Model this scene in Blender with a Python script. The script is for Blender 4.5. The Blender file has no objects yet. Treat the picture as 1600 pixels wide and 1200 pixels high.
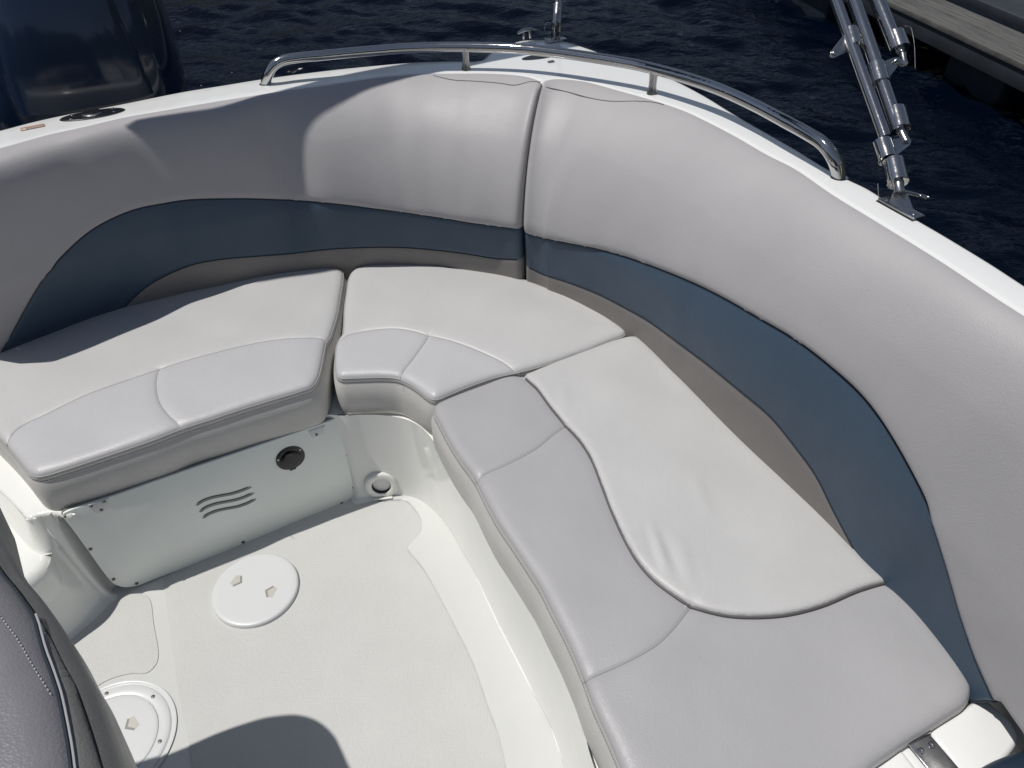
import bpy, bmesh, math, json, random
import numpy as np
from mathutils import Vector, Matrix
from mathutils.geometry import delaunay_2d_cdt
random.seed(4)
S = bpy.context.scene
col = S.collection
R = math.radians

# ------------------------------------------------------------------ camera, sky, sun, exposure
cd = bpy.data.cameras.new('camera'); cam = bpy.data.objects.new('camera', cd); col.objects.link(cam); S.camera = cam
cd.sensor_fit = 'HORIZONTAL'; cd.sensor_width = 36; cd.lens = 36*1202/1600
cd.clip_start = .02; cd.clip_end = 3000
cam.matrix_world = Matrix.Translation((0, 0, 1.65)) @ Matrix.Rotation(R(48), 4, 'X') @ Matrix.Rotation(R(-1.5), 4, 'Z')
SUN_DIR = Vector((.405, .0, -1)).normalized()            # the way the light travels
elev = math.asin(-SUN_DIR.z); az = math.atan2(-SUN_DIR.x, -SUN_DIR.y)
W = bpy.data.worlds.new('World'); S.world = W; W.use_nodes = True
nt = W.node_tree; bg = nt.nodes['Background']
sk = nt.nodes.new('ShaderNodeTexSky'); sk.sky_type = 'NISHITA'; sk.sun_disc = False
sk.sun_elevation = elev; sk.sun_rotation = az; sk.air_density = 1.0; sk.dust_density = .3; sk.ozone_density = 1.6
hs = nt.nodes.new('ShaderNodeHueSaturation'); hs.inputs['Saturation'].default_value = .72
nt.links.new(sk.outputs[0], hs.inputs['Color']); nt.links.new(hs.outputs[0], bg.inputs[0]); bg.inputs[1].default_value = .066
sd = bpy.data.lights.new('sun', 'SUN'); sun = bpy.data.objects.new('sun', sd); col.objects.link(sun)
sd.energy = 3.6; sd.angle = R(.6); sd.color = (1, .965, .91)
sun.rotation_euler = SUN_DIR.to_track_quat('-Z', 'Y').to_euler(); sun.location = (-2, 0, 5)
S.view_settings.view_transform = 'Standard'; S.view_settings.look = 'None'; S.view_settings.gamma = 1
S.view_settings.exposure = -.1
S.cycles.max_bounces = 8; S.cycles.use_denoising = True

# ------------------------------------------------------------------ measured curves, in metres
D = {}
D['aft'] = [[-1.1715,1.2418],[-1.1656,1.2365],[-1.1596,1.2312],[-1.1537,1.2258],[-1.1478,1.2205],[-1.1419,1.2151],[-1.136,1.2097],[-1.1302,1.2042],[-1.1243,1.1988],[-1.1185,1.1933],[-1.1127,1.1878],[-1.107,1.1822],[-1.1013,1.1766],[-1.0957,1.1709],[-1.0901,1.1652],[-1.0844,1.1596],[-1.0787,1.154],[-1.073,1.1485],[-1.0673,1.1428],[-1.0616,1.1372],[-1.0556,1.132],[-1.049,1.1276],[-1.0418,1.1241],[-1.0341,1.1218],[-1.0262,1.1218],[-1.0185,1.124],[-1.011,1.1267],[-1.0036,1.1296],[-0.9962,1.1328],[-0.9889,1.1361],[-0.9817,1.1395],[-0.9745,1.1429],[-0.9673,1.1463],[-0.9601,1.1499],[-0.953,1.1535],[-0.9459,1.1571],[-0.9387,1.1607],[-0.9316,1.1643],[-0.9245,1.1679],[-0.9173,1.1715],[-0.9102,1.175],[-0.903,1.1786],[-0.8959,1.1821],[-0.8887,1.1857],[-0.8816,1.1893],[-0.8745,1.1929],[-0.8673,1.1965],[-0.8602,1.2001],[-0.8531,1.2037],[-0.846,1.2074],[-0.8389,1.211],[-0.8318,1.2147],[-0.8247,1.2185],[-0.8177,1.2223],[-0.8108,1.2263],[-0.8039,1.2304],[-0.7972,1.2346],[-0.7904,1.2389],[-0.7837,1.2432],[-0.7769,1.2474],[-0.7701,1.2516],[-0.7632,1.2556],[-0.7561,1.2594],[-0.749,1.263],[-0.7419,1.2665],[-0.7346,1.27],[-0.7274,1.2733],[-0.7201,1.2767],[-0.7129,1.28],[-0.7057,1.2834],[-0.6985,1.2869],[-0.6914,1.2905],[-0.6842,1.2941],[-0.6771,1.2977],[-0.67,1.3014],[-0.6629,1.305],[-0.6557,1.3086],[-0.6486,1.3121],[-0.6414,1.3156],[-0.6342,1.319],[-0.6269,1.3224],[-0.6197,1.3258],[-0.6124,1.3291],[-0.6051,1.3324],[-0.5979,1.3357],[-0.5906,1.339],[-0.5833,1.3423],[-0.576,1.3456],[-0.5688,1.3489],[-0.5615,1.3521],[-0.5541,1.3553],[-0.5468,1.3585],[-0.5395,1.3617],[-0.5322,1.365],[-0.5249,1.3683],[-0.5177,1.3717],[-0.5106,1.3753],[-0.5034,1.3788],[-0.4962,1.3823],[-0.4895,1.3866],[-0.4843,1.3926],[-0.4809,1.3998],[-0.4787,1.4075],[-0.4772,1.4153],[-0.4759,1.4232],[-0.4753,1.4312],[-0.4752,1.4391],[-0.4752,1.4471],[-0.4753,1.4551],[-0.4754,1.4631],[-0.4756,1.4711],[-0.4759,1.4791],[-0.4762,1.4871],[-0.4766,1.495],[-0.477,1.503],[-0.4773,1.511],[-0.4776,1.519],[-0.4779,1.527],[-0.4783,1.5349],[-0.4786,1.5429],[-0.4786,1.5509],[-0.4779,1.5589],[-0.4758,1.5666],[-0.4733,1.5741],[-0.4718,1.582],[-0.471,1.5899],[-0.4705,1.5979],[-0.4702,1.6059],[-0.4699,1.6139],[-0.4696,1.6218],[-0.4692,1.6298],[-0.4689,1.6378],[-0.4686,1.6458],[-0.4683,1.6538],[-0.4681,1.6618],[-0.4681,1.6697],[-0.4681,1.6777],[-0.4682,1.6857],[-0.4684,1.6937],[-0.4687,1.7017],[-0.4691,1.7097],[-0.4694,1.7176],[-0.4698,1.7256],[-0.4702,1.7336],[-0.4707,1.7416],[-0.4711,1.7496],[-0.4716,1.7575],[-0.472,1.7655],[-0.4725,1.7735],[-0.4729,1.7815],[-0.4734,1.7894],[-0.4738,1.7974],[-0.4741,1.8054],[-0.4745,1.8134],[-0.4748,1.8214],[-0.4752,1.8293],[-0.4758,1.8373],[-0.4764,1.8453],[-0.4773,1.8532],[-0.4783,1.8611],[-0.4792,1.8691],[-0.4807,1.8769],[-0.4835,1.8844],[-0.488,1.891],[-0.4938,1.8964],[-0.5006,1.9006],[-0.5081,1.9033],[-0.516,1.9046],[-0.5239,1.9053],[-0.5319,1.9057],[-0.5399,1.906],[-0.5479,1.906],[-0.5559,1.9057],[-0.5638,1.9053],[-0.5718,1.9048],[-0.5798,1.9042],[-0.5877,1.9035],[-0.5957,1.9028],[-0.6036,1.9019],[-0.6116,1.9011],[-0.6195,1.9001],[-0.6274,1.8991],[-0.6353,1.898],[-0.6432,1.8968],[-0.6511,1.8955],[-0.659,1.894],[-0.6668,1.8925],[-0.6746,1.8907],[-0.6823,1.8887],[-0.69,1.8865],[-0.6977,1.8842],[-0.7053,1.8819],[-0.7129,1.8795],[-0.7205,1.8771],[-0.7281,1.8746],[-0.7357,1.872],[-0.7432,1.8694],[-0.7508,1.8668],[-0.7583,1.8642],[-0.7659,1.8615],[-0.7734,1.8588],[-0.7809,1.8561],[-0.7884,1.8534],[-0.7959,1.8507],[-0.8034,1.8479],[-0.8109,1.8451],[-0.8184,1.8423],[-0.8259,1.8395],[-0.8333,1.8367],[-0.8408,1.8338],[-0.8482,1.8309],[-0.8557,1.828],[-0.8631,1.8251],[-0.8705,1.8222],[-0.878,1.8192],[-0.8854,1.8163],[-0.8928,1.8133],[-0.9002,1.8104],[-0.9077,1.8075],[-0.9151,1.8045],[-0.9226,1.8016],[-0.93,1.7987],[-0.9374,1.7958],[-0.9449,1.7929],[-0.9523,1.79],[-0.9598,1.7871],[-0.9672,1.7842],[-0.9746,1.7812],[-0.982,1.7783],[-0.9894,1.7753],[-0.9969,1.7723],[-1.0042,1.7692],[-1.0116,1.7662],[-1.019,1.7631],[-1.0263,1.76],[-1.0337,1.7568],[-1.041,1.7535],[-1.0482,1.7502],[-1.0555,1.7468],[-1.0627,1.7435],[-1.0699,1.7401],[-1.0771,1.7366],[-1.0843,1.7331],[-1.0915,1.7295],[-1.0985,1.7258],[-1.1055,1.722],[-1.1125,1.718],[-1.1194,1.714],[-1.1261,1.7098],[-1.1328,1.7054],[-1.1395,1.7009],[-1.146,1.6963],[-1.1524,1.6915],[-1.1587,1.6866],[-1.165,1.6817],[-1.1712,1.6767],[-1.1773,1.6716],[-1.1835,1.6665],[-1.1896,1.6614],[-1.1957,1.6562],[-1.2019,1.6511],[-1.208,1.646],[-1.2141,1.6409],[-1.2203,1.6358],[-1.2266,1.6308],[-1.2329,1.6259],[-1.2392,1.621],[-1.2455,1.6162],[-1.2519,1.6113],[-1.2583,1.6065],[-1.2647,1.6017],[-1.2711,1.5969],[-1.2774,1.5921],[-1.2838,1.5873],[-1.2901,1.5825],[-1.2964,1.5776],[-1.3027,1.5726],[-1.3089,1.5676],[-1.3151,1.5625],[-1.3211,1.5573],[-1.3272,1.552],[-1.3332,1.5468],[-1.3392,1.5415],[-1.3451,1.5362],[-1.351,1.5307],[-1.3568,1.5252],[-1.3624,1.5195],[-1.3678,1.5136],[-1.3729,1.5075],[-1.3775,1.501],[-1.382,1.4944],[-1.3862,1.4876],[-1.3899,1.4805],[-1.3928,1.4731],[-1.3943,1.4653],[-1.3938,1.4573],[-1.3912,1.4498],[-1.3874,1.4428],[-1.3828,1.4363],[-1.3778,1.43],[-1.3728,1.4238],[-1.3678,1.4176],[-1.3626,1.4115],[-1.3572,1.4056],[-1.3516,1.3999],[-1.3459,1.3943],[-1.3401,1.3888],[-1.3343,1.3834],[-1.3284,1.378],[-1.3224,1.3726],[-1.3165,1.3673],[-1.3106,1.3619],[-1.3047,1.3566],[-1.2987,1.3512],[-1.2928,1.3458],[-1.2868,1.3406],[-1.2808,1.3353],[-1.2748,1.33],[-1.2687,1.3248],[-1.2627,1.3196],[-1.2566,1.3144],[-1.2505,1.3093],[-1.2444,1.3041],[-1.2383,1.2989],[-1.2322,1.2938],[-1.2261,1.2886],[-1.22,1.2835],[-1.2139,1.2783],[-1.2078,1.2731],[-1.2017,1.268],[-1.1957,1.2628],[-1.1896,1.2576],[-1.1836,1.2524],[-1.1775,1.2471]]
D['aft_s1'] = [[-0.4667,1.5593],[-0.4724,1.5612],[-0.478,1.5631],[-0.4837,1.5651],[-0.4894,1.5668],[-0.4953,1.5682],[-0.5012,1.5688],[-0.5072,1.5688],[-0.5132,1.5683],[-0.5191,1.5677],[-0.5251,1.5671],[-0.5311,1.5668],[-0.5371,1.5665],[-0.543,1.5662],[-0.549,1.5659],[-0.555,1.5656],[-0.561,1.5652],[-0.567,1.5647],[-0.5729,1.5641],[-0.5789,1.5633],[-0.5848,1.5626],[-0.5907,1.5617],[-0.5967,1.5608],[-0.6026,1.5599],[-0.6085,1.5589],[-0.6144,1.5578],[-0.6202,1.5566],[-0.6261,1.5554],[-0.6319,1.554],[-0.6378,1.5526],[-0.6435,1.551],[-0.6493,1.5493],[-0.655,1.5476],[-0.6607,1.5457],[-0.6664,1.5438],[-0.6721,1.5419],[-0.6777,1.5399],[-0.6833,1.5378],[-0.689,1.5357],[-0.6946,1.5336],[-0.7002,1.5315],[-0.7057,1.5293],[-0.7113,1.527],[-0.7168,1.5247],[-0.7223,1.5223],[-0.7278,1.52],[-0.7333,1.5176],[-0.7388,1.5152],[-0.7443,1.5128],[-0.7498,1.5105],[-0.7553,1.5081],[-0.7608,1.5057],[-0.7663,1.5033],[-0.7718,1.501],[-0.7773,1.4986],[-0.7828,1.4961],[-0.7883,1.4937],[-0.7937,1.4913],[-0.7992,1.4888],[-0.8046,1.4863],[-0.8101,1.4838],[-0.8155,1.4813],[-0.8209,1.4788],[-0.8264,1.4762],[-0.8318,1.4736],[-0.8372,1.4711],[-0.8426,1.4685],[-0.848,1.4658],[-0.8533,1.4631],[-0.8587,1.4604],[-0.864,1.4577],[-0.8693,1.4549],[-0.8745,1.452],[-0.8798,1.4491],[-0.885,1.4462],[-0.8902,1.4432],[-0.8954,1.4402],[-0.9006,1.4372],[-0.9057,1.4342],[-0.9109,1.4311],[-0.916,1.428],[-0.9212,1.4249],[-0.9263,1.4218],[-0.9314,1.4187],[-0.9365,1.4156],[-0.9416,1.4124],[-0.9467,1.4092],[-0.9517,1.406],[-0.9568,1.4028],[-0.9619,1.3996],[-0.9669,1.3964],[-0.9719,1.3931],[-0.977,1.3899],[-0.982,1.3866],[-0.987,1.3833],[-0.9919,1.38],[-0.9969,1.3766],[-1.0018,1.3732],[-1.0067,1.3697],[-1.0116,1.3662],[-1.0164,1.3627],[-1.0212,1.3591],[-1.026,1.3555],[-1.0307,1.3518],[-1.0354,1.3481],[-1.0401,1.3444],[-1.0447,1.3406],[-1.0494,1.3368],[-1.054,1.3329],[-1.0586,1.3291],[-1.0632,1.3253],[-1.0678,1.3214],[-1.0724,1.3176],[-1.077,1.3138],[-1.0817,1.31],[-1.0863,1.3063],[-1.0911,1.3026],[-1.0959,1.2991],[-1.1008,1.2956],[-1.1056,1.2921],[-1.1105,1.2885],[-1.1152,1.2848],[-1.1197,1.2809],[-1.124,1.2767],[-1.1278,1.2721],[-1.1312,1.2671],[-1.134,1.2619],[-1.1365,1.2564],[-1.1386,1.2508],[-1.1403,1.2451],[-1.1415,1.2392],[-1.1424,1.2333],[-1.1432,1.2273],[-1.1439,1.2214],[-1.1448,1.2155]]
D['aft_s2'] = [[-0.8732,1.4523],[-0.8723,1.4464],[-0.8715,1.4405],[-0.8706,1.4346],[-0.8696,1.4287],[-0.8684,1.4229],[-0.867,1.4171],[-0.8654,1.4113],[-0.8638,1.4056],[-0.862,1.3999],[-0.8601,1.3942],[-0.8581,1.3886],[-0.856,1.3831],[-0.8538,1.3775],[-0.8515,1.372],[-0.8492,1.3665],[-0.8468,1.3611],[-0.8443,1.3556],[-0.8417,1.3503],[-0.839,1.345],[-0.8362,1.3397],[-0.8331,1.3346],[-0.8299,1.3296],[-0.8266,1.3247],[-0.823,1.3199],[-0.8193,1.3152],[-0.8156,1.3106],[-0.8117,1.306],[-0.8077,1.3016],[-0.8037,1.2971],[-0.7997,1.2928],[-0.7955,1.2885],[-0.7912,1.2844],[-0.7868,1.2804],[-0.7823,1.2765],[-0.7779,1.2725],[-0.7735,1.2684],[-0.7693,1.2642],[-0.7652,1.2599],[-0.7611,1.2555],[-0.7571,1.2511],[-0.7532,1.2467],[-0.7491,1.2423]]
D['cor'] = [[-0.4601,1.848],[-0.4604,1.84],[-0.4602,1.832],[-0.4598,1.8241],[-0.4592,1.8161],[-0.4586,1.8081],[-0.4579,1.8001],[-0.4573,1.7922],[-0.4568,1.7842],[-0.4564,1.7762],[-0.456,1.7682],[-0.4555,1.7602],[-0.455,1.7523],[-0.4546,1.7443],[-0.4541,1.7363],[-0.4535,1.7283],[-0.4529,1.7203],[-0.4523,1.7124],[-0.4515,1.7044],[-0.4507,1.6965],[-0.4498,1.6885],[-0.4488,1.6806],[-0.4478,1.6726],[-0.4468,1.6647],[-0.4458,1.6568],[-0.4449,1.6488],[-0.444,1.6409],[-0.4429,1.633],[-0.4418,1.625],[-0.4408,1.6171],[-0.4399,1.6092],[-0.4393,1.6012],[-0.4394,1.5932],[-0.4412,1.5854],[-0.4441,1.578],[-0.446,1.5702],[-0.4473,1.5623],[-0.4481,1.5544],[-0.4485,1.5464],[-0.4484,1.5384],[-0.448,1.5304],[-0.4474,1.5224],[-0.4466,1.5145],[-0.4457,1.5065],[-0.4448,1.4986],[-0.4437,1.4907],[-0.4425,1.4828],[-0.4412,1.4749],[-0.4397,1.467],[-0.4381,1.4592],[-0.4365,1.4514],[-0.4347,1.4436],[-0.4325,1.4359],[-0.429,1.4287],[-0.424,1.4225],[-0.4172,1.4185],[-0.4092,1.4179],[-0.4012,1.4183],[-0.3932,1.4183],[-0.3852,1.4184],[-0.3773,1.4185],[-0.3693,1.4186],[-0.3613,1.4187],[-0.3533,1.4188],[-0.3453,1.419],[-0.3373,1.4191],[-0.3293,1.4191],[-0.3213,1.4189],[-0.3133,1.4184],[-0.3053,1.4176],[-0.2974,1.4167],[-0.2895,1.4153],[-0.2819,1.4131],[-0.2745,1.41],[-0.2675,1.4061],[-0.2608,1.4017],[-0.2544,1.397],[-0.2481,1.3921],[-0.242,1.3869],[-0.2361,1.3814],[-0.2305,1.3758],[-0.225,1.37],[-0.2195,1.3641],[-0.2144,1.358],[-0.2093,1.3519],[-0.2039,1.3459],[-0.1982,1.3404],[-0.192,1.3353],[-0.1845,1.3327],[-0.1766,1.3336],[-0.1692,1.3365],[-0.1625,1.3408],[-0.1559,1.3454],[-0.1491,1.3496],[-0.1422,1.3537],[-0.1353,1.3577],[-0.1284,1.3617],[-0.1215,1.3657],[-0.1145,1.3697],[-0.1076,1.3736],[-0.1005,1.3774],[-0.0935,1.3812],[-0.0864,1.3848],[-0.0792,1.3884],[-0.072,1.3919],[-0.0648,1.3953],[-0.0575,1.3986],[-0.0502,1.4018],[-0.0428,1.4049],[-0.0353,1.4077],[-0.0278,1.4103],[-0.0201,1.4126],[-0.0124,1.4147],[-0.0047,1.4168],[0.003,1.4189],[0.0107,1.4213],[0.0183,1.4237],[0.0259,1.4262],[0.0334,1.4288],[0.041,1.4314],[0.0486,1.434],[0.0561,1.4367],[0.0636,1.4395],[0.071,1.4424],[0.0785,1.4453],[0.0859,1.4484],[0.0932,1.4515],[0.1005,1.4547],[0.1078,1.458],[0.1151,1.4614],[0.1223,1.4648],[0.1295,1.4682],[0.1367,1.4718],[0.1439,1.4753],[0.151,1.4789],[0.1581,1.4826],[0.1652,1.4862],[0.1723,1.4899],[0.1794,1.4936],[0.1865,1.4973],[0.1936,1.5011],[0.2006,1.5048],[0.2077,1.5086],[0.2147,1.5124],[0.2218,1.5162],[0.2288,1.52],[0.2358,1.5239],[0.2427,1.5278],[0.2497,1.5317],[0.2567,1.5356],[0.2637,1.5395],[0.2708,1.5432],[0.2779,1.5467],[0.285,1.5505],[0.2914,1.5553],[0.2967,1.5612],[0.2993,1.5687],[0.2977,1.5765],[0.2945,1.5838],[0.2907,1.5908],[0.2865,1.5976],[0.282,1.6042],[0.2774,1.6107],[0.2726,1.6172],[0.2679,1.6236],[0.2631,1.63],[0.2582,1.6363],[0.2532,1.6426],[0.2481,1.6488],[0.243,1.6549],[0.2378,1.6609],[0.2324,1.6669],[0.227,1.6728],[0.2216,1.6787],[0.2161,1.6844],[0.2105,1.6902],[0.2048,1.6958],[0.1991,1.7014],[0.1933,1.7069],[0.1874,1.7123],[0.1814,1.7176],[0.1753,1.7227],[0.1691,1.7278],[0.1629,1.7329],[0.1567,1.7378],[0.1504,1.7428],[0.144,1.7477],[0.1377,1.7525],[0.1312,1.7572],[0.1248,1.7619],[0.1182,1.7666],[0.1117,1.7712],[0.1052,1.7758],[0.0987,1.7804],[0.0922,1.7851],[0.0857,1.7898],[0.0793,1.7946],[0.0731,1.7997],[0.0672,1.8051],[0.0613,1.8105],[0.0554,1.8158],[0.049,1.8207],[0.0423,1.8249],[0.0351,1.8285],[0.0277,1.8316],[0.0202,1.8343],[0.0126,1.8368],[0.005,1.8391],[-0.0027,1.8414],[-0.0104,1.8437],[-0.018,1.8461],[-0.0256,1.8487],[-0.0331,1.8513],[-0.0407,1.8539],[-0.0483,1.8564],[-0.0558,1.859],[-0.0634,1.8616],[-0.071,1.8641],[-0.0785,1.8667],[-0.0861,1.8693],[-0.0937,1.8719],[-0.1012,1.8745],[-0.1087,1.8773],[-0.1162,1.88],[-0.1237,1.8828],[-0.1313,1.8855],[-0.1388,1.8881],[-0.1464,1.8906],[-0.154,1.893],[-0.1617,1.8952],[-0.1695,1.8973],[-0.1772,1.8993],[-0.185,1.9012],[-0.1928,1.9029],[-0.2006,1.9046],[-0.2084,1.9061],[-0.2163,1.9075],[-0.2242,1.9088],[-0.2321,1.91],[-0.24,1.9111],[-0.248,1.9121],[-0.2559,1.9129],[-0.2639,1.9137],[-0.2718,1.9143],[-0.2798,1.915],[-0.2878,1.9156],[-0.2958,1.9161],[-0.3037,1.9166],[-0.3117,1.9171],[-0.3197,1.9175],[-0.3277,1.918],[-0.3357,1.9184],[-0.3437,1.9188],[-0.3516,1.9193],[-0.3596,1.9198],[-0.3676,1.9202],[-0.3756,1.9204],[-0.3836,1.9203],[-0.3916,1.9196],[-0.3995,1.9185],[-0.4073,1.917],[-0.4151,1.9151],[-0.4226,1.9125],[-0.4298,1.909],[-0.4365,1.9046],[-0.4427,1.8995],[-0.4481,1.8936],[-0.4525,1.887],[-0.4556,1.8796],[-0.4576,1.8719],[-0.4587,1.864],[-0.4595,1.856]]
D['cor_s1'] = [[-0.4334,1.5685],[-0.4294,1.5729],[-0.4253,1.5774],[-0.4207,1.5811],[-0.4153,1.5837],[-0.4096,1.5856],[-0.4038,1.5871],[-0.398,1.5883],[-0.3921,1.5895],[-0.3862,1.5905],[-0.3803,1.5914],[-0.3743,1.5921],[-0.3684,1.5927],[-0.3624,1.5932],[-0.3564,1.5935],[-0.3505,1.5937],[-0.3445,1.5938],[-0.3385,1.5938],[-0.3325,1.5938],[-0.3265,1.5936],[-0.3205,1.5934],[-0.3146,1.593],[-0.3086,1.5925],[-0.3027,1.5919],[-0.2967,1.5911],[-0.2908,1.5901],[-0.285,1.5889],[-0.2791,1.5876],[-0.2734,1.586],[-0.2676,1.5843],[-0.2619,1.5824],[-0.2563,1.5805],[-0.2506,1.5785],[-0.2451,1.5763],[-0.2395,1.574],[-0.234,1.5716],[-0.2286,1.5691],[-0.2232,1.5666],[-0.2177,1.5641],[-0.2123,1.5616],[-0.2068,1.5592],[-0.2014,1.5567],[-0.1959,1.5543],[-0.1905,1.5518],[-0.185,1.5493],[-0.1796,1.5468],[-0.1742,1.5443],[-0.1688,1.5417],[-0.1633,1.5392],[-0.158,1.5366],[-0.1526,1.5339],[-0.1472,1.5312],[-0.1419,1.5285],[-0.1366,1.5257],[-0.1313,1.5229],[-0.1261,1.52],[-0.1209,1.5171],[-0.1156,1.5142],[-0.1105,1.5112],[-0.1053,1.5082],[-0.1001,1.5051],[-0.095,1.502],[-0.0899,1.4989],[-0.0848,1.4958],[-0.0797,1.4926],[-0.0747,1.4894],[-0.0696,1.4862],[-0.0646,1.4829],[-0.0596,1.4797],[-0.0546,1.4764],[-0.0497,1.473],[-0.0447,1.4696],[-0.0399,1.4661],[-0.0351,1.4625],[-0.0304,1.4588],[-0.0258,1.4549],[-0.0214,1.4509],[-0.0171,1.4467],[-0.0129,1.4425],[-0.0087,1.4382],[-0.0046,1.4339],[-0.0005,1.4295],[0.0035,1.4251],[0.0075,1.4206],[0.0115,1.4161],[0.0154,1.4116],[0.0194,1.4071]]
D['cor_s2'] = [[-0.2114,1.5645],[-0.2125,1.5586],[-0.2135,1.5526],[-0.215,1.5468],[-0.2168,1.541],[-0.2188,1.5354],[-0.2211,1.5298],[-0.2234,1.5242],[-0.2257,1.5186],[-0.228,1.5131],[-0.2304,1.5075],[-0.2328,1.502],[-0.2352,1.4964],[-0.2376,1.4909],[-0.2401,1.4854],[-0.2425,1.4799],[-0.245,1.4744],[-0.2475,1.4689],[-0.25,1.4634],[-0.2525,1.458],[-0.2552,1.4525],[-0.2579,1.4472],[-0.2606,1.4418],[-0.2631,1.4363],[-0.2655,1.4308],[-0.2677,1.4252],[-0.2698,1.4195],[-0.2717,1.4138],[-0.2735,1.408],[-0.2754,1.4023],[-0.2773,1.3966]]
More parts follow.
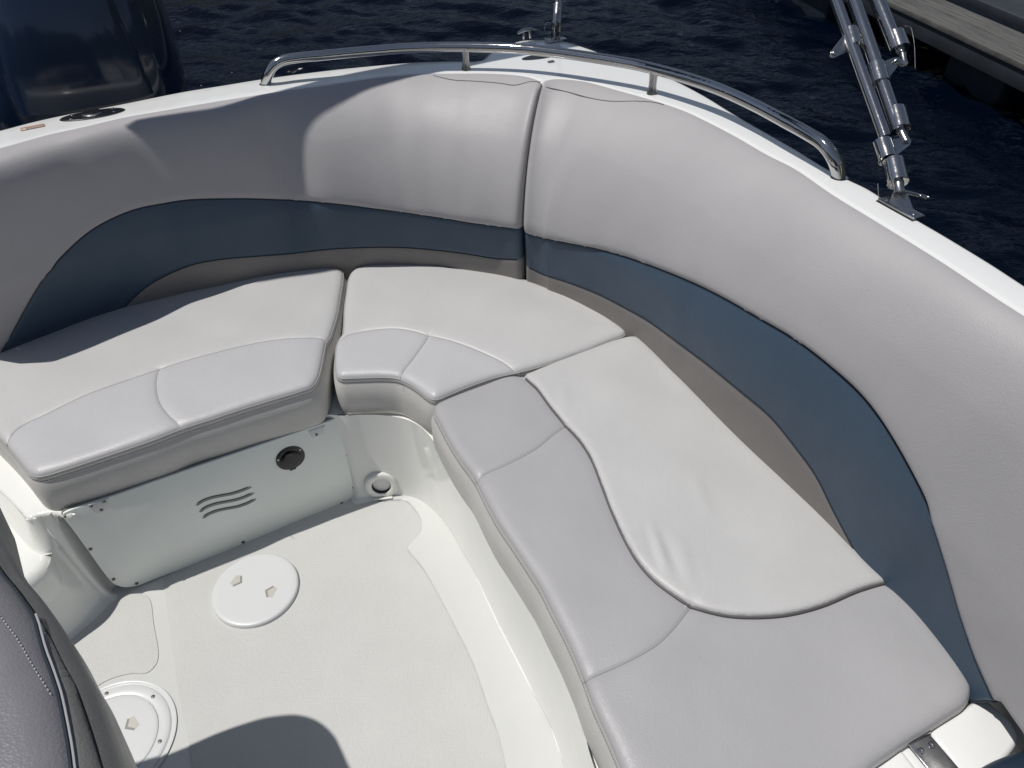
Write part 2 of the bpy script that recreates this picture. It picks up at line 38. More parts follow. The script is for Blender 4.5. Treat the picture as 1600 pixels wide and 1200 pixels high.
D['side'] = [[-0.1815,1.3068],[-0.1831,1.299],[-0.1829,1.291],[-0.1812,1.2832],[-0.1781,1.2758],[-0.175,1.2684],[-0.1721,1.261],[-0.1692,1.2535],[-0.1662,1.2461],[-0.1632,1.2387],[-0.1602,1.2313],[-0.1571,1.2239],[-0.154,1.2165],[-0.1509,1.2091],[-0.1477,1.2018],[-0.1444,1.1945],[-0.141,1.1873],[-0.1376,1.18],[-0.1342,1.1728],[-0.1307,1.1656],[-0.1271,1.1584],[-0.1235,1.1513],[-0.1198,1.1442],[-0.1162,1.1371],[-0.1123,1.13],[-0.1084,1.1231],[-0.1043,1.1162],[-0.1003,1.1093],[-0.0962,1.1024],[-0.0923,1.0954],[-0.0885,1.0883],[-0.085,1.0812],[-0.0817,1.0739],[-0.0786,1.0665],[-0.0756,1.0591],[-0.0726,1.0517],[-0.0698,1.0442],[-0.0669,1.0367],[-0.064,1.0292],[-0.0611,1.0218],[-0.0581,1.0144],[-0.055,1.007],[-0.052,0.9996],[-0.0489,0.9922],[-0.0458,0.9848],[-0.0427,0.9775],[-0.0394,0.9702],[-0.0361,0.9629],[-0.0326,0.9557],[-0.029,0.9485],[-0.0253,0.9414],[-0.0215,0.9344],[-0.0177,0.9273],[-0.0139,0.9203],[-0.0101,0.9133],[-0.0063,0.9062],[-0.0026,0.8991],[0.0011,0.892],[0.0048,0.8849],[0.0085,0.8778],[0.0122,0.8707],[0.0158,0.8636],[0.0195,0.8565],[0.0231,0.8494],[0.0267,0.8422],[0.0304,0.8351],[0.034,0.828],[0.0376,0.8208],[0.0411,0.8136],[0.0444,0.8063],[0.0475,0.799],[0.0505,0.7915],[0.0532,0.784],[0.056,0.7765],[0.0588,0.769],[0.0617,0.7615],[0.0646,0.7541],[0.0676,0.7467],[0.0706,0.7393],[0.0736,0.7318],[0.0766,0.7244],[0.0795,0.717],[0.0823,0.7095],[0.0851,0.702],[0.0877,0.6944],[0.0903,0.6868],[0.0929,0.6793],[0.0954,0.6717],[0.0979,0.6641],[0.1003,0.6564],[0.1027,0.6488],[0.105,0.6411],[0.1073,0.6335],[0.1095,0.6258],[0.1115,0.618],[0.1133,0.6102],[0.1152,0.6024],[0.1171,0.5947],[0.1191,0.5869],[0.1214,0.5793],[0.1239,0.5716],[0.1264,0.5641],[0.1291,0.5565],[0.1318,0.549],[0.1344,0.5414],[0.137,0.5339],[0.1396,0.5263],[0.1421,0.5187],[0.1446,0.5111],[0.147,0.5035],[0.1493,0.4958],[0.1516,0.4881],[0.1536,0.4804],[0.1553,0.4726],[0.1569,0.4647],[0.1584,0.4569],[0.1601,0.449],[0.1619,0.4412],[0.164,0.4335],[0.1663,0.4258],[0.1687,0.4182],[0.1711,0.4106],[0.1736,0.403],[0.1762,0.3954],[0.1788,0.3879],[0.1816,0.3803],[0.1844,0.3729],[0.1875,0.3655],[0.1907,0.3581],[0.1941,0.3509],[0.1978,0.3438],[0.2019,0.3369],[0.2061,0.3301],[0.2105,0.3235],[0.2153,0.317],[0.2205,0.311],[0.2263,0.3055],[0.233,0.3011],[0.2404,0.2981],[0.2482,0.2965],[0.2562,0.2962],[0.2642,0.2968],[0.2721,0.2981],[0.2798,0.3],[0.2875,0.3024],[0.2949,0.3054],[0.3021,0.3088],[0.3092,0.3126],[0.3161,0.3166],[0.3229,0.3208],[0.3296,0.3251],[0.3363,0.3295],[0.343,0.3339],[0.3497,0.3383],[0.3564,0.3427],[0.3631,0.3471],[0.3697,0.3515],[0.3763,0.3561],[0.3829,0.3607],[0.3894,0.3654],[0.3958,0.3701],[0.4023,0.3748],[0.4087,0.3796],[0.4151,0.3844],[0.4215,0.3892],[0.4279,0.3941],[0.4342,0.3989],[0.4406,0.4038],[0.4469,0.4086],[0.4533,0.4135],[0.4597,0.4183],[0.466,0.4232],[0.4724,0.4281],[0.4787,0.4329],[0.4851,0.4378],[0.4915,0.4426],[0.4979,0.4474],[0.5043,0.4522],[0.5107,0.4569],[0.5172,0.4616],[0.5237,0.4663],[0.5303,0.4708],[0.537,0.4752],[0.5438,0.4794],[0.5508,0.4833],[0.558,0.4868],[0.5652,0.4903],[0.5724,0.4939],[0.5794,0.4976],[0.5865,0.5014],[0.5936,0.5051],[0.6006,0.5089],[0.6078,0.5125],[0.6149,0.5161],[0.6222,0.5195],[0.6294,0.5228],[0.6367,0.5261],[0.644,0.5294],[0.6513,0.5327],[0.6585,0.5361],[0.6658,0.5396],[0.6729,0.5431],[0.6801,0.5467],[0.6873,0.5502],[0.6945,0.5537],[0.7017,0.5572],[0.709,0.5605],[0.7162,0.564],[0.7229,0.5683],[0.7292,0.5733],[0.7348,0.5789],[0.7398,0.5852],[0.744,0.592],[0.7473,0.5993],[0.749,0.6071],[0.749,0.6151],[0.7487,0.6231],[0.7483,0.6311],[0.7473,0.639],[0.7457,0.6468],[0.7437,0.6546],[0.7415,0.6623],[0.7392,0.67],[0.7369,0.6776],[0.7345,0.6853],[0.7322,0.6929],[0.73,0.7006],[0.7279,0.7083],[0.7258,0.7161],[0.7237,0.7238],[0.7216,0.7315],[0.7192,0.7391],[0.7167,0.7468],[0.7142,0.7543],[0.7115,0.7619],[0.7085,0.7693],[0.705,0.7765],[0.701,0.7834],[0.6964,0.79],[0.6911,0.7959],[0.6849,0.801],[0.6792,0.8066],[0.6746,0.8131],[0.6708,0.8201],[0.6672,0.8273],[0.6639,0.8346],[0.6608,0.842],[0.6577,0.8494],[0.6546,0.8568],[0.6516,0.8642],[0.6485,0.8715],[0.6454,0.8789],[0.6424,0.8863],[0.6394,0.8937],[0.6364,0.9012],[0.6334,0.9086],[0.6304,0.916],[0.6274,0.9234],[0.6242,0.9308],[0.621,0.9381],[0.6177,0.9454],[0.6143,0.9526],[0.6108,0.9598],[0.6072,0.967],[0.6036,0.9741],[0.6,0.9813],[0.5963,0.9884],[0.5926,0.9955],[0.5889,1.0026],[0.5852,1.0097],[0.5815,1.0167],[0.5778,1.0238],[0.574,1.0309],[0.5703,1.038],[0.5666,1.0451],[0.5629,1.0522],[0.5592,1.0592],[0.5554,1.0663],[0.5516,1.0734],[0.5478,1.0804],[0.544,1.0874],[0.5402,1.0945],[0.5365,1.1016],[0.5327,1.1086],[0.529,1.1157],[0.5253,1.1228],[0.5217,1.1299],[0.518,1.1371],[0.5145,1.1442],[0.5109,1.1514],[0.5074,1.1586],[0.5039,1.1658],[0.5005,1.173],[0.497,1.1802],[0.4936,1.1875],[0.4902,1.1947],[0.4868,1.2019],[0.4834,1.2092],[0.48,1.2164],[0.4766,1.2237],[0.4732,1.2309],[0.4698,1.2382],[0.4664,1.2454],[0.463,1.2527],[0.4596,1.2599],[0.4562,1.2672],[0.4528,1.2744],[0.4494,1.2816],[0.4459,1.2889],[0.4425,1.2961],[0.4391,1.3033],[0.4357,1.3105],[0.4322,1.3178],[0.4288,1.325],[0.4254,1.3322],[0.422,1.3395],[0.4185,1.3467],[0.4151,1.3539],[0.4117,1.3612],[0.4083,1.3684],[0.4048,1.3756],[0.4014,1.3829],[0.398,1.3901],[0.3945,1.3973],[0.3911,1.4045],[0.3876,1.4118],[0.3842,1.419],[0.3807,1.4262],[0.3773,1.4334],[0.3738,1.4406],[0.3704,1.4479],[0.3669,1.4551],[0.3635,1.4623],[0.36,1.4695],[0.3565,1.4767],[0.3529,1.4839],[0.3493,1.491],[0.3457,1.4982],[0.3422,1.5053],[0.3384,1.5124],[0.3343,1.5192],[0.3299,1.5259],[0.3248,1.5321],[0.3179,1.536],[0.31,1.5372],[0.302,1.5367],[0.2942,1.5352],[0.2865,1.5328],[0.2791,1.5299],[0.2717,1.5269],[0.2643,1.5237],[0.257,1.5206],[0.2497,1.5172],[0.2425,1.5137],[0.2354,1.51],[0.2283,1.5064],[0.2212,1.5027],[0.2141,1.4989],[0.207,1.4952],[0.1999,1.4916],[0.1928,1.4879],[0.1856,1.4843],[0.1785,1.4807],[0.1714,1.477],[0.1643,1.4733],[0.1572,1.4697],[0.1501,1.466],[0.143,1.4623],[0.1359,1.4585],[0.1288,1.4548],[0.1218,1.451],[0.1147,1.4472],[0.1077,1.4433],[0.1007,1.4395],[0.0937,1.4356],[0.0867,1.4317],[0.0798,1.4278],[0.0728,1.4239],[0.0658,1.4199],[0.059,1.4157],[0.0522,1.4115],[0.0452,1.4076],[0.0378,1.4046],[0.0299,1.4036],[0.0219,1.4041],[0.0141,1.4057],[0.0062,1.407],[-0.0018,1.4067],[-0.0096,1.4053],[-0.0173,1.4031],[-0.0249,1.4004],[-0.0322,1.3972],[-0.0393,1.3935],[-0.0463,1.3897],[-0.0533,1.3858],[-0.0604,1.382],[-0.0675,1.3784],[-0.0746,1.3747],[-0.0818,1.3711],[-0.0889,1.3675],[-0.096,1.3638],[-0.1031,1.3602],[-0.1102,1.3564],[-0.1173,1.3526],[-0.1243,1.3488],[-0.1313,1.345],[-0.1383,1.3411],[-0.1452,1.3371],[-0.1521,1.3329],[-0.1589,1.3287],[-0.1656,1.3244],[-0.1718,1.3194],[-0.1774,1.3136]]
D['side_ins'] = [[0.0343,1.3855],[0.0374,1.3803],[0.0406,1.3752],[0.0437,1.3701],[0.0469,1.365],[0.05,1.3599],[0.0533,1.3548],[0.0566,1.3498],[0.0596,1.3446],[0.0623,1.3392],[0.0648,1.3337],[0.0672,1.3282],[0.0695,1.3227],[0.0718,1.3171],[0.0741,1.3116],[0.0764,1.306],[0.0787,1.3005],[0.081,1.2949],[0.0834,1.2894],[0.0858,1.2839],[0.0883,1.2784],[0.0909,1.273],[0.0935,1.2676],[0.0961,1.2621],[0.0987,1.2567],[0.1014,1.2513],[0.104,1.246],[0.1067,1.2406],[0.1094,1.2352],[0.1121,1.2298],[0.1148,1.2245],[0.1176,1.2191],[0.1203,1.2138],[0.1231,1.2084],[0.1259,1.2032],[0.1288,1.1979],[0.1318,1.1926],[0.1347,1.1874],[0.1375,1.1821],[0.1404,1.1768],[0.1431,1.1714],[0.1457,1.166],[0.1482,1.1605],[0.1505,1.155],[0.1528,1.1494],[0.155,1.1438],[0.1571,1.1382],[0.1591,1.1325],[0.161,1.1268],[0.1628,1.1211],[0.1645,1.1153],[0.1662,1.1096],[0.1678,1.1038],[0.1692,1.0979],[0.1706,1.0921],[0.1718,1.0862],[0.173,1.0803],[0.1742,1.0744],[0.1753,1.0685],[0.1763,1.0626],[0.1774,1.0567],[0.1785,1.0507],[0.1797,1.0448],[0.1808,1.0389],[0.1819,1.033],[0.1831,1.0271],[0.1842,1.0212],[0.1853,1.0153],[0.1863,1.0094],[0.1874,1.0035],[0.1885,0.9976],[0.1896,0.9917],[0.1908,0.9858],[0.192,0.9799],[0.1932,0.974],[0.1944,0.9681],[0.1957,0.9622],[0.197,0.9564],[0.1983,0.9505],[0.1997,0.9446],[0.201,0.9388],[0.2024,0.9329],[0.2038,0.9271],[0.2053,0.9212],[0.2068,0.9154],[0.2083,0.9096],[0.2099,0.9038],[0.2116,0.8981],[0.2133,0.8923],[0.2151,0.8866],[0.2169,0.8808],[0.2188,0.8751],[0.2208,0.8694],[0.2228,0.8638],[0.225,0.8582],[0.2273,0.8526],[0.2298,0.8472],[0.2324,0.8417],[0.2351,0.8364],[0.238,0.8311],[0.241,0.8259],[0.2441,0.8207],[0.2474,0.8157],[0.2508,0.8108],[0.2545,0.806],[0.2583,0.8013],[0.2622,0.7968],[0.2663,0.7924],[0.2705,0.7881],[0.2748,0.7839],[0.2791,0.7797],[0.2835,0.7756],[0.2879,0.7715],[0.2924,0.7675],[0.297,0.7636],[0.3018,0.76],[0.3067,0.7566],[0.3119,0.7535],[0.3172,0.7507],[0.3226,0.7481],[0.3281,0.7457],[0.3337,0.7435],[0.3393,0.7414],[0.345,0.7394],[0.3508,0.7376],[0.3565,0.7359],[0.3623,0.7343],[0.3682,0.7329],[0.3741,0.7317],[0.38,0.7307],[0.3859,0.7297],[0.3919,0.729],[0.3979,0.7284],[0.4039,0.7279],[0.4099,0.7275],[0.4159,0.7272],[0.4219,0.727],[0.4279,0.7269],[0.4339,0.7269],[0.4399,0.727],[0.4459,0.7272],[0.4519,0.7276],[0.4579,0.728],[0.4639,0.7286],[0.4699,0.7293],[0.4758,0.7302],[0.4817,0.7311],[0.4876,0.7323],[0.4935,0.7335],[0.4994,0.7348],[0.5052,0.7363],[0.511,0.7378],[0.5168,0.7394],[0.5226,0.7411],[0.5284,0.7428],[0.5341,0.7446],[0.5398,0.7465],[0.5455,0.7484],[0.5512,0.7504],[0.5568,0.7526],[0.5623,0.7549],[0.5679,0.7572],[0.5734,0.7595],[0.5789,0.7619],[0.5844,0.7643],[0.59,0.7667],[0.5955,0.7691],[0.601,0.7715],[0.6066,0.7737],[0.6122,0.7759],[0.6178,0.778],[0.6235,0.78],[0.6292,0.7819],[0.6349,0.7837],[0.6407,0.7855],[0.6464,0.7873],[0.6522,0.789],[0.6579,0.7907],[0.6637,0.7925],[0.6694,0.7942],[0.6752,0.796]]
D['side_s2'] = [[0.1167,1.2175],[0.1123,1.2135],[0.1078,1.2095],[0.1034,1.2055],[0.0989,1.2014],[0.0945,1.1974],[0.0902,1.1932],[0.0859,1.189],[0.0818,1.1846],[0.0778,1.1802],[0.0737,1.1758],[0.0696,1.1714],[0.0655,1.1671],[0.0612,1.1628],[0.0568,1.1588],[0.0523,1.1549],[0.0476,1.1511],[0.0428,1.1475],[0.038,1.144],[0.0331,1.1405],[0.0281,1.1372],[0.0231,1.1338],[0.0181,1.1305],[0.013,1.1273],[0.0079,1.1241],[0.0028,1.121],[-0.0023,1.118],[-0.0075,1.115],[-0.0127,1.112],[-0.018,1.1091],[-0.0233,1.1062],[-0.0286,1.1035],[-0.034,1.101],[-0.0395,1.0986],[-0.0451,1.0962],[-0.0505,1.0938],[-0.0559,1.0911],[-0.061,1.088],[-0.066,1.0846],[-0.0707,1.0809],[-0.0753,1.0771],[-0.08,1.0733],[-0.0846,1.0695]]
D['side_s3'] = [[0.3104,0.7536],[0.3065,0.749],[0.3026,0.7444],[0.2987,0.7398],[0.2948,0.7352],[0.2908,0.7307],[0.2868,0.7261],[0.2828,0.7217],[0.2786,0.7173],[0.2744,0.713],[0.2702,0.7087],[0.2659,0.7044],[0.2616,0.7002],[0.2572,0.6961],[0.2527,0.6921],[0.2481,0.6882],[0.2433,0.6845],[0.2384,0.681],[0.2334,0.6777],[0.2283,0.6745],[0.223,0.6715],[0.2177,0.6687],[0.2124,0.6659],[0.207,0.6632],[0.2016,0.6605],[0.1961,0.6579],[0.1906,0.6555],[0.1851,0.6532],[0.1795,0.6509],[0.1739,0.6487],[0.1683,0.6465],[0.1626,0.6444],[0.157,0.6422],[0.1514,0.6401],[0.1457,0.638],[0.14,0.636],[0.1343,0.634],[0.1286,0.632],[0.1229,0.6301],[0.1172,0.6281],[0.1116,0.6261],[0.1059,0.6241]]
D['pad_aft'] = [[-1.3555,1.5536,0.894,0.6111,-0.7915,0.0477,-1.0,-1.0,-1.0],[-1.3397,1.5658,0.8936,0.6116,-0.7912,0.0457,-1.0,-1.0,-1.0],[-1.3239,1.578,0.8932,0.6122,-0.7907,0.044,0.9834,-1.0,-1.0],[-1.308,1.5902,0.8928,0.6131,-0.79,0.0427,0.9424,-1.0,-1.0],[-1.2922,1.6025,0.8924,0.6142,-0.7891,0.0418,0.8949,-1.0,-1.0],[-1.2764,1.6147,0.892,0.6159,-0.7878,0.0413,0.8464,-1.0,-1.0],[-1.2607,1.6271,0.8916,0.6182,-0.786,0.0411,0.799,-1.0,-1.0],[-1.245,1.6394,0.8912,0.6216,-0.7833,0.0411,0.7521,-1.0,-1.0],[-1.2292,1.6518,0.8908,0.6264,-0.7795,0.0412,0.706,-1.0,-1.0],[-1.2135,1.6642,0.8904,0.633,-0.7741,0.0415,0.6614,-1.0,-1.0],[-1.1979,1.6767,0.89,0.6413,-0.7673,0.042,0.6182,-1.0,-0.9993],[-1.1824,1.6893,0.8896,0.6505,-0.7595,0.0431,0.5934,-1.0,-0.9943],[-1.1672,1.7023,0.8892,0.6588,-0.7523,0.045,0.5824,-1.0,-0.9784],[-1.1524,1.7158,0.8887,0.664,-0.7477,0.0477,0.5728,-1.0,-0.948],[-1.1381,1.7298,0.8882,0.6639,-0.7479,0.0512,0.5643,-1.0,-0.9067],[-1.124,1.7439,0.8877,0.6568,-0.7541,0.0553,0.5565,-1.0,-0.8611],[-1.1097,1.7579,0.8871,0.6429,-0.766,0.0597,0.5499,-1.0,-0.8149],[-1.0949,1.7713,0.8867,0.6241,-0.7814,0.0638,0.5442,-1.0,-0.7687],[-1.079,1.7834,0.8863,0.604,-0.797,0.0676,0.5391,0.976,-0.7222],[-1.0621,1.7942,0.886,0.5864,-0.81,0.0709,0.5344,0.9459,-0.6757],[-1.0448,1.8043,0.8858,0.5739,-0.819,0.0743,0.53,0.9163,-0.6293],[-1.0279,1.8149,0.8855,0.5663,-0.8242,0.0779,0.5265,0.8941,-0.5834],[-1.0115,1.8263,0.8851,0.561,-0.8278,0.0819,0.5245,0.8784,-0.5381],[-0.9954,1.8382,0.8848,0.5541,-0.8324,0.0863,0.5236,0.8655,-0.4941],[-0.9793,1.8501,0.8844,0.5423,-0.8402,0.0908,0.5239,0.8539,-0.4545],[-0.963,1.8617,0.8841,0.5238,-0.8518,0.0949,0.5253,0.8447,-0.4256],[-0.9463,1.8727,0.8838,0.4995,-0.8663,0.0984,0.5268,0.8379,-0.4112],[-0.929,1.8827,0.8835,0.4724,-0.8814,0.1009,0.5276,0.8321,-0.4084],[-0.9108,1.891,0.8834,0.4467,-0.8947,0.1025,0.5278,0.8274,-0.4111],[-0.8922,1.8984,0.8833,0.4258,-0.9048,0.1034,0.5279,0.8247,-0.4163],[-0.8736,1.9056,0.8833,0.4115,-0.9114,0.1041,0.529,0.8249,-0.4251],[-0.8552,1.9135,0.8832,0.4032,-0.9151,0.1049,0.5313,0.8276,-0.4398],[-0.8369,1.9216,0.883,0.3991,-0.9169,0.1058,0.5344,0.8315,-0.46],[-0.8187,1.9298,0.8829,0.3964,-0.9181,0.107,0.5378,0.8358,-0.4833],[-0.8004,1.938,0.8828,0.3935,-0.9193,0.1084,0.5412,0.8409,-0.5075],[-0.7821,1.946,0.8827,0.3893,-0.9211,0.11,0.5445,0.8465,-0.5317],[-0.7637,1.9538,0.8826,0.3839,-0.9234,0.1117,0.5476,0.8519,-0.5551],[-0.7452,1.9614,0.8825,0.3781,-0.9258,0.1136,0.5507,0.8569,-0.5729],[-0.7266,1.9688,0.8824,0.3726,-0.928,0.1157,0.5543,0.8621,-0.5716],[-0.7079,1.976,0.8824,0.3681,-0.9298,0.118,0.5585,0.8677,-0.534],[-0.6892,1.9832,0.8823,0.3648,-0.9311,0.1207,0.5634,0.8731,-0.4512],[-0.6705,1.9903,0.8823,0.3618,-0.9322,0.1238,0.5689,0.8779,-0.3251],[-0.6518,1.9974,0.8822,0.3581,-0.9337,0.1272,0.5748,0.8815,-0.1606],[-0.6332,2.0048,0.8821,0.3518,-0.9361,0.1308,0.5799,0.8834,0.0343],[-0.6147,2.0124,0.8821,0.3417,-0.9398,0.1346,0.5793,0.8804,0.2461],[-0.5962,2.0199,0.882,0.3278,-0.9447,0.1384,0.578,0.8773,0.4614],[-0.5774,2.0268,0.8819,0.3118,-0.9502,0.1419,0.5762,0.8745,0.6647],[-0.5583,2.0328,0.8819,0.2966,-0.955,0.1452,0.5748,0.872,0.8312],[-0.5389,2.0376,0.882,0.2858,-0.9583,0.1484,0.5747,0.87,0.9378],[-0.5194,2.0418,0.8822,0.2818,-0.9595,0.1518,0.5766,0.8691,0.9855],[-0.4999,2.0464,0.8822,0.2849,-0.9586,0.156,0.5802,0.8691,0.9984],[-0.4807,2.0519,0.8823,0.2931,-0.9561,0.1611,0.5848,0.8699,1.0],[-0.4617,2.0583,0.8823,0.303,-0.953,0.1671,0.5896,0.8709,1.0],[-0.4429,2.0651,0.8822,0.3108,-0.9505,0.1739,0.5942,0.8716,1.0],[-0.4241,2.072,0.8822,0.3133,-0.9497,0.1809,0.5983,0.8722,1.0],[-0.4053,2.0788,0.8822,0.3083,-0.9513,0.1878,0.6041,0.8731,1.0],[-0.3864,2.0853,0.8822,0.2948,-0.9556,0.1944,0.6103,0.8742,1.0],[-0.3675,2.0918,0.8821,0.2724,-0.9622,0.2003,0.616,0.8759,1.0],[-0.3485,2.098,0.8821,0.2423,-0.9702,0.2054,0.6211,0.8782,1.0],[-0.3292,2.1033,0.8822,0.2066,-0.9784,0.2097,0.6254,0.8801,1.0],[-0.3095,2.1068,0.8824,0.1682,-0.9857,0.2131,0.6286,0.8811,1.0],[-0.2896,2.1089,0.8826,0.1301,-0.9915,0.2159,0.6312,0.8815,1.0],[-0.2697,2.1103,0.8829,0.094,-0.9956,0.2184,0.634,0.8822,1.0],[-0.2497,2.1116,0.8832,0.06,-0.9982,0.2208,0.6373,0.8836,1.0],[-0.2297,2.113,0.8835,0.0276,-0.9996,0.2233,0.6412,0.8856,1.0],[-0.2098,2.1138,0.8838,-0.0039,-1.0,0.2257,0.645,0.8874,1.0],[-0.1898,2.1135,0.8841,-0.0341,-0.9994,0.2279,0.648,0.8885,1.0],[-0.1698,2.1119,0.8846,-0.0624,-0.9981,0.2299,0.6503,0.8887,1.0],[-0.15,2.1097,0.8851,-0.0879,-0.9961,0.2319,0.6523,0.8888,1.0],[-0.1301,2.1071,0.8856,-0.1181,-0.993,0.2338,0.6538,0.8886,1.0],[-0.1103,2.1046,0.8861,-0.1475,-0.9891,0.2359,0.6554,0.8887,1.0],[-0.0904,2.1023,0.8865,-0.1768,-0.9842,0.2381,0.6574,0.8895,1.0],[-0.0706,2.0998,0.887,-0.2073,-0.9783,0.2402,0.6592,0.8902,1.0],[-0.0509,2.0963,0.8876,-0.2394,-0.9709,0.2421,0.6603,0.8905,1.0],[-0.0314,2.0919,0.8882,-0.2725,-0.9622,0.2436,0.661,0.8905,1.0],[-0.0121,2.0867,0.8888,-0.305,-0.9523,0.2443,0.6619,0.8915,1.0],[0.007,2.0806,0.8895,-0.3345,-0.9424,0.2441,0.663,0.8931,1.0],[0.0255,2.0732,0.8902,-0.3574,-0.934,0.2427,0.664,0.8948,1.0],[0.0434,2.0643,0.891,-0.3697,-0.9292,0.2397,0.6648,0.8956,1.0],[0.06,2.0532,0.892,-0.3679,-0.9299,0.235,0.664,0.8924,1.0],[0.0739,2.0389,0.893,-0.3507,-0.9365,0.2286,0.6599,0.8825,1.0],[0.0855,2.0226,0.8941,-0.3193,-0.9477,0.2211,0.6536,0.8688,1.0],[0.0969,2.0062,0.8952,-0.2766,-0.961,0.2131,0.648,0.8564,1.0]]
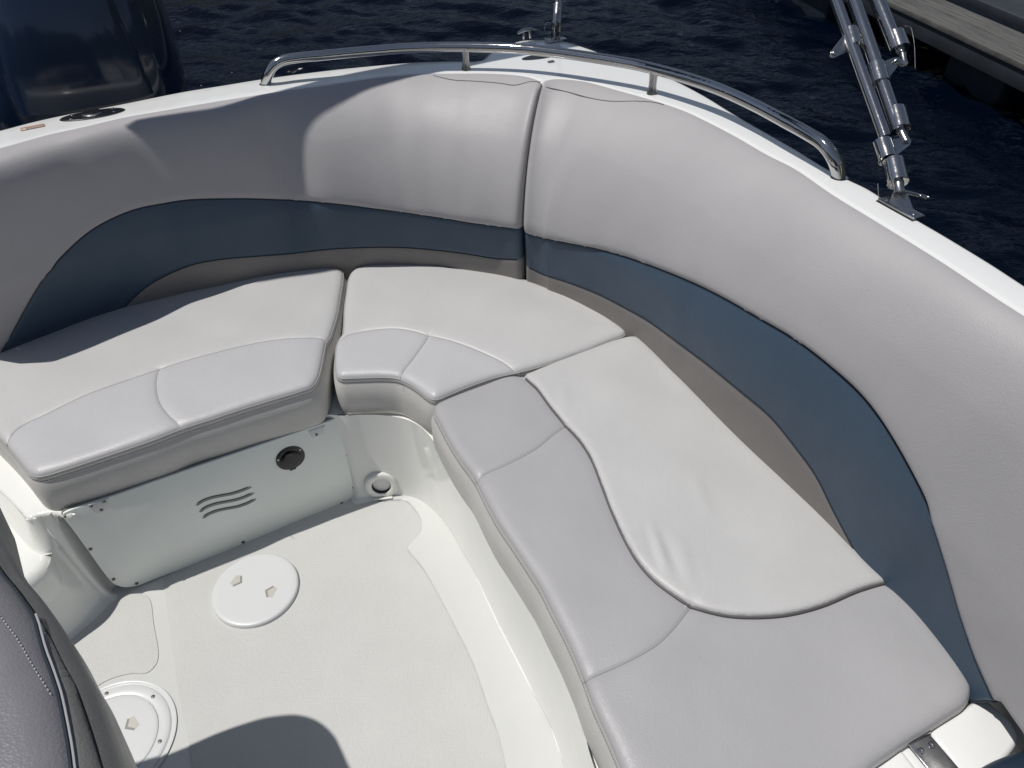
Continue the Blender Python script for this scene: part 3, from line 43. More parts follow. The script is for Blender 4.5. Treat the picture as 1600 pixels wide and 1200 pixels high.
D['pad_side'] = [[0.1027,2.0055,0.8953,-0.2766,-0.961,0.2152,0.6628,0.8914,1.0],[0.1157,2.0203,0.8948,-0.2394,-0.9709,0.2307,0.6739,0.9123,1.0],[0.1351,2.0242,0.8949,-0.2272,-0.9739,0.2435,0.6774,0.9286,1.0],[0.1546,2.0199,0.8955,-0.2429,-0.97,0.252,0.6724,0.9286,1.0],[0.1732,2.0126,0.8962,-0.2837,-0.9589,0.2559,0.6667,0.9241,1.0],[0.1911,2.0036,0.897,-0.3414,-0.9399,0.2562,0.6634,0.9208,1.0],[0.2079,1.9929,0.8979,-0.407,-0.9134,0.254,0.6621,0.9191,1.0],[0.2229,1.9797,0.8989,-0.473,-0.8811,0.2504,0.6604,0.9166,1.0],[0.2367,1.9652,0.9,-0.5342,-0.8453,0.2462,0.6591,0.9145,1.0],[0.2504,1.9506,0.901,-0.5878,-0.809,0.2421,0.6589,0.914,1.0],[0.2636,1.9356,0.9021,-0.6325,-0.7746,0.2384,0.6579,0.9131,1.0],[0.2769,1.9207,0.9031,-0.669,-0.7432,0.2353,0.6562,0.9117,1.0],[0.2905,1.906,0.9042,-0.699,-0.7151,0.2326,0.6543,0.9103,1.0],[0.3042,1.8915,0.9052,-0.7244,-0.6894,0.2303,0.6516,0.9087,1.0],[0.3179,1.8769,0.9063,-0.7451,-0.667,0.2281,0.6482,0.9066,1.0],[0.3313,1.8621,0.9074,-0.7522,-0.659,0.2261,0.6418,0.9031,1.0],[0.3446,1.8471,0.9084,-0.7612,-0.6485,0.224,0.6354,0.9002,1.0],[0.3577,1.832,0.9095,-0.7726,-0.6349,0.222,0.6292,0.8978,1.0],[0.3704,1.8166,0.9106,-0.7861,-0.6181,0.22,0.6229,0.8953,1.0],[0.3827,1.8008,0.9116,-0.8014,-0.5981,0.2179,0.6168,0.8929,1.0],[0.3947,1.7848,0.9127,-0.818,-0.5752,0.2159,0.6113,0.8909,1.0],[0.4062,1.7685,0.9138,-0.8352,-0.55,0.2136,0.6064,0.8894,1.0],[0.4171,1.7517,0.915,-0.8519,-0.5237,0.2111,0.6016,0.8879,1.0],[0.4271,1.7345,0.9161,-0.8672,-0.498,0.2082,0.5982,0.886,1.0],[0.4363,1.7167,0.9172,-0.8803,-0.4744,0.205,0.5953,0.8833,1.0],[0.445,1.6987,0.9184,-0.8911,-0.4539,0.2016,0.5922,0.8802,1.0],[0.4536,1.6807,0.9195,-0.8995,-0.4369,0.1981,0.5889,0.877,1.0],[0.4621,1.6625,0.9207,-0.9062,-0.4228,0.1947,0.5854,0.8732,1.0],[0.4703,1.6443,0.9218,-0.9117,-0.4109,0.1916,0.5818,0.8687,1.0],[0.4784,1.6261,0.923,-0.9164,-0.4002,0.1886,0.5781,0.8633,1.0],[0.4864,1.6077,0.9241,-0.9208,-0.3901,0.186,0.5743,0.8574,1.0],[0.4942,1.5893,0.9253,-0.9246,-0.381,0.1835,0.5703,0.8511,1.0],[0.5017,1.5708,0.9264,-0.9276,-0.3737,0.1811,0.5661,0.8447,1.0],[0.5088,1.5521,0.9276,-0.9293,-0.3694,0.1789,0.5613,0.8375,1.0],[0.5156,1.5333,0.9287,-0.9294,-0.369,0.1768,0.5561,0.8301,1.0],[0.5224,1.5145,0.9299,-0.928,-0.3725,0.1751,0.5504,0.8228,1.0],[0.5294,1.4958,0.9311,-0.9258,-0.3781,0.1738,0.5447,0.8155,1.0],[0.5368,1.4773,0.9322,-0.9238,-0.3828,0.1731,0.539,0.8087,1.0],[0.5452,1.4591,0.9334,-0.9237,-0.3831,0.1728,0.5342,0.8039,1.0],[0.5544,1.4414,0.9345,-0.9265,-0.3763,0.1728,0.5304,0.8013,1.0],[0.5632,1.4234,0.9356,-0.9322,-0.3619,0.1725,0.5273,0.7989,1.0],[0.5706,1.4049,0.9368,-0.9397,-0.342,0.1716,0.5241,0.7949,1.0],[0.5767,1.3858,0.938,-0.9473,-0.3203,0.17,0.5206,0.7895,1.0],[0.582,1.3666,0.9391,-0.9535,-0.3014,0.1676,0.5171,0.7834,1.0],[0.587,1.3472,0.9403,-0.9574,-0.2886,0.1647,0.5135,0.7771,1.0],[0.5918,1.3278,0.9414,-0.959,-0.2834,0.1615,0.5097,0.771,1.0],[0.5969,1.3085,0.9426,-0.9585,-0.2852,0.1583,0.5057,0.7656,1.0],[0.6024,1.2893,0.9437,-0.9564,-0.292,0.1552,0.502,0.7613,1.0],[0.6085,1.2702,0.9449,-0.9536,-0.3012,0.1523,0.4987,0.7581,1.0],[0.6148,1.2513,0.946,-0.9506,-0.3104,0.1497,0.4955,0.7553,1.0],[0.6214,1.2324,0.9472,-0.9481,-0.318,0.1472,0.4926,0.753,1.0],[0.6281,1.2136,0.9484,-0.9463,-0.3232,0.1449,0.4898,0.7506,1.0],[0.6348,1.1947,0.9495,-0.9454,-0.326,0.1425,0.487,0.7478,1.0],[0.6414,1.1759,0.9507,-0.9451,-0.3267,0.14,0.4846,0.7455,1.0],[0.648,1.157,0.9518,-0.9454,-0.3259,0.1375,0.4826,0.745,1.0],[0.6544,1.1381,0.953,-0.9461,-0.324,0.1347,0.4815,0.7484,1.0],[0.6609,1.1192,0.9541,-0.947,-0.3212,0.1318,0.481,0.7563,1.0],[0.6674,1.1003,0.9553,-0.9482,-0.3176,0.1288,0.4811,0.7681,1.0],[0.6738,1.0813,0.9565,-0.9497,-0.313,0.1257,0.4819,0.7817,1.0],[0.6801,1.0624,0.9576,-0.9515,-0.3076,0.1225,0.4832,0.7952,1.0],[0.6863,1.0434,0.9588,-0.9535,-0.3015,0.1192,0.4848,0.8093,1.0],[0.6923,1.0243,0.9599,-0.9554,-0.2954,0.1158,0.4869,0.8257,1.0],[0.6981,1.0051,0.9611,-0.957,-0.2901,0.1124,0.4896,0.8471,1.0],[0.7036,0.9859,0.9622,-0.9582,-0.2862,0.1091,0.4934,0.8749,1.0],[0.709,0.9667,0.9634,-0.9588,-0.2841,0.106,0.4985,0.9036,1.0],[0.7145,0.9475,0.9645,-0.9589,-0.2837,0.1032,0.5049,0.9277,1.0],[0.7199,0.9282,0.9657,-0.9588,-0.284,0.1006,0.512,0.949,1.0],[0.7257,0.9091,0.9669,-0.9588,-0.284,0.0983,0.5205,0.97,1.0],[0.7319,0.8901,0.968,-0.9593,-0.2825,0.0958,0.5307,0.9929,1.0],[0.7379,0.8711,0.9692,-0.9603,-0.2788,0.093,0.5418,-1.0,1.0],[0.7435,0.8519,0.9703,-0.962,-0.2729,0.0894,0.554,-1.0,1.0],[0.7489,0.8326,0.9715,-0.9642,-0.2651,0.0852,0.5673,-1.0,1.0],[0.7541,0.8133,0.9726,-0.9667,-0.2559,0.0804,0.581,-1.0,1.0],[0.7592,0.794,0.9738,-0.9693,-0.2458,0.0754,0.5986,-1.0,1.0],[0.764,0.7746,0.9749,-0.9721,-0.2347,0.0707,0.6389,-1.0,1.0],[0.7686,0.7551,0.9761,-0.975,-0.2224,0.0665,0.6817,-1.0,1.0],[0.7731,0.7357,0.9773,-0.978,-0.2088,0.0631,0.7237,-1.0,1.0],[0.7774,0.7161,0.9784,-0.981,-0.1939,0.0605,0.7632,-1.0,1.0],[0.7812,0.6965,0.9796,-0.9841,-0.1779,0.0583,0.8007,-1.0,1.0],[0.7845,0.6768,0.9807,-0.9869,-0.1611,0.0565,0.8355,-1.0,1.0],[0.7875,0.657,0.9818,-0.9896,-0.1441,0.0548,0.8653,-1.0,1.0],[0.7902,0.6372,0.983,-0.9919,-0.1272,0.0532,0.8918,-1.0,1.0],[0.7925,0.6174,0.9841,-0.9939,-0.1105,0.0515,0.9136,-1.0,1.0],[0.7946,0.5975,0.9852,-0.9956,-0.0939,0.0496,0.929,-1.0,1.0],[0.7963,0.5776,0.9864,-0.997,-0.0775,0.0476,0.9429,-1.0,1.0],[0.7977,0.5576,0.9875,-0.9981,-0.0608,0.0453,0.9566,-1.0,1.0],[0.7987,0.5377,0.9886,-0.999,-0.0438,0.0427,0.9701,-1.0,1.0],[0.7995,0.5177,0.9897,-0.9997,-0.0259,0.0399,0.9846,-1.0,1.0],[0.7999,0.4977,0.9908,-1.0,-0.0069,0.0368,0.999,-1.0,1.0],[0.8,0.4777,0.9919,-0.9999,0.0134,0.0334,-1.0,-1.0,1.0],[0.7997,0.4577,0.993,-0.9994,0.0352,0.0298,-1.0,-1.0,1.0],[0.7989,0.4378,0.9941,-0.9983,0.0579,0.0258,-1.0,-1.0,1.0],[0.7976,0.4178,0.9952,-0.9967,0.0808,0.0216,-1.0,-1.0,1.0],[0.7957,0.3979,0.9962,-0.9947,0.1027,0.0171,-1.0,-1.0,1.0],[0.7931,0.3781,0.9973,-0.9925,0.1223,0.0123,-1.0,-1.0,1.0],[0.7901,0.3583,0.9983,-0.9903,0.1386,0.0074,-1.0,-1.0,1.0],[0.7868,0.3386,0.9993,-0.9885,0.1509,0.0024,-1.0,-1.0,1.0],[0.7833,0.3189,1.0004,-0.9872,0.1593,-0.0025,-1.0,-1.0,1.0],[0.7798,0.2992,1.0014,-0.9864,0.1644,-0.0072,-1.0,-1.0,1.0],[0.7763,0.2795,1.0024,-0.9859,0.1671,-0.01,-1.0,-1.0,1.0],[0.7731,0.2598,1.0034,-0.9857,0.1686,-0.01,-1.0,-1.0,1.0]]
D['padA_top'] = [[-0.1902,2.1008,0.8847],[-0.185,2.0978,0.8844],[-0.1797,2.0948,0.8841],[-0.1744,2.0919,0.8838],[-0.1691,2.0891,0.8835],[-0.1637,2.0863,0.8831],[-0.1583,2.0837,0.8827],[-0.1528,2.0811,0.8823],[-0.1473,2.0787,0.882],[-0.1417,2.0764,0.8817],[-0.136,2.0744,0.8814],[-0.1302,2.0726,0.8813],[-0.1244,2.071,0.8811],[-0.1185,2.0697,0.8811],[-0.1125,2.0685,0.8811],[-0.1066,2.0675,0.8811],[-0.1006,2.0664,0.8811],[-0.0947,2.0653,0.8811],[-0.0887,2.0641,0.8812],[-0.0828,2.0628,0.8812],[-0.077,2.0614,0.8812],[-0.0711,2.0598,0.8813],[-0.0653,2.0583,0.8813],[-0.0594,2.0566,0.8814],[-0.0536,2.0549,0.8814],[-0.0478,2.0532,0.8815],[-0.042,2.0514,0.8816],[-0.0363,2.0496,0.8816],[-0.0305,2.0477,0.8817],[-0.0248,2.0457,0.8818],[-0.0191,2.0437,0.8819],[-0.0134,2.0415,0.8819],[-0.0079,2.0392,0.882],[-0.0024,2.0366,0.882],[0.003,2.0339,0.882],[0.0083,2.031,0.882],[0.0136,2.0281,0.8821],[0.019,2.0255,0.8823],[0.0245,2.0232,0.8827],[0.0302,2.0216,0.8835],[0.036,2.0206,0.8845],[0.0418,2.0201,0.8858],[0.0477,2.02,0.8873],[0.0535,2.0201,0.8888],[0.0593,2.0201,0.8903],[0.065,2.0193,0.8917],[0.0705,2.0177,0.8928],[0.0758,2.0153,0.8937],[0.0809,2.0122,0.8944],[0.0858,2.0088,0.8951],[0.0907,2.0054,0.8957],[0.0957,2.0019,0.8962]]
D['padS_top'] = [[0.1071,1.9855,0.8896],[0.1126,1.9833,0.8892],[0.1182,1.981,0.8887],[0.1237,1.9788,0.8882],[0.1293,1.9766,0.8877],[0.1348,1.9743,0.8873],[0.1403,1.9719,0.8868],[0.1456,1.9694,0.8865],[0.1509,1.9666,0.8862],[0.156,1.9635,0.8859],[0.161,1.9602,0.8858],[0.1658,1.9567,0.8857],[0.1704,1.9529,0.8857],[0.1749,1.9489,0.8857],[0.1792,1.9448,0.8858],[0.1835,1.9406,0.8859],[0.1877,1.9364,0.8861],[0.1919,1.9321,0.8863],[0.1962,1.9279,0.8866],[0.2004,1.9237,0.8869],[0.2047,1.9195,0.8872],[0.209,1.9154,0.8876],[0.2133,1.9112,0.8881],[0.2176,1.9071,0.8885],[0.2219,1.903,0.8891],[0.2262,1.8988,0.8897],[0.2305,1.8947,0.8903],[0.2349,1.8906,0.8909],[0.2393,1.8866,0.8916],[0.2438,1.8828,0.8923],[0.2484,1.879,0.8931],[0.2531,1.8754,0.8939],[0.2579,1.8719,0.8947],[0.2628,1.8687,0.8955],[0.2679,1.8656,0.8964],[0.273,1.8627,0.8973],[0.2782,1.8598,0.8983],[0.2834,1.8571,0.8993],[0.2887,1.8545,0.9003],[0.294,1.8519,0.9013],[0.2993,1.8494,0.9023],[0.3047,1.8468,0.9033],[0.31,1.8442,0.9043],[0.3153,1.8416,0.9053],[0.3206,1.8389,0.9062],[0.3258,1.8362,0.907],[0.331,1.8333,0.9078],[0.3361,1.8303,0.9085],[0.3413,1.8273,0.9092],[0.3463,1.8242,0.9098],[0.3514,1.821,0.9103],[0.3563,1.8176,0.9108],[0.361,1.814,0.9112],[0.3655,1.8102,0.9116],[0.3698,1.806,0.912],[0.3739,1.8016,0.9123],[0.3778,1.7972,0.9126]]
D['deck_out'] = [[-1.4381,1.6841],[-1.4256,1.6924],[-1.4131,1.7007],[-1.4006,1.709],[-1.3881,1.7172],[-1.3756,1.7255],[-1.3632,1.7339],[-1.3507,1.7423],[-1.3384,1.7508],[-1.3261,1.7594],[-1.3139,1.7681],[-1.3017,1.7769],[-1.2896,1.7857],[-1.2775,1.7945],[-1.2655,1.8035],[-1.2535,1.8126],[-1.2417,1.8218],[-1.23,1.8312],[-1.2187,1.841],[-1.2077,1.8512],[-1.1968,1.8615],[-1.1857,1.8716],[-1.1741,1.8811],[-1.1622,1.8901],[-1.1499,1.8988],[-1.1374,1.9071],[-1.1248,1.9151],[-1.1119,1.9228],[-1.0989,1.9302],[-1.0856,1.9372],[-1.0723,1.9441],[-1.0589,1.9508],[-1.0454,1.9575],[-1.0321,1.9643],[-1.0188,1.9712],[-1.0056,1.9783],[-0.9925,1.9857],[-0.9795,1.9932],[-0.9666,2.0009],[-0.9538,2.0086],[-0.941,2.0164],[-0.9281,2.0241],[-0.9153,2.0318],[-0.9023,2.0394],[-0.8893,2.0469],[-0.8762,2.0542],[-0.8629,2.0611],[-0.8495,2.0678],[-0.8358,2.074],[-0.822,2.0798],[-0.8081,2.0855],[-0.7942,2.0909],[-0.7802,2.0964],[-0.7663,2.1019],[-0.7524,2.1076],[-0.7386,2.1136],[-0.7249,2.1196],[-0.7111,2.1256],[-0.6973,2.1314],[-0.6835,2.1371],[-0.6695,2.1425],[-0.6554,2.1476],[-0.6412,2.1525],[-0.6269,2.1571],[-0.6126,2.1617],[-0.5983,2.1661],[-0.5839,2.1703],[-0.5695,2.1745],[-0.5551,2.1786],[-0.5406,2.1826],[-0.5261,2.1865],[-0.5116,2.1903],[-0.4971,2.194],[-0.4825,2.1975],[-0.4679,2.2009],[-0.4532,2.2041],[-0.4386,2.2071],[-0.4238,2.2099],[-0.4091,2.2127],[-0.3943,2.2154],[-0.3796,2.218],[-0.3648,2.2206],[-0.35,2.2231],[-0.3352,2.2255],[-0.3204,2.2277],[-0.3055,2.2297],[-0.2906,2.2314],[-0.2757,2.2328],[-0.2607,2.2338],[-0.2457,2.2343],[-0.2307,2.2343],[-0.2158,2.2339],[-0.2008,2.2333],[-0.1858,2.2325],[-0.1708,2.2315],[-0.1559,2.2305],[-0.141,2.2287],[-0.1263,2.2259],[-0.1116,2.2228],[-0.0968,2.2202],[-0.0819,2.2192],[-0.0677,2.2232],[-0.0596,2.2356],[-0.0552,2.2499],[-0.0508,2.2642],[-0.0473,2.2788],[-0.0416,2.2926],[-0.0339,2.3054],[-0.0255,2.3178],[-0.0166,2.3299],[-0.0073,2.3417],[0.0022,2.3533],[0.0119,2.3647],[0.0214,2.3763],[0.0313,2.3876],[0.0425,2.3975],[0.0557,2.4043],[0.0705,2.4067],[0.0855,2.4061],[0.1003,2.4041],[0.1151,2.4016],[0.1298,2.3985],[0.1443,2.3946],[0.1584,2.3897],[0.1719,2.3833],[0.1844,2.375],[0.1952,2.3647],[0.2049,2.3533],[0.2138,2.3412],[0.2223,2.3289],[0.2311,2.3167],[0.2398,2.3046],[0.2481,2.2921],[0.2562,2.2796],[0.2642,2.2669],[0.2721,2.2541],[0.28,2.2414],[0.2877,2.2286],[0.2953,2.2157],[0.3028,2.2027],[0.3103,2.1898],[0.3178,2.1768],[0.3252,2.1638],[0.3328,2.1509],[0.3403,2.138],[0.348,2.1251],[0.3559,2.1124],[0.364,2.0998],[0.3726,2.0875],[0.3818,2.0757],[0.3913,2.0641],[0.4005,2.0523],[0.409,2.04],[0.4167,2.0271],[0.4239,2.014],[0.4308,2.0007],[0.4374,1.9873],[0.4439,1.9738],[0.4501,1.9602],[0.456,1.9464],[0.4617,1.9326],[0.4673,1.9187],[0.4727,1.9047],[0.4781,1.8908],[0.4833,1.8767],[0.4884,1.8626],[0.4933,1.8485],[0.4981,1.8343],[0.5028,1.8201],[0.5072,1.8058],[0.5115,1.7914],[0.5157,1.7771],[0.52,1.7627],[0.5243,1.7484],[0.5287,1.7341],[0.5333,1.7198],[0.538,1.7056],[0.5429,1.6915],[0.5478,1.6773],[0.5528,1.6632],[0.5578,1.6491],[0.5628,1.635],[0.5678,1.6209],[0.5728,1.6068],[0.5777,1.5926],[0.5827,1.5785],[0.5877,1.5644],[0.5927,1.5503],[0.5977,1.5362],[0.6026,1.522],[0.6074,1.5078],[0.612,1.4936],[0.6164,1.4793],[0.6207,1.4649],[0.6248,1.4505],[0.6291,1.4362],[0.6335,1.4219],[0.6383,1.4077],[0.6436,1.3937],[0.6493,1.3799],[0.6554,1.3662],[0.6616,1.3526],[0.6684,1.3392],[0.6753,1.3259],[0.6815,1.3123],[0.6864,1.2982],[0.6904,1.2837],[0.694,1.2692],[0.698,1.2548],[0.7019,1.2403],[0.7059,1.2259],[0.7099,1.2115],[0.7141,1.1971],[0.7186,1.1828],[0.7235,1.1686],[0.7284,1.1545],[0.7334,1.1404],[0.7381,1.1262],[0.7428,1.112],[0.7473,1.0977],[0.7518,1.0834],[0.7563,1.0691],[0.7608,1.0548],[0.7651,1.0405],[0.7694,1.0261],[0.7734,1.0117],[0.7772,0.9972],[0.7808,0.9827],[0.7845,0.9682],[0.7883,0.9537],[0.7921,0.9392],[0.7959,0.9248],[0.7996,0.9103],[0.8034,0.8958],[0.8072,0.8813],[0.8109,0.8668],[0.8146,0.8523],[0.8184,0.8378],[0.8222,0.8233],[0.826,0.8088],[0.8297,0.7943],[0.8332,0.7798],[0.8365,0.7652],[0.8396,0.7505],[0.8425,0.7358],[0.8455,0.7211],[0.8483,0.7064],[0.8509,0.6917],[0.8534,0.6769],[0.8557,0.6621],[0.8576,0.6473],[0.8592,0.6324],[0.8604,0.6175],[0.8611,0.6025],[0.8615,0.5876],[0.8616,0.5726],[0.8614,0.5576],[0.8609,0.5426],[0.8602,0.5277],[0.8593,0.5127],[0.8581,0.4978],[0.8568,0.4829],[0.8553,0.468],[0.8537,0.4531],[0.8518,0.4382],[0.8495,0.4234],[0.8471,0.4087],[0.8445,0.3939],[0.8417,0.3792],[0.8389,0.3645],[0.836,0.3498],[0.8331,0.3351],[0.8302,0.3204],[0.8274,0.3057],[0.8248,0.2909]]
D['deck_in'] = [[-1.3555,1.5536],[-1.3436,1.5628],[-1.3317,1.572],[-1.3198,1.5811],[-1.3079,1.5903],[-1.296,1.5995],[-1.2841,1.6088],[-1.2722,1.618],[-1.2604,1.6273],[-1.2486,1.6366],[-1.2367,1.6459],[-1.2249,1.6552],[-1.2131,1.6645],[-1.2013,1.6739],[-1.1896,1.6834],[-1.1781,1.693],[-1.1666,1.7028],[-1.1555,1.7129],[-1.1447,1.7233],[-1.134,1.7339],[-1.1234,1.7446],[-1.1126,1.7551],[-1.1016,1.7654],[-1.0902,1.7751],[-1.0781,1.784],[-1.0654,1.7922],[-1.0524,1.7998],[-1.0395,1.8075],[-1.0268,1.8156],[-1.0145,1.8242],[-1.0023,1.8331],[-0.9902,1.842],[-0.9781,1.8509],[-0.9659,1.8597],[-0.9535,1.8682],[-0.9407,1.8762],[-0.9275,1.8834],[-0.9139,1.8897],[-0.8999,1.8954],[-0.8859,1.9008],[-0.8719,1.9063],[-0.8581,1.9123],[-0.8443,1.9184],[-0.8305,1.9245],[-0.8168,1.9306],[-0.8031,1.9368],[-0.7893,1.9428],[-0.7755,1.9488],[-0.7616,1.9547],[-0.7477,1.9604],[-0.7337,1.966],[-0.7197,1.9715],[-0.7057,1.9769],[-0.6916,1.9823],[-0.6776,1.9876],[-0.6635,1.993],[-0.6495,1.9984],[-0.6355,2.0039],[-0.6215,2.0096],[-0.6076,2.0153],[-0.5936,2.0209],[-0.5795,2.0261],[-0.5652,2.0308],[-0.5507,2.0348],[-0.5361,2.0382],[-0.5213,2.0414],[-0.5067,2.0447],[-0.4921,2.0485],[-0.4777,2.0529],[-0.4634,2.0577],[-0.4493,2.0627],[-0.4351,2.0679],[-0.421,2.0731],[-0.4069,2.0783],[-0.3927,2.0832],[-0.3784,2.088],[-0.3642,2.0929],[-0.3499,2.0976],[-0.3354,2.1018],[-0.3207,2.105],[-0.3059,2.1073],[-0.2909,2.1088],[-0.2759,2.1099],[-0.2609,2.1108],[-0.2458,2.1119],[-0.2308,2.1129],[-0.2158,2.1137],[-0.2008,2.1138],[-0.1857,2.1132],[-0.1707,2.112],[-0.1558,2.1104],[-0.1409,2.1085],[-0.1259,2.1066],[-0.111,2.1047],[-0.0961,2.103],[-0.0811,2.1012],[-0.0662,2.0991],[-0.0514,2.0965],[-0.0367,2.0932],[-0.0221,2.0895],[-0.0077,2.0854],[0.0066,2.0808],[0.0206,2.0753],[0.0343,2.0691],[0.0475,2.0619],[0.0598,2.0533],[0.0706,2.0429],[0.0798,2.0309],[0.0882,2.0185],[0.0969,2.0062],[0.1027,2.0055],[0.1116,2.0175],[0.1252,2.0235],[0.1402,2.0236],[0.1547,2.0199],[0.1688,2.0145],[0.1824,2.0082],[0.1956,2.001],[0.2082,1.9927],[0.2196,1.9829],[0.2301,1.9722],[0.2404,1.9612],[0.2507,1.9503],[0.2607,1.939],[0.2706,1.9277],[0.2807,1.9166],[0.2909,1.9056],[0.3012,1.8946],[0.3115,1.8837],[0.3217,1.8727],[0.3318,1.8615],[0.3418,1.8503],[0.3517,1.839],[0.3615,1.8275],[0.371,1.8159],[0.3803,1.8041],[0.3893,1.7921],[0.3982,1.78],[0.4068,1.7676],[0.415,1.7551],[0.4228,1.7422],[0.4301,1.729],[0.4369,1.7156],[0.4434,1.7021],[0.4499,1.6885],[0.4563,1.6749],[0.4626,1.6613],[0.4688,1.6476],[0.475,1.6339],[0.481,1.6202],[0.487,1.6064],[0.4929,1.5925],[0.4986,1.5786],[0.5041,1.5646],[0.5093,1.5506],[0.5145,1.5364],[0.5196,1.5223],[0.5247,1.5082],[0.53,1.4941],[0.5356,1.4802],[0.5417,1.4664],[0.5484,1.453],[0.5553,1.4396],[0.5619,1.4261],[0.5678,1.4123],[0.5729,1.3982],[0.5773,1.3838],[0.5813,1.3693],[0.585,1.3548],[0.5887,1.3402],[0.5924,1.3256],[0.5962,1.3111],[0.6002,1.2966],[0.6046,1.2822],[0.6092,1.2679],[0.614,1.2537],[0.6189,1.2395],[0.6239,1.2253],[0.6289,1.2111],[0.634,1.197],[0.639,1.1828],[0.644,1.1686],[0.6489,1.1544],[0.6537,1.1402],[0.6586,1.126],[0.6635,1.1118],[0.6683,1.0976],[0.6731,1.0833],[0.6779,1.0691],[0.6826,1.0548],[0.6872,1.0405],[0.6917,1.0262],[0.6961,1.0118],[0.7003,0.9974],[0.7045,0.9829],[0.7086,0.9684],[0.7126,0.954],[0.7167,0.9395],[0.7209,0.9251],[0.7252,0.9107],[0.7298,0.8964],[0.7345,0.8821],[0.7389,0.8677],[0.7431,0.8533],[0.7472,0.8388],[0.7511,0.8243],[0.755,0.8098],[0.7588,0.7953],[0.7625,0.7807],[0.766,0.7661],[0.7695,0.7515],[0.7729,0.7368],[0.7761,0.7222],[0.7791,0.7074],[0.7819,0.6927],[0.7844,0.6778],[0.7866,0.663],[0.7887,0.6481],[0.7907,0.6332],[0.7924,0.6183],[0.794,0.6033],[0.7954,0.5884],[0.7966,0.5734],[0.7976,0.5584],[0.7984,0.5434],[0.7991,0.5284],[0.7996,0.5133],[0.7999,0.4983],[0.8001,0.4833],[0.7999,0.4683],[0.7996,0.4532],[0.7989,0.4382],[0.798,0.4232],[0.7968,0.4082],[0.7951,0.3933],[0.7932,0.3784],[0.7909,0.3635],[0.7885,0.3487],[0.786,0.3339],[0.7833,0.3191],[0.7807,0.3043],[0.778,0.2895],[0.7755,0.2746],[0.7731,0.2598]]
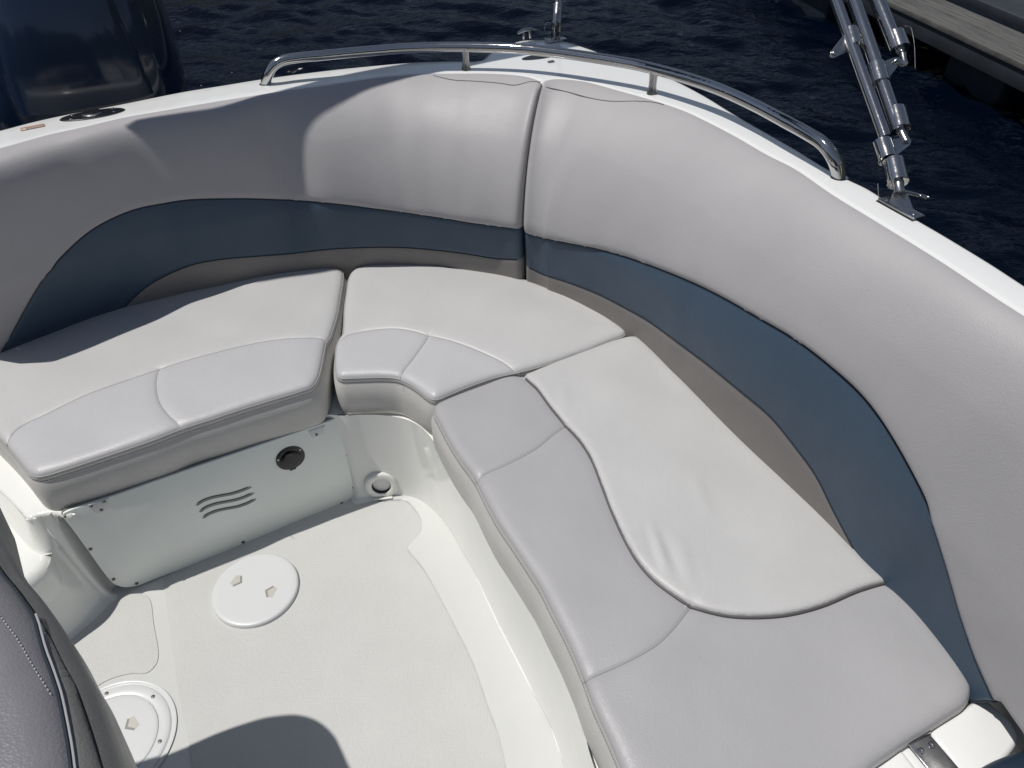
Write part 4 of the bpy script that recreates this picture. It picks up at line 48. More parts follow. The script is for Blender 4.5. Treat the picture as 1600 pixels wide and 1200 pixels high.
D['rail'] = [[-0.6422,2.0919,0.8772],[-0.6371,2.0883,0.8875],[-0.6316,2.0855,0.8977],[-0.6251,2.0857,0.9078],[-0.618,2.0878,0.9173],[-0.6094,2.0909,0.925],[-0.5995,2.0952,0.9301],[-0.5888,2.0993,0.9336],[-0.5774,2.1022,0.9358],[-0.5657,2.1045,0.937],[-0.5539,2.1066,0.9376],[-0.5421,2.1088,0.9382],[-0.5302,2.1108,0.9385],[-0.5184,2.1127,0.9386],[-0.5065,2.1146,0.9385],[-0.4947,2.1166,0.9385],[-0.4829,2.1186,0.9386],[-0.4711,2.1209,0.9387],[-0.4593,2.1232,0.9388],[-0.4475,2.1256,0.9388],[-0.4358,2.1279,0.9389],[-0.424,2.1302,0.939],[-0.4122,2.1323,0.9391],[-0.4003,2.1344,0.9392],[-0.3885,2.1362,0.9393],[-0.3766,2.138,0.9394],[-0.3647,2.1397,0.9395],[-0.3529,2.1415,0.9397],[-0.341,2.1432,0.9398],[-0.3291,2.1448,0.9399],[-0.3172,2.1463,0.94],[-0.3052,2.1476,0.9402],[-0.2933,2.1487,0.9403],[-0.2813,2.1497,0.9405],[-0.2693,2.1503,0.9407],[-0.2573,2.1507,0.9409],[-0.2453,2.1507,0.9411],[-0.2333,2.1505,0.9413],[-0.2214,2.1501,0.9416],[-0.2094,2.1494,0.9418],[-0.1974,2.1486,0.9421],[-0.1854,2.1476,0.9423],[-0.1735,2.1464,0.9426],[-0.1616,2.1451,0.9429],[-0.1497,2.1436,0.9432],[-0.1378,2.142,0.9435],[-0.1259,2.1402,0.9438],[-0.114,2.1383,0.9441],[-0.1022,2.1364,0.9445],[-0.0904,2.1343,0.9448],[-0.0786,2.132,0.9451],[-0.0668,2.1297,0.9455],[-0.0551,2.1271,0.9458],[-0.0434,2.1244,0.9462],[-0.0318,2.1216,0.9465],[-0.0202,2.1185,0.9469],[-0.0086,2.1153,0.9473],[0.0029,2.1118,0.9477],[0.0143,2.108,0.9481],[0.0256,2.104,0.9485],[0.0368,2.0998,0.949],[0.0479,2.0952,0.9494],[0.0589,2.0904,0.9499],[0.0697,2.0853,0.9504],[0.0805,2.0801,0.9508],[0.0912,2.0746,0.9513],[0.1018,2.0689,0.9518],[0.1123,2.0632,0.9523],[0.1228,2.0574,0.9529],[0.1332,2.0515,0.9534],[0.1436,2.0454,0.9539],[0.1538,2.0392,0.9544],[0.164,2.0329,0.9549],[0.1742,2.0266,0.9555],[0.1843,2.0201,0.956],[0.1943,2.0135,0.9566],[0.2043,2.0069,0.9571],[0.2143,2.0002,0.9576],[0.2242,1.9935,0.9582],[0.234,1.9866,0.9587],[0.2438,1.9797,0.9593],[0.2536,1.9728,0.9599],[0.2634,1.9658,0.9604],[0.2731,1.9588,0.961],[0.2827,1.9516,0.9615],[0.2923,1.9444,0.9621],[0.3017,1.937,0.9627],[0.311,1.9294,0.9633],[0.3201,1.9216,0.9639],[0.329,1.9136,0.9645],[0.3377,1.9053,0.9651],[0.3462,1.8969,0.9657],[0.3545,1.8882,0.9663],[0.3627,1.8794,0.967],[0.3707,1.8705,0.9676],[0.3785,1.8615,0.9682],[0.3862,1.8523,0.9689],[0.3938,1.843,0.9695],[0.4013,1.8336,0.9702],[0.4087,1.8242,0.9708],[0.416,1.8147,0.9715],[0.4231,1.8051,0.9721],[0.4302,1.7954,0.9728],[0.4371,1.7856,0.9735],[0.444,1.7758,0.9741],[0.4506,1.7658,0.9748],[0.4572,1.7558,0.9755],[0.4635,1.7456,0.9761],[0.4697,1.7353,0.9768],[0.4757,1.725,0.9775],[0.4815,1.7145,0.9782],[0.4871,1.7039,0.9789],[0.4925,1.6932,0.9795],[0.4977,1.6824,0.9802],[0.5028,1.6715,0.9809],[0.5077,1.6606,0.9816],[0.5126,1.6497,0.9823],[0.5173,1.6386,0.983],[0.522,1.6276,0.9837],[0.5266,1.6165,0.9844],[0.5311,1.6055,0.9851],[0.5356,1.5943,0.9858],[0.5399,1.5831,0.9865],[0.544,1.5719,0.9872],[0.5481,1.5606,0.9879],[0.552,1.5493,0.9886],[0.5559,1.538,0.9893],[0.5598,1.5266,0.99],[0.5637,1.5153,0.9907],[0.5676,1.504,0.9913],[0.5717,1.4927,0.992],[0.5758,1.4815,0.9926],[0.58,1.4702,0.9932],[0.5841,1.459,0.9938],[0.5883,1.4477,0.9942],[0.5926,1.4365,0.9944],[0.5968,1.4253,0.9946],[0.6011,1.4141,0.9948],[0.6056,1.403,0.9941],[0.6105,1.3923,0.9915],[0.6156,1.3824,0.9871],[0.621,1.3737,0.9809],[0.627,1.3682,0.9722],[0.6328,1.3654,0.9621],[0.6376,1.3623,0.9515],[0.6415,1.3593,0.9406]]
D['posts'] = [[-0.1021,2.1538,0.8835],[0.3724,1.8849,0.9068]]
D['oval_c'] = [[-1.0356,1.905,0.8804]]
D['oval_a'] = [[-0.9627,1.9303,0.8803]]
D['oval_b'] = [[-1.1034,1.8754,0.8808]]
D['lab_a'] = [[-1.1739,1.8194,0.8826]]
D['lab_b'] = [[-1.1288,1.8437,0.8821]]
D['hinge_a'] = [[0.6754,1.2527,0.9471]]
D['hinge_b'] = [[0.7062,1.1718,0.9521]]
D['panel_o'] = [[-0.9639,1.1088,0.0]]
D['panel_u'] = [[0.8816,0.4721]]
D['panel_out'] = [[-0.0447,0.3043],[-0.039,0.306],[-0.033,0.3067],[-0.027,0.307],[-0.021,0.307],[-0.015,0.3068],[-0.009,0.3066],[-0.003,0.3062],[0.0029,0.3059],[0.0089,0.3055],[0.0149,0.3051],[0.0209,0.3046],[0.0269,0.3042],[0.0329,0.3038],[0.0389,0.3034],[0.0449,0.303],[0.0508,0.3027],[0.0568,0.3024],[0.0628,0.3022],[0.0688,0.302],[0.0748,0.3019],[0.0808,0.3018],[0.0868,0.3017],[0.0928,0.3015],[0.0988,0.3014],[0.1048,0.3013],[0.1108,0.3011],[0.1168,0.301],[0.1228,0.3009],[0.1288,0.3007],[0.1348,0.3006],[0.1408,0.3005],[0.1468,0.3003],[0.1528,0.3002],[0.1588,0.3],[0.1648,0.2999],[0.1708,0.2997],[0.1768,0.2996],[0.1828,0.2995],[0.1888,0.2993],[0.1948,0.2991],[0.2008,0.299],[0.2068,0.2988],[0.2128,0.2987],[0.2188,0.2985],[0.2248,0.2983],[0.2308,0.2982],[0.2368,0.298],[0.2428,0.2978],[0.2488,0.2976],[0.2548,0.2974],[0.2608,0.2973],[0.2668,0.2971],[0.2728,0.2969],[0.2788,0.2967],[0.2848,0.2964],[0.2908,0.2962],[0.2968,0.296],[0.3028,0.2958],[0.3088,0.2956],[0.3148,0.2954],[0.3208,0.2952],[0.3268,0.2949],[0.3328,0.2947],[0.3388,0.2945],[0.3448,0.2943],[0.3508,0.2941],[0.3568,0.2939],[0.3628,0.2936],[0.3688,0.2934],[0.3748,0.2932],[0.3808,0.293],[0.3868,0.2928],[0.3928,0.2926],[0.3988,0.2924],[0.4048,0.2922],[0.4108,0.292],[0.4168,0.2918],[0.4228,0.2916],[0.4288,0.2914],[0.4348,0.2912],[0.4407,0.291],[0.4467,0.2908],[0.4527,0.2906],[0.4587,0.2904],[0.4647,0.2903],[0.4707,0.2901],[0.4767,0.2899],[0.4827,0.2897],[0.4887,0.2895],[0.4947,0.2893],[0.5007,0.2891],[0.5067,0.2889],[0.5127,0.2888],[0.5187,0.2886],[0.5247,0.2884],[0.5307,0.2882],[0.5367,0.2881],[0.5427,0.2879],[0.5487,0.2878],[0.5547,0.2877],[0.5607,0.2875],[0.5667,0.2875],[0.5727,0.2874],[0.5787,0.2874],[0.5847,0.2875],[0.5907,0.2879],[0.5967,0.2882],[0.6027,0.2884],[0.6087,0.2877],[0.6138,0.285],[0.6147,0.2792],[0.6143,0.2732],[0.6142,0.2672],[0.6141,0.2612],[0.614,0.2552],[0.6139,0.2492],[0.6137,0.2432],[0.6136,0.2372],[0.6134,0.2312],[0.6132,0.2252],[0.6131,0.2192],[0.6129,0.2132],[0.6127,0.2072],[0.6124,0.2012],[0.6122,0.1952],[0.612,0.1892],[0.6117,0.1832],[0.6114,0.1772],[0.6111,0.1712],[0.6108,0.1652],[0.6105,0.1592],[0.6102,0.1532],[0.6098,0.1473],[0.6095,0.1413],[0.6092,0.1353],[0.6088,0.1293],[0.6084,0.1233],[0.6081,0.1173],[0.6077,0.1113],[0.6073,0.1053],[0.6069,0.0993],[0.6065,0.0934],[0.6061,0.0874],[0.6056,0.0814],[0.6051,0.0754],[0.6048,0.0694],[0.6044,0.0634],[0.6041,0.0574],[0.6036,0.0514],[0.6029,0.0455],[0.6018,0.0396],[0.6003,0.0338],[0.5986,0.028],[0.5965,0.0224],[0.5939,0.017],[0.5904,0.0122],[0.586,0.0081],[0.581,0.0048],[0.5756,0.0022],[0.57,0.0],[0.5643,-0.0018],[0.5585,-0.0034],[0.5526,-0.0047],[0.5467,-0.0058],[0.5408,-0.0066],[0.5348,-0.0072],[0.5288,-0.0078],[0.5228,-0.0082],[0.5169,-0.0086],[0.5109,-0.009],[0.5049,-0.0093],[0.4989,-0.0095],[0.4929,-0.0097],[0.4869,-0.0098],[0.4809,-0.0099],[0.4749,-0.0099],[0.4689,-0.0099],[0.4629,-0.0098],[0.4569,-0.0097],[0.4509,-0.0096],[0.4449,-0.0095],[0.4389,-0.0093],[0.4329,-0.0091],[0.4269,-0.009],[0.4209,-0.0088],[0.4149,-0.0086],[0.4089,-0.0084],[0.4029,-0.0082],[0.3969,-0.008],[0.3909,-0.0078],[0.3849,-0.0076],[0.3789,-0.0074],[0.3729,-0.0072],[0.3669,-0.007],[0.3609,-0.0069],[0.3549,-0.0067],[0.3489,-0.0066],[0.3429,-0.0065],[0.3369,-0.0064],[0.3309,-0.0063],[0.3249,-0.0062],[0.3189,-0.0061],[0.3129,-0.006],[0.3069,-0.0059],[0.3009,-0.0059],[0.2949,-0.0058],[0.2889,-0.0057],[0.2829,-0.0056],[0.2769,-0.0056],[0.2709,-0.0055],[0.2649,-0.0054],[0.2589,-0.0053],[0.2529,-0.0052],[0.2469,-0.0051],[0.2409,-0.005],[0.2349,-0.0049],[0.2289,-0.0048],[0.2229,-0.0046],[0.2169,-0.0045],[0.2109,-0.0044],[0.2049,-0.0042],[0.1989,-0.004],[0.1929,-0.0038],[0.1869,-0.0036],[0.1809,-0.0034],[0.1749,-0.0032],[0.1689,-0.0029],[0.1629,-0.0027],[0.1569,-0.0024],[0.1509,-0.0021],[0.1449,-0.0019],[0.1389,-0.0016],[0.1329,-0.0013],[0.1269,-0.001],[0.1209,-0.0007],[0.1149,-0.0004],[0.109,-0.0001],[0.103,0.0002],[0.097,0.0006],[0.091,0.0009],[0.085,0.0012],[0.079,0.0015],[0.073,0.0018],[0.067,0.0021],[0.061,0.0024],[0.055,0.0027],[0.049,0.003],[0.043,0.0031],[0.037,0.003],[0.031,0.003],[0.025,0.003],[0.019,0.0035],[0.0131,0.0045],[0.0073,0.006],[0.0017,0.0081],[-0.0038,0.0105],[-0.009,0.0135],[-0.0138,0.0171],[-0.0181,0.0213],[-0.0218,0.026],[-0.0251,0.0311],[-0.0278,0.0364],[-0.0301,0.0419],[-0.0317,0.0477],[-0.0328,0.0536],[-0.0336,0.0595],[-0.0344,0.0655],[-0.0352,0.0714],[-0.0357,0.0774],[-0.0362,0.0834],[-0.0366,0.0894],[-0.037,0.0954],[-0.0374,0.1014],[-0.0377,0.1074],[-0.038,0.1134],[-0.0383,0.1193],[-0.0386,0.1253],[-0.0389,0.1313],[-0.0391,0.1373],[-0.0394,0.1433],[-0.0396,0.1493],[-0.0399,0.1553],[-0.0401,0.1613],[-0.0404,0.1673],[-0.0407,0.1733],[-0.041,0.1793],[-0.0413,0.1853],[-0.0416,0.1913],[-0.0419,0.1973],[-0.0422,0.2033],[-0.0425,0.2093],[-0.0427,0.2153],[-0.043,0.2213],[-0.0433,0.2273],[-0.0436,0.2333],[-0.0439,0.2392],[-0.0442,0.2452],[-0.0446,0.2512],[-0.0451,0.2572],[-0.0456,0.2632],[-0.0462,0.2692],[-0.0467,0.2751],[-0.0472,0.2811],[-0.0476,0.2871],[-0.0476,0.2931],[-0.0471,0.2991]]
D['screws'] = [[-0.0419,0.2942],[-0.0342,0.1766],[-0.0253,0.0579],[0.0138,0.0146],[0.2781,0.0055],[0.5491,-0.0013],[0.5914,0.0384],[0.5974,0.1585],[0.6026,0.2806]]
D['slots'] = [[[0.2118,0.1844],[0.2291,0.1905],[0.2507,0.1897],[0.2726,0.1842],[0.2946,0.1776],[0.3179,0.175],[0.3456,0.1758]],[[0.2122,0.1599],[0.2299,0.1671],[0.2516,0.1662],[0.2738,0.1605],[0.2959,0.1538],[0.3194,0.151],[0.3462,0.1535]],[[0.2131,0.1371],[0.2307,0.1433],[0.2526,0.1423],[0.2749,0.1364],[0.2972,0.1295],[0.3212,0.1276],[0.3454,0.1316]]]
D['socket'] = [[0.4564,0.2192]]
D['brk'] = [[[0.0064,0.3042],[0.0508,0.3022],[0.0423,0.2708],[0.0142,0.2699]],[[0.5165,0.2815],[0.5599,0.2802],[0.5493,0.2548],[0.5222,0.2548]]]
D['brks'] = [[[0.0124,0.2987],[0.0396,0.298],[0.0267,0.2776]],[[0.534,0.2622]]]
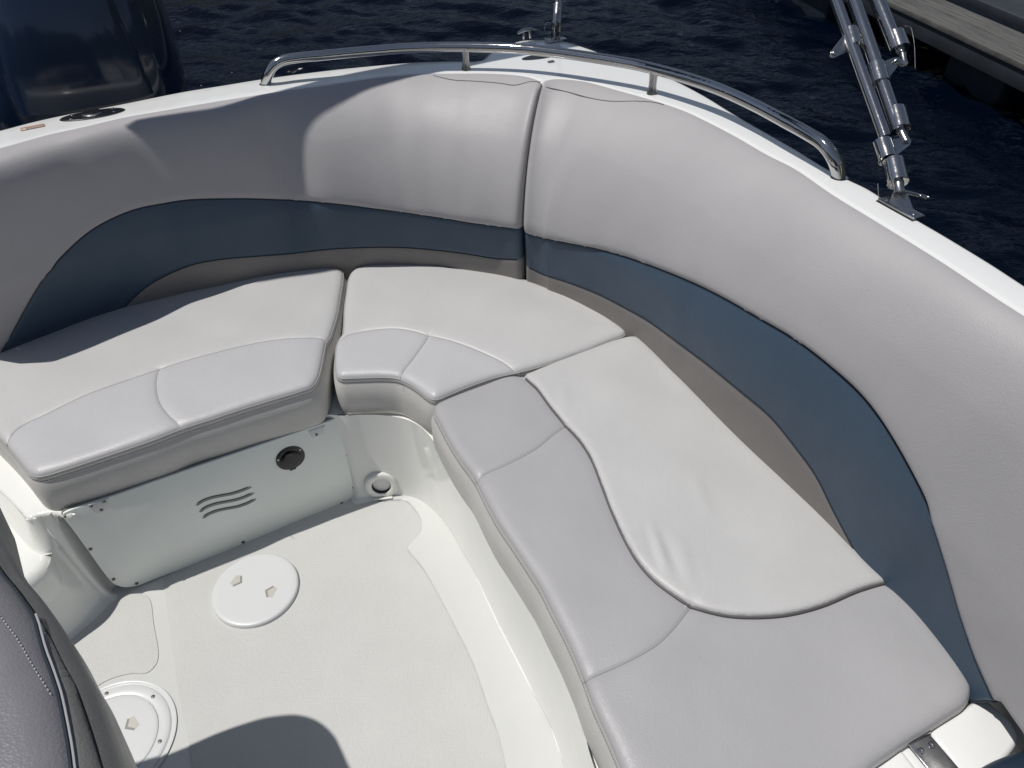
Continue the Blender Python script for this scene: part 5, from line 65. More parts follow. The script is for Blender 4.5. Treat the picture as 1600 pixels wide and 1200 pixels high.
D['wall'] = [[-1.2533,0.8648,0.19,-1.3009,0.6945,0.0],[-1.2463,0.8693,0.19,-1.2934,0.7025,0.0],[-1.2393,0.8737,0.19,-1.286,0.7104,0.0],[-1.2322,0.8781,0.19,-1.2786,0.7184,0.0],[-1.2251,0.8825,0.19,-1.2712,0.7263,0.0],[-1.218,0.8868,0.19,-1.2637,0.7343,0.0],[-1.211,0.8912,0.19,-1.2563,0.7423,0.0],[-1.2039,0.8957,0.19,-1.2489,0.7502,0.0],[-1.197,0.9002,0.19,-1.2414,0.7582,0.0],[-1.1902,0.9049,0.19,-1.2339,0.7661,0.0],[-1.1834,0.9096,0.19,-1.2263,0.774,0.0],[-1.1769,0.9146,0.19,-1.2187,0.7819,0.0],[-1.1705,0.9198,0.19,-1.211,0.7897,0.0],[-1.1642,0.9252,0.19,-1.2033,0.7974,0.0],[-1.1581,0.9309,0.19,-1.1954,0.8048,0.0],[-1.1521,0.9367,0.19,-1.1874,0.8122,0.0],[-1.1462,0.9427,0.19,-1.1794,0.8195,0.0],[-1.1404,0.9488,0.19,-1.1714,0.8268,0.0],[-1.1347,0.9549,0.19,-1.1634,0.8342,0.0],[-1.1291,0.9609,0.19,-1.1555,0.8417,0.0],[-1.1236,0.9669,0.19,-1.1476,0.8494,0.0],[-1.1182,0.9728,0.19,-1.1398,0.8574,0.0],[-1.1129,0.9784,0.19,-1.1322,0.8657,0.0],[-1.1077,0.9837,0.19,-1.1249,0.8746,0.0],[-1.1026,0.9885,0.1899,-1.1179,0.8841,0.0],[-1.0979,0.9929,0.1898,-1.1113,0.8942,0.0],[-1.0933,0.997,0.1897,-1.1049,0.9047,0.0],[-1.0889,1.0009,0.1895,-1.0987,0.9154,0.0],[-1.0848,1.0049,0.1895,-1.0926,0.9262,0.0],[-1.0808,1.0092,0.1897,-1.0862,0.9368,0.0],[-1.0769,1.014,0.1902,-1.0795,0.9471,0.0],[-1.0732,1.0191,0.1909,-1.0725,0.957,0.0],[-1.0697,1.0244,0.1917,-1.0653,0.9667,0.0],[-1.0666,1.03,0.1928,-1.0581,0.9764,0.0],[-1.0641,1.0361,0.1943,-1.0512,0.9861,0.0],[-1.0626,1.0428,0.196,-1.0447,0.9959,0.0],[-1.0622,1.0501,0.1977,-1.0386,1.0056,0.0],[-1.0624,1.0577,0.1998,-1.0329,1.0152,0.0],[-1.0629,1.0652,0.203,-1.0274,1.0247,0.0],[-1.0633,1.0721,0.2078,-1.0221,1.0342,0.0],[-1.0641,1.0787,0.2135,-1.0172,1.0435,0.0],[-1.0648,1.0847,0.2207,-1.0127,1.0524,0.0],[-1.0643,1.0891,0.2301,-1.0086,1.0602,0.0],[-1.0627,1.0906,0.2418,-1.0048,1.0657,0.0],[-1.0607,1.0902,0.2543,-1.0014,1.0697,0.0],[-1.0583,1.0893,0.2669,-0.9984,1.073,0.0],[-1.0553,1.0888,0.2796,-0.996,1.0764,0.0],[-1.0513,1.0901,0.2918,-0.9947,1.0807,0.0],[-1.0461,1.0965,0.2996,-0.9975,1.087,0.0],[-1.0414,1.1054,0.3012,-1.0045,1.0927,0.0],[-1.0363,1.1147,0.3007,-1.0112,1.0982,0.0],[-1.0296,1.1242,0.2999,-1.0151,1.1041,0.0],[-1.0209,1.1323,0.3003,-1.0128,1.1102,0.0],[-1.0119,1.1384,0.3005,-1.0065,1.1155,0.0],[-1.0031,1.1434,0.3006,-0.9986,1.1203,0.0],[-0.9945,1.1478,0.3006,-0.99,1.1247,0.0],[-0.986,1.1518,0.3006,-0.9809,1.1289,0.0],[-0.9776,1.1556,0.3005,-0.9715,1.1329,0.0],[-0.9693,1.1592,0.3004,-0.9621,1.1368,0.0],[-0.9609,1.1628,0.3003,-0.9526,1.1407,0.0],[-0.9526,1.1664,0.3002,-0.9431,1.1447,0.0],[-0.9442,1.1701,0.3001,-0.9338,1.1486,0.0],[-0.9357,1.1739,0.3,-0.9246,1.1527,0.0],[-0.9271,1.1781,0.3,-0.9157,1.1569,0.0],[-0.9184,1.1824,0.3,-0.907,1.1612,0.0],[-0.9097,1.1866,0.3,-0.8983,1.1655,0.0],[-0.901,1.1909,0.3,-0.8896,1.1697,0.0],[-0.8923,1.1951,0.3,-0.8809,1.174,0.0],[-0.8836,1.1994,0.3,-0.8722,1.1782,0.0],[-0.8748,1.2036,0.3,-0.8635,1.1825,0.0],[-0.8661,1.2078,0.3,-0.8548,1.1867,0.0],[-0.8574,1.2121,0.3,-0.8461,1.1909,0.0],[-0.8487,1.2163,0.3,-0.8373,1.1951,0.0],[-0.8399,1.2205,0.3,-0.8286,1.1993,0.0],[-0.8312,1.2247,0.3,-0.8199,1.2035,0.0],[-0.8225,1.2289,0.3,-0.8112,1.2077,0.0],[-0.8138,1.2331,0.3,-0.8024,1.2119,0.0],[-0.805,1.2373,0.3,-0.7937,1.2161,0.0],[-0.7963,1.2415,0.3,-0.785,1.2204,0.0],[-0.7876,1.2457,0.3,-0.7762,1.2246,0.0],[-0.7789,1.25,0.3,-0.7675,1.2288,0.0],[-0.7701,1.2542,0.3,-0.7588,1.233,0.0],[-0.7614,1.2584,0.3,-0.7501,1.2372,0.0],[-0.7527,1.2626,0.3,-0.7414,1.2414,0.0],[-0.744,1.2668,0.3,-0.7326,1.2457,0.0],[-0.7352,1.271,0.3,-0.7239,1.2499,0.0],[-0.7265,1.2752,0.3,-0.7152,1.2541,0.0],[-0.7178,1.2794,0.3,-0.7064,1.2583,0.0],[-0.709,1.2836,0.3,-0.6977,1.2625,0.0],[-0.7003,1.2878,0.3,-0.689,1.2667,0.0],[-0.6916,1.292,0.3,-0.6802,1.2709,0.0],[-0.6828,1.2962,0.3,-0.6715,1.2751,0.0],[-0.6741,1.3004,0.3,-0.6628,1.2793,0.0],[-0.6654,1.3046,0.3,-0.6541,1.2835,0.0],[-0.6567,1.3089,0.3,-0.6453,1.2877,0.0],[-0.648,1.3131,0.3,-0.6366,1.292,0.0],[-0.6393,1.3174,0.3,-0.6279,1.2962,0.0],[-0.6306,1.3216,0.3,-0.6192,1.3005,0.0],[-0.6219,1.3259,0.3,-0.6105,1.3048,0.0],[-0.6132,1.3302,0.3,-0.6019,1.3091,0.0],[-0.6046,1.3346,0.3,-0.5932,1.3135,0.0],[-0.5961,1.3391,0.3,-0.5846,1.318,0.0],[-0.5878,1.3437,0.3,-0.576,1.3229,0.0],[-0.5796,1.3484,0.3,-0.5674,1.3278,0.0],[-0.5714,1.3532,0.3,-0.5588,1.3329,0.0],[-0.5634,1.358,0.3,-0.5503,1.338,0.0],[-0.5553,1.3629,0.3,-0.5418,1.3432,0.0],[-0.5472,1.3677,0.3,-0.5332,1.3484,0.0],[-0.5391,1.3725,0.3,-0.5247,1.3535,0.0],[-0.5309,1.3773,0.3,-0.5162,1.3584,0.0],[-0.5226,1.382,0.3,-0.5076,1.3633,0.0],[-0.5141,1.3865,0.3,-0.499,1.3679,0.0],[-0.5053,1.3908,0.3,-0.4904,1.3721,0.0],[-0.4961,1.3948,0.3,-0.4817,1.3757,0.0],[-0.4865,1.3983,0.3,-0.4731,1.3785,0.0],[-0.4761,1.4008,0.3,-0.4647,1.3798,0.0],[-0.465,1.4016,0.3,-0.4571,1.3781,0.0],[-0.4538,1.4003,0.3,-0.451,1.3732,0.0],[-0.443,1.398,0.3,-0.4458,1.367,0.0],[-0.4321,1.3959,0.3,-0.4398,1.3617,0.0],[-0.4214,1.3954,0.3,-0.4317,1.3601,0.0],[-0.4117,1.3962,0.3,-0.4221,1.3613,0.0],[-0.4027,1.3973,0.3,-0.4122,1.364,0.0],[-0.3934,1.3983,0.3,-0.4025,1.3667,0.0],[-0.3831,1.3984,0.3,-0.3937,1.3684,0.0],[-0.3721,1.3982,0.3,-0.3857,1.3697,0.0],[-0.3607,1.3976,0.3,-0.3781,1.3707,0.0],[-0.3492,1.3968,0.3,-0.3708,1.3716,0.0],[-0.3377,1.3957,0.3,-0.3634,1.3725,0.0],[-0.3264,1.3941,0.3,-0.3559,1.3732,0.0],[-0.3154,1.3922,0.3,-0.3481,1.3741,0.0],[-0.3044,1.3898,0.3,-0.3403,1.3749,0.0],[-0.2936,1.387,0.3,-0.3323,1.3756,0.0],[-0.283,1.3837,0.3,-0.3243,1.3759,0.0],[-0.273,1.3796,0.3,-0.3159,1.3753,0.0],[-0.2635,1.3751,0.3,-0.3072,1.3741,0.0],[-0.2545,1.37,0.3,-0.2984,1.3723,0.0],[-0.246,1.3643,0.3,-0.2896,1.3699,0.0],[-0.2378,1.3577,0.3,-0.2813,1.3669,0.0],[-0.23,1.3504,0.3,-0.2736,1.3634,0.0],[-0.2228,1.3423,0.3,-0.2663,1.3593,0.0],[-0.216,1.3336,0.3,-0.2595,1.3548,0.0],[-0.2096,1.3246,0.3,-0.253,1.3499,0.0],[-0.2035,1.3154,0.3,-0.2466,1.345,0.0],[-0.1979,1.3057,0.3,-0.2404,1.3401,0.0],[-0.1927,1.2955,0.3,-0.2346,1.3352,0.0],[-0.1878,1.2852,0.3,-0.229,1.3303,0.0],[-0.183,1.2748,0.3,-0.2234,1.325,0.0],[-0.1785,1.2647,0.3,-0.2179,1.3192,0.0],[-0.1741,1.2549,0.3,-0.2122,1.3128,0.0],[-0.1698,1.2458,0.3,-0.2065,1.3055,0.0],[-0.1661,1.2378,0.3,-0.2005,1.297,0.0],[-0.1626,1.2303,0.3,-0.1945,1.2878,0.0],[-0.1593,1.223,0.3,-0.1887,1.2784,0.0],[-0.1558,1.2153,0.3,-0.1831,1.2691,0.0],[-0.1519,1.2068,0.3,-0.1781,1.2605,0.0],[-0.1475,1.1973,0.3,-0.1736,1.2528,0.0],[-0.1428,1.1871,0.3,-0.1698,1.2459,0.0],[-0.138,1.1766,0.3,-0.1664,1.2394,0.0],[-0.133,1.1659,0.3,-0.1633,1.2332,0.0],[-0.1281,1.1551,0.3,-0.1604,1.2271,0.0],[-0.123,1.1442,0.3,-0.1574,1.221,0.0],[-0.1181,1.1336,0.3,-0.1543,1.2147,0.0],[-0.1132,1.1231,0.3,-0.151,1.2081,0.0],[-0.1084,1.1131,0.3,-0.1474,1.201,0.0],[-0.1036,1.1031,0.3,-0.1435,1.1939,0.0],[-0.0988,1.0933,0.3,-0.1395,1.1866,0.0],[-0.0941,1.0836,0.3,-0.1354,1.1792,0.0],[-0.0895,1.0741,0.3,-0.1313,1.1715,0.0],[-0.0849,1.0649,0.3,-0.1271,1.1635,0.0],[-0.0805,1.0558,0.3,-0.1229,1.1552,0.0],[-0.0762,1.047,0.3,-0.1188,1.1466,0.0],[-0.072,1.0385,0.3,-0.1148,1.1376,0.0],[-0.0681,1.0303,0.3,-0.1107,1.1282,0.0],[-0.0642,1.0223,0.3,-0.1067,1.1185,0.0],[-0.0605,1.0146,0.3,-0.1026,1.1087,0.0],[-0.0568,1.007,0.3,-0.0985,1.0987,0.0],[-0.0532,0.9995,0.3,-0.0945,1.0886,0.0],[-0.0496,0.992,0.3,-0.0905,1.0784,0.0],[-0.046,0.9846,0.3,-0.0864,1.0683,0.0],[-0.0424,0.9771,0.3,-0.0824,1.0581,0.0],[-0.0389,0.9697,0.3,-0.0784,1.0479,0.0],[-0.0352,0.9621,0.3,-0.0744,1.0378,0.0],[-0.0316,0.9545,0.3,-0.0705,1.0278,0.0],[-0.0278,0.9467,0.3,-0.0665,1.0179,0.0],[-0.024,0.9388,0.3,-0.0626,1.0082,0.0],[-0.0201,0.9306,0.3,-0.0587,0.9987,0.0],[-0.0161,0.9222,0.3,-0.0549,0.9894,0.0],[-0.0119,0.9135,0.3,-0.0511,0.9805,0.0],[-0.0076,0.9046,0.3,-0.0473,0.9717,0.0],[-0.0032,0.8955,0.3,-0.0436,0.9632,0.0],[0.0013,0.8863,0.3,-0.0399,0.9549,0.0],[0.0059,0.8769,0.3,-0.0363,0.9468,0.0],[0.0105,0.8675,0.3,-0.0327,0.9388,0.0],[0.0152,0.8579,0.3,-0.0291,0.931,0.0],[0.0199,0.8482,0.3,-0.0256,0.9233,0.0],[0.0245,0.8384,0.3,-0.0221,0.9157,0.0],[0.0292,0.8285,0.3,-0.0187,0.9082,0.0],[0.0338,0.8186,0.3,-0.0153,0.9007,0.0],[0.0384,0.8086,0.3,-0.0119,0.8932,0.0],[0.0428,0.7985,0.3,-0.0085,0.8858,0.0],[0.0472,0.7884,0.3,-0.0052,0.8784,0.0],[0.0516,0.7781,0.3,-0.002,0.8712,0.0],[0.0561,0.7676,0.3,0.0012,0.8642,0.0],[0.0605,0.7571,0.3,0.0042,0.8573,0.0],[0.0649,0.7465,0.3,0.0072,0.8505,0.0],[0.0692,0.7358,0.3,0.0103,0.8437,0.0],[0.0734,0.725,0.3,0.0133,0.837,0.0],[0.0775,0.7143,0.3,0.0164,0.8302,0.0],[0.0814,0.7036,0.3,0.0196,0.8232,0.0],[0.085,0.6929,0.3,0.0229,0.8161,0.0],[0.0884,0.6823,0.3,0.0263,0.8089,0.0],[0.0915,0.6716,0.3,0.0299,0.8018,0.0],[0.0944,0.6608,0.3,0.0336,0.7948,0.0],[0.0971,0.65,0.3,0.0374,0.7878,0.0],[0.0996,0.6392,0.3,0.0413,0.7807,0.0],[0.1019,0.6286,0.3,0.0452,0.7733,0.0],[0.1041,0.6182,0.3,0.049,0.7656,0.0],[0.1062,0.6082,0.3,0.0527,0.7573,0.0],[0.1083,0.5986,0.3,0.0563,0.7484,0.0],[0.1102,0.5897,0.3,0.0598,0.7388,0.0],[0.1116,0.5815,0.3,0.0631,0.7285,0.0],[0.1128,0.5739,0.3,0.0662,0.7176,0.0],[0.1138,0.5667,0.3,0.0693,0.7063,0.0],[0.1149,0.5596,0.3,0.0723,0.695,0.0],[0.1162,0.5525,0.3,0.0753,0.6838,0.0],[0.1177,0.545,0.3,0.0783,0.6728,0.0],[0.1196,0.5372,0.3,0.0814,0.6622,0.0],[0.1217,0.5289,0.3,0.0845,0.6519,0.0],[0.1242,0.5204,0.3,0.0877,0.642,0.0],[0.1268,0.5117,0.3,0.0909,0.6322,0.0],[0.1296,0.5029,0.3,0.0941,0.6227,0.0],[0.1324,0.494,0.3,0.0973,0.6131,0.0],[0.1354,0.4851,0.3,0.1005,0.6037,0.0],[0.1384,0.4761,0.3,0.1037,0.5944,0.0],[0.1415,0.467,0.3,0.1069,0.5851,0.0],[0.1447,0.4579,0.3,0.1101,0.5759,0.0],[0.1478,0.4488,0.3,0.1134,0.5667,0.0],[0.1511,0.4397,0.3,0.1166,0.5576,0.0],[0.1543,0.4305,0.3,0.1198,0.5485,0.0],[0.1576,0.4213,0.3,0.123,0.5394,0.0],[0.1609,0.4121,0.3,0.1262,0.5304,0.0],[0.1642,0.4028,0.3,0.1294,0.5214,0.0],[0.1676,0.3936,0.3,0.1326,0.5124,0.0],[0.1709,0.3843,0.3,0.1358,0.5034,0.0],[0.1743,0.3751,0.3,0.139,0.4944,0.0],[0.1777,0.3658,0.3,0.1422,0.4855,0.0],[0.1811,0.3566,0.3,0.1455,0.4765,0.0],[0.1844,0.3473,0.3,0.1487,0.4676,0.0],[0.1878,0.338,0.3,0.1519,0.4586,0.0],[0.1912,0.3288,0.3,0.1551,0.4497,0.0],[0.1946,0.3195,0.3,0.1583,0.4407,0.0],[0.1979,0.3102,0.3,0.1615,0.4317,0.0],[0.2013,0.301,0.3,0.1647,0.4228,0.0],[0.2046,0.2917,0.3,0.1679,0.4138,0.0],[0.208,0.2825,0.3,0.1711,0.4047,0.0],[0.2113,0.2733,0.3,0.1743,0.3957,0.0],[0.2146,0.2641,0.3,0.1776,0.3867,0.0],[0.2178,0.2549,0.3,0.1808,0.3776,0.0],[0.2211,0.2458,0.3,0.184,0.3685,0.0]]
D['nonskid'] = [[-0.8763,1.1409],[-0.8674,1.1455],[-0.8585,1.1501],[-0.8496,1.1547],[-0.8408,1.1593],[-0.8319,1.1639],[-0.823,1.1685],[-0.8141,1.1731],[-0.8052,1.1777],[-0.7963,1.1823],[-0.7874,1.1869],[-0.7785,1.1915],[-0.7696,1.1961],[-0.7607,1.2007],[-0.7518,1.2052],[-0.7429,1.2098],[-0.734,1.2144],[-0.7251,1.219],[-0.7162,1.2235],[-0.7073,1.2281],[-0.6983,1.2326],[-0.6894,1.2372],[-0.6805,1.2417],[-0.6716,1.2463],[-0.6628,1.251],[-0.6539,1.2557],[-0.6451,1.2605],[-0.6363,1.2652],[-0.6275,1.27],[-0.6187,1.2748],[-0.6099,1.2796],[-0.6011,1.2844],[-0.5923,1.2891],[-0.5835,1.2938],[-0.5746,1.2985],[-0.5657,1.303],[-0.5568,1.3076],[-0.5478,1.3119],[-0.5387,1.3162],[-0.5296,1.3203],[-0.5204,1.3243],[-0.5111,1.3281],[-0.5018,1.3316],[-0.4923,1.335],[-0.4828,1.3381],[-0.4733,1.341],[-0.4636,1.3437],[-0.4539,1.3463],[-0.4442,1.3487],[-0.4345,1.3509],[-0.4247,1.353],[-0.4148,1.3549],[-0.405,1.3567],[-0.3951,1.3582],[-0.3852,1.3596],[-0.3752,1.3608],[-0.3653,1.3618],[-0.3553,1.3627],[-0.3453,1.3634],[-0.3353,1.3639],[-0.3253,1.3641],[-0.3153,1.3636],[-0.3054,1.362],[-0.296,1.3586],[-0.2879,1.3529],[-0.2811,1.3455],[-0.2752,1.3374],[-0.2694,1.3293],[-0.2637,1.321],[-0.2586,1.3124],[-0.2541,1.3035],[-0.2505,1.2942],[-0.2481,1.2844],[-0.247,1.2745],[-0.2469,1.2645],[-0.2478,1.2545],[-0.2504,1.2449],[-0.2553,1.2362],[-0.2614,1.2283],[-0.2683,1.2211],[-0.2762,1.2148],[-0.2822,1.2071],[-0.2789,1.198],[-0.2727,1.1902],[-0.2667,1.1821],[-0.2604,1.1744],[-0.2541,1.1666],[-0.2479,1.1588],[-0.2419,1.1507],[-0.2363,1.1424],[-0.2309,1.134],[-0.2258,1.1254],[-0.2207,1.1167],[-0.2159,1.108],[-0.211,1.0992],[-0.2062,1.0905],[-0.2015,1.0816],[-0.1968,1.0728],[-0.1922,1.0639],[-0.1876,1.055],[-0.183,1.0461],[-0.1785,1.0371],[-0.174,1.0282],[-0.1695,1.0193],[-0.1651,1.0103],[-0.1606,1.0013],[-0.1562,0.9924],[-0.1517,0.9834],[-0.1472,0.9744],[-0.1428,0.9655],[-0.1383,0.9565],[-0.1338,0.9476],[-0.1293,0.9386],[-0.1249,0.9296],[-0.1205,0.9206],[-0.1162,0.9116],[-0.112,0.9025],[-0.1079,0.8934],[-0.104,0.8842],[-0.1002,0.8749],[-0.0965,0.8656],[-0.0931,0.8562],[-0.0898,0.8467],[-0.0866,0.8372],[-0.0836,0.8277],[-0.0805,0.8182],[-0.0775,0.8086],[-0.0744,0.7991],[-0.0712,0.7896],[-0.0679,0.7802],[-0.0645,0.7707],[-0.0611,0.7613],[-0.0576,0.752],[-0.0542,0.7425],[-0.0508,0.7331],[-0.0477,0.7236],[-0.0447,0.714],[-0.042,0.7044],[-0.0394,0.6947],[-0.037,0.685],[-0.0348,0.6752],[-0.0328,0.6654],[-0.031,0.6556],[-0.0292,0.6457],[-0.0269,0.636],[-0.0242,0.6264],[-0.0216,0.6167],[-0.0195,0.6069],[-0.0183,0.597],[-0.0187,0.587],[-0.0214,0.5774],[-0.0263,0.5687],[-0.0326,0.5609],[-0.0397,0.5539],[-0.0474,0.5474],[-0.0554,0.5415],[-0.0637,0.5359],[-0.0722,0.5307],[-0.081,0.5258],[-0.0899,0.5212],[-0.0989,0.5169],[-0.1081,0.5128],[-0.1173,0.509],[-0.1267,0.5055],[-0.1362,0.5022],[-0.1457,0.4992],[-0.1554,0.4968],[-0.1652,0.4945],[-0.175,0.4929],[-0.1849,0.4914],[-0.1949,0.4904],[-0.2049,0.4895],[-0.2149,0.489],[-0.2249,0.4885],[-0.2349,0.4883],[-0.2449,0.4882],[-0.2549,0.4883],[-0.2649,0.4884],[-0.2749,0.4887],[-0.2849,0.489],[-0.2949,0.4894],[-0.3049,0.4898],[-0.3149,0.4903],[-0.3249,0.4908],[-0.3349,0.4913],[-0.3449,0.4919],[-0.3549,0.4924],[-0.3649,0.4928],[-0.3749,0.4933],[-0.3849,0.4936],[-0.3949,0.4939],[-0.4049,0.494],[-0.415,0.494],[-0.425,0.4938],[-0.435,0.4936],[-0.445,0.4933],[-0.455,0.493],[-0.465,0.4927],[-0.475,0.4925],[-0.485,0.4923],[-0.495,0.4922],[-0.505,0.4923],[-0.515,0.4926],[-0.525,0.4931],[-0.535,0.4938],[-0.545,0.4951],[-0.5548,0.4968],[-0.5646,0.4989],[-0.5741,0.502],[-0.5834,0.5058],[-0.5922,0.5104],[-0.6003,0.5163],[-0.6076,0.5232],[-0.6141,0.5307],[-0.6199,0.5389],[-0.6251,0.5474],[-0.6299,0.5563],[-0.6343,0.5652],[-0.6385,0.5743],[-0.6426,0.5835],[-0.6467,0.5926],[-0.651,0.6016],[-0.6555,0.6106],[-0.6602,0.6194],[-0.665,0.6282],[-0.6696,0.6371],[-0.6742,0.646],[-0.6786,0.655],[-0.6829,0.664],[-0.6872,0.673],[-0.6915,0.6821],[-0.6957,0.6912],[-0.7,0.7002],[-0.7042,0.7093],[-0.7084,0.7184],[-0.7127,0.7274],[-0.7171,0.7365],[-0.7215,0.7455],[-0.7259,0.7544],[-0.7303,0.7634],[-0.7348,0.7724],[-0.7392,0.7813],[-0.7437,0.7903],[-0.7481,0.7993],[-0.7526,0.8083],[-0.757,0.8172],[-0.7613,0.8262],[-0.7657,0.8353],[-0.77,0.8443],[-0.7742,0.8534],[-0.7785,0.8624],[-0.7826,0.8715],[-0.7868,0.8807],[-0.7909,0.8898],[-0.795,0.8989],[-0.7991,0.9081],[-0.8031,0.9172],[-0.8072,0.9264],[-0.8112,0.9356],[-0.8152,0.9447],[-0.8191,0.9539],[-0.8231,0.9631],[-0.8271,0.9723],[-0.8311,0.9815],[-0.8351,0.9907],[-0.8391,0.9998],[-0.8431,1.009],[-0.8471,1.0182],[-0.851,1.0274],[-0.855,1.0366],[-0.8589,1.0458],[-0.8628,1.055],[-0.8667,1.0643],[-0.8705,1.0735],[-0.8742,1.0828],[-0.8779,1.0921],[-0.8814,1.1015],[-0.8848,1.1109],[-0.8884,1.1203],[-0.8909,1.1299],[-0.8857,1.1374]]
D['waterway'] = [[-0.3645,1.3623],[-0.3565,1.3621],[-0.3484,1.3623],[-0.3404,1.3626],[-0.3324,1.3629],[-0.3244,1.363],[-0.3163,1.3626],[-0.3084,1.3614],[-0.3008,1.359],[-0.294,1.3547],[-0.2882,1.3492],[-0.2832,1.3429],[-0.2785,1.3363],[-0.2738,1.3298],[-0.2692,1.3233],[-0.2649,1.3165],[-0.261,1.3094],[-0.2575,1.3022],[-0.2547,1.2947],[-0.2526,1.2869],[-0.2514,1.279],[-0.2509,1.271],[-0.2509,1.263],[-0.2517,1.255],[-0.2535,1.2471],[-0.257,1.2399],[-0.2617,1.2334],[-0.2665,1.227],[-0.2715,1.2207],[-0.2769,1.2147],[-0.2816,1.2082],[-0.2825,1.2005],[-0.2787,1.1934],[-0.2744,1.1866],[-0.2696,1.1802],[-0.2645,1.174],[-0.2594,1.1678],[-0.2543,1.1616],[-0.2493,1.1553],[-0.2445,1.1488],[-0.2401,1.1421],[-0.2358,1.1354],[-0.2316,1.1285],[-0.2275,1.1216],[-0.2235,1.1146],[-0.2196,1.1076],[-0.2157,1.1006],[-0.2119,1.0935],[-0.208,1.0865],[-0.2043,1.0794],[-0.2005,1.0723],[-0.1968,1.0651],[-0.1931,1.058],[-0.1895,1.0508],[-0.1858,1.0437],[-0.1822,1.0365],[-0.1786,1.0293],[-0.175,1.0221],[-0.1714,1.015],[-0.1678,1.0078],[-0.1642,1.0006],[-0.1607,0.9934],[-0.1571,0.9862],[-0.1535,0.979],[-0.1499,0.9718],[-0.1463,0.9646],[-0.1427,0.9574],[-0.1391,0.9503],[-0.1355,0.9431],[-0.132,0.9359],[-0.1284,0.9287],[-0.1249,0.9214],[-0.1214,0.9142],[-0.118,0.9069],[-0.1147,0.8996],[-0.1114,0.8923],[-0.1083,0.8849],[-0.1052,0.8775],[-0.1022,0.87],[-0.0994,0.8625],[-0.0966,0.8549],[-0.094,0.8473],[-0.0915,0.8397],[-0.089,0.8321],[-0.0865,0.8244],[-0.0841,0.8168],[-0.0816,0.8091],[-0.0792,0.8015],[-0.0766,0.7939],[-0.074,0.7862],[-0.0714,0.7787],[-0.0686,0.7711],[-0.0659,0.7636],[-0.0631,0.756],[-0.0603,0.7485],[-0.0576,0.7409],[-0.0549,0.7334],[-0.0524,0.7257],[-0.0499,0.7181],[-0.0477,0.7104],[-0.0455,0.7026],[-0.0435,0.6949],[-0.0415,0.6871],[-0.0397,0.6793],[-0.038,0.6714],[-0.0365,0.6635],[-0.035,0.6556],[-0.0337,0.6477],[-0.0325,0.6397],[-0.0315,0.6318],[-0.0306,0.6238],[-0.0298,0.6158],[-0.029,0.6078],[-0.0283,0.5998],[-0.0276,0.5918],[-0.0268,0.5838],[-0.026,0.5758],[0.255,0.3205],[0.105,0.6705],[0.1017,0.682],[0.0986,0.6936],[0.0955,0.7053],[0.0924,0.7169],[0.0893,0.7285],[0.086,0.74],[0.0824,0.7515],[0.0784,0.7629],[0.074,0.774],[0.069,0.785],[0.0636,0.7957],[0.058,0.8063],[0.0524,0.817],[0.0469,0.8277],[0.0417,0.8385],[0.0367,0.8494],[0.0318,0.8604],[0.0269,0.8714],[0.022,0.8824],[0.0171,0.8933],[0.0122,0.9043],[0.0072,0.9153],[0.0022,0.9262],[-0.0028,0.9371],[-0.0078,0.9481],[-0.0127,0.959],[-0.0177,0.97],[-0.0226,0.981],[-0.0274,0.992],[-0.0322,1.003],[-0.0368,1.0141],[-0.0414,1.0252],[-0.0459,1.0363],[-0.0504,1.0475],[-0.0548,1.0587],[-0.0592,1.0699],[-0.0636,1.0811],[-0.068,1.0923],[-0.0724,1.1034],[-0.0768,1.1146],[-0.0813,1.1258],[-0.0859,1.1369],[-0.0905,1.1479],[-0.0954,1.159],[-0.1004,1.1699],[-0.1057,1.1807],[-0.1113,1.1913],[-0.117,1.2019],[-0.1228,1.2124],[-0.1284,1.223],[-0.1339,1.2338],[-0.1392,1.2445],[-0.1445,1.2553],[-0.15,1.266],[-0.1558,1.2765],[-0.1618,1.287],[-0.1678,1.2974],[-0.1741,1.3076],[-0.1807,1.3177],[-0.1878,1.3273],[-0.1956,1.3365],[-0.2039,1.3452],[-0.2127,1.3534],[-0.2218,1.3612],[-0.2313,1.3686],[-0.241,1.3757],[-0.2512,1.3821],[-0.262,1.3872],[-0.2734,1.3911],[-0.2851,1.3938],[-0.297,1.3955],[-0.309,1.3958],[-0.321,1.3948],[-0.3329,1.3935],[-0.3449,1.3923],[-0.3568,1.3908],[-0.3687,1.3892],[-0.3806,1.3873],[-0.3924,1.3851],[-0.4042,1.3827],[-0.416,1.3803]]
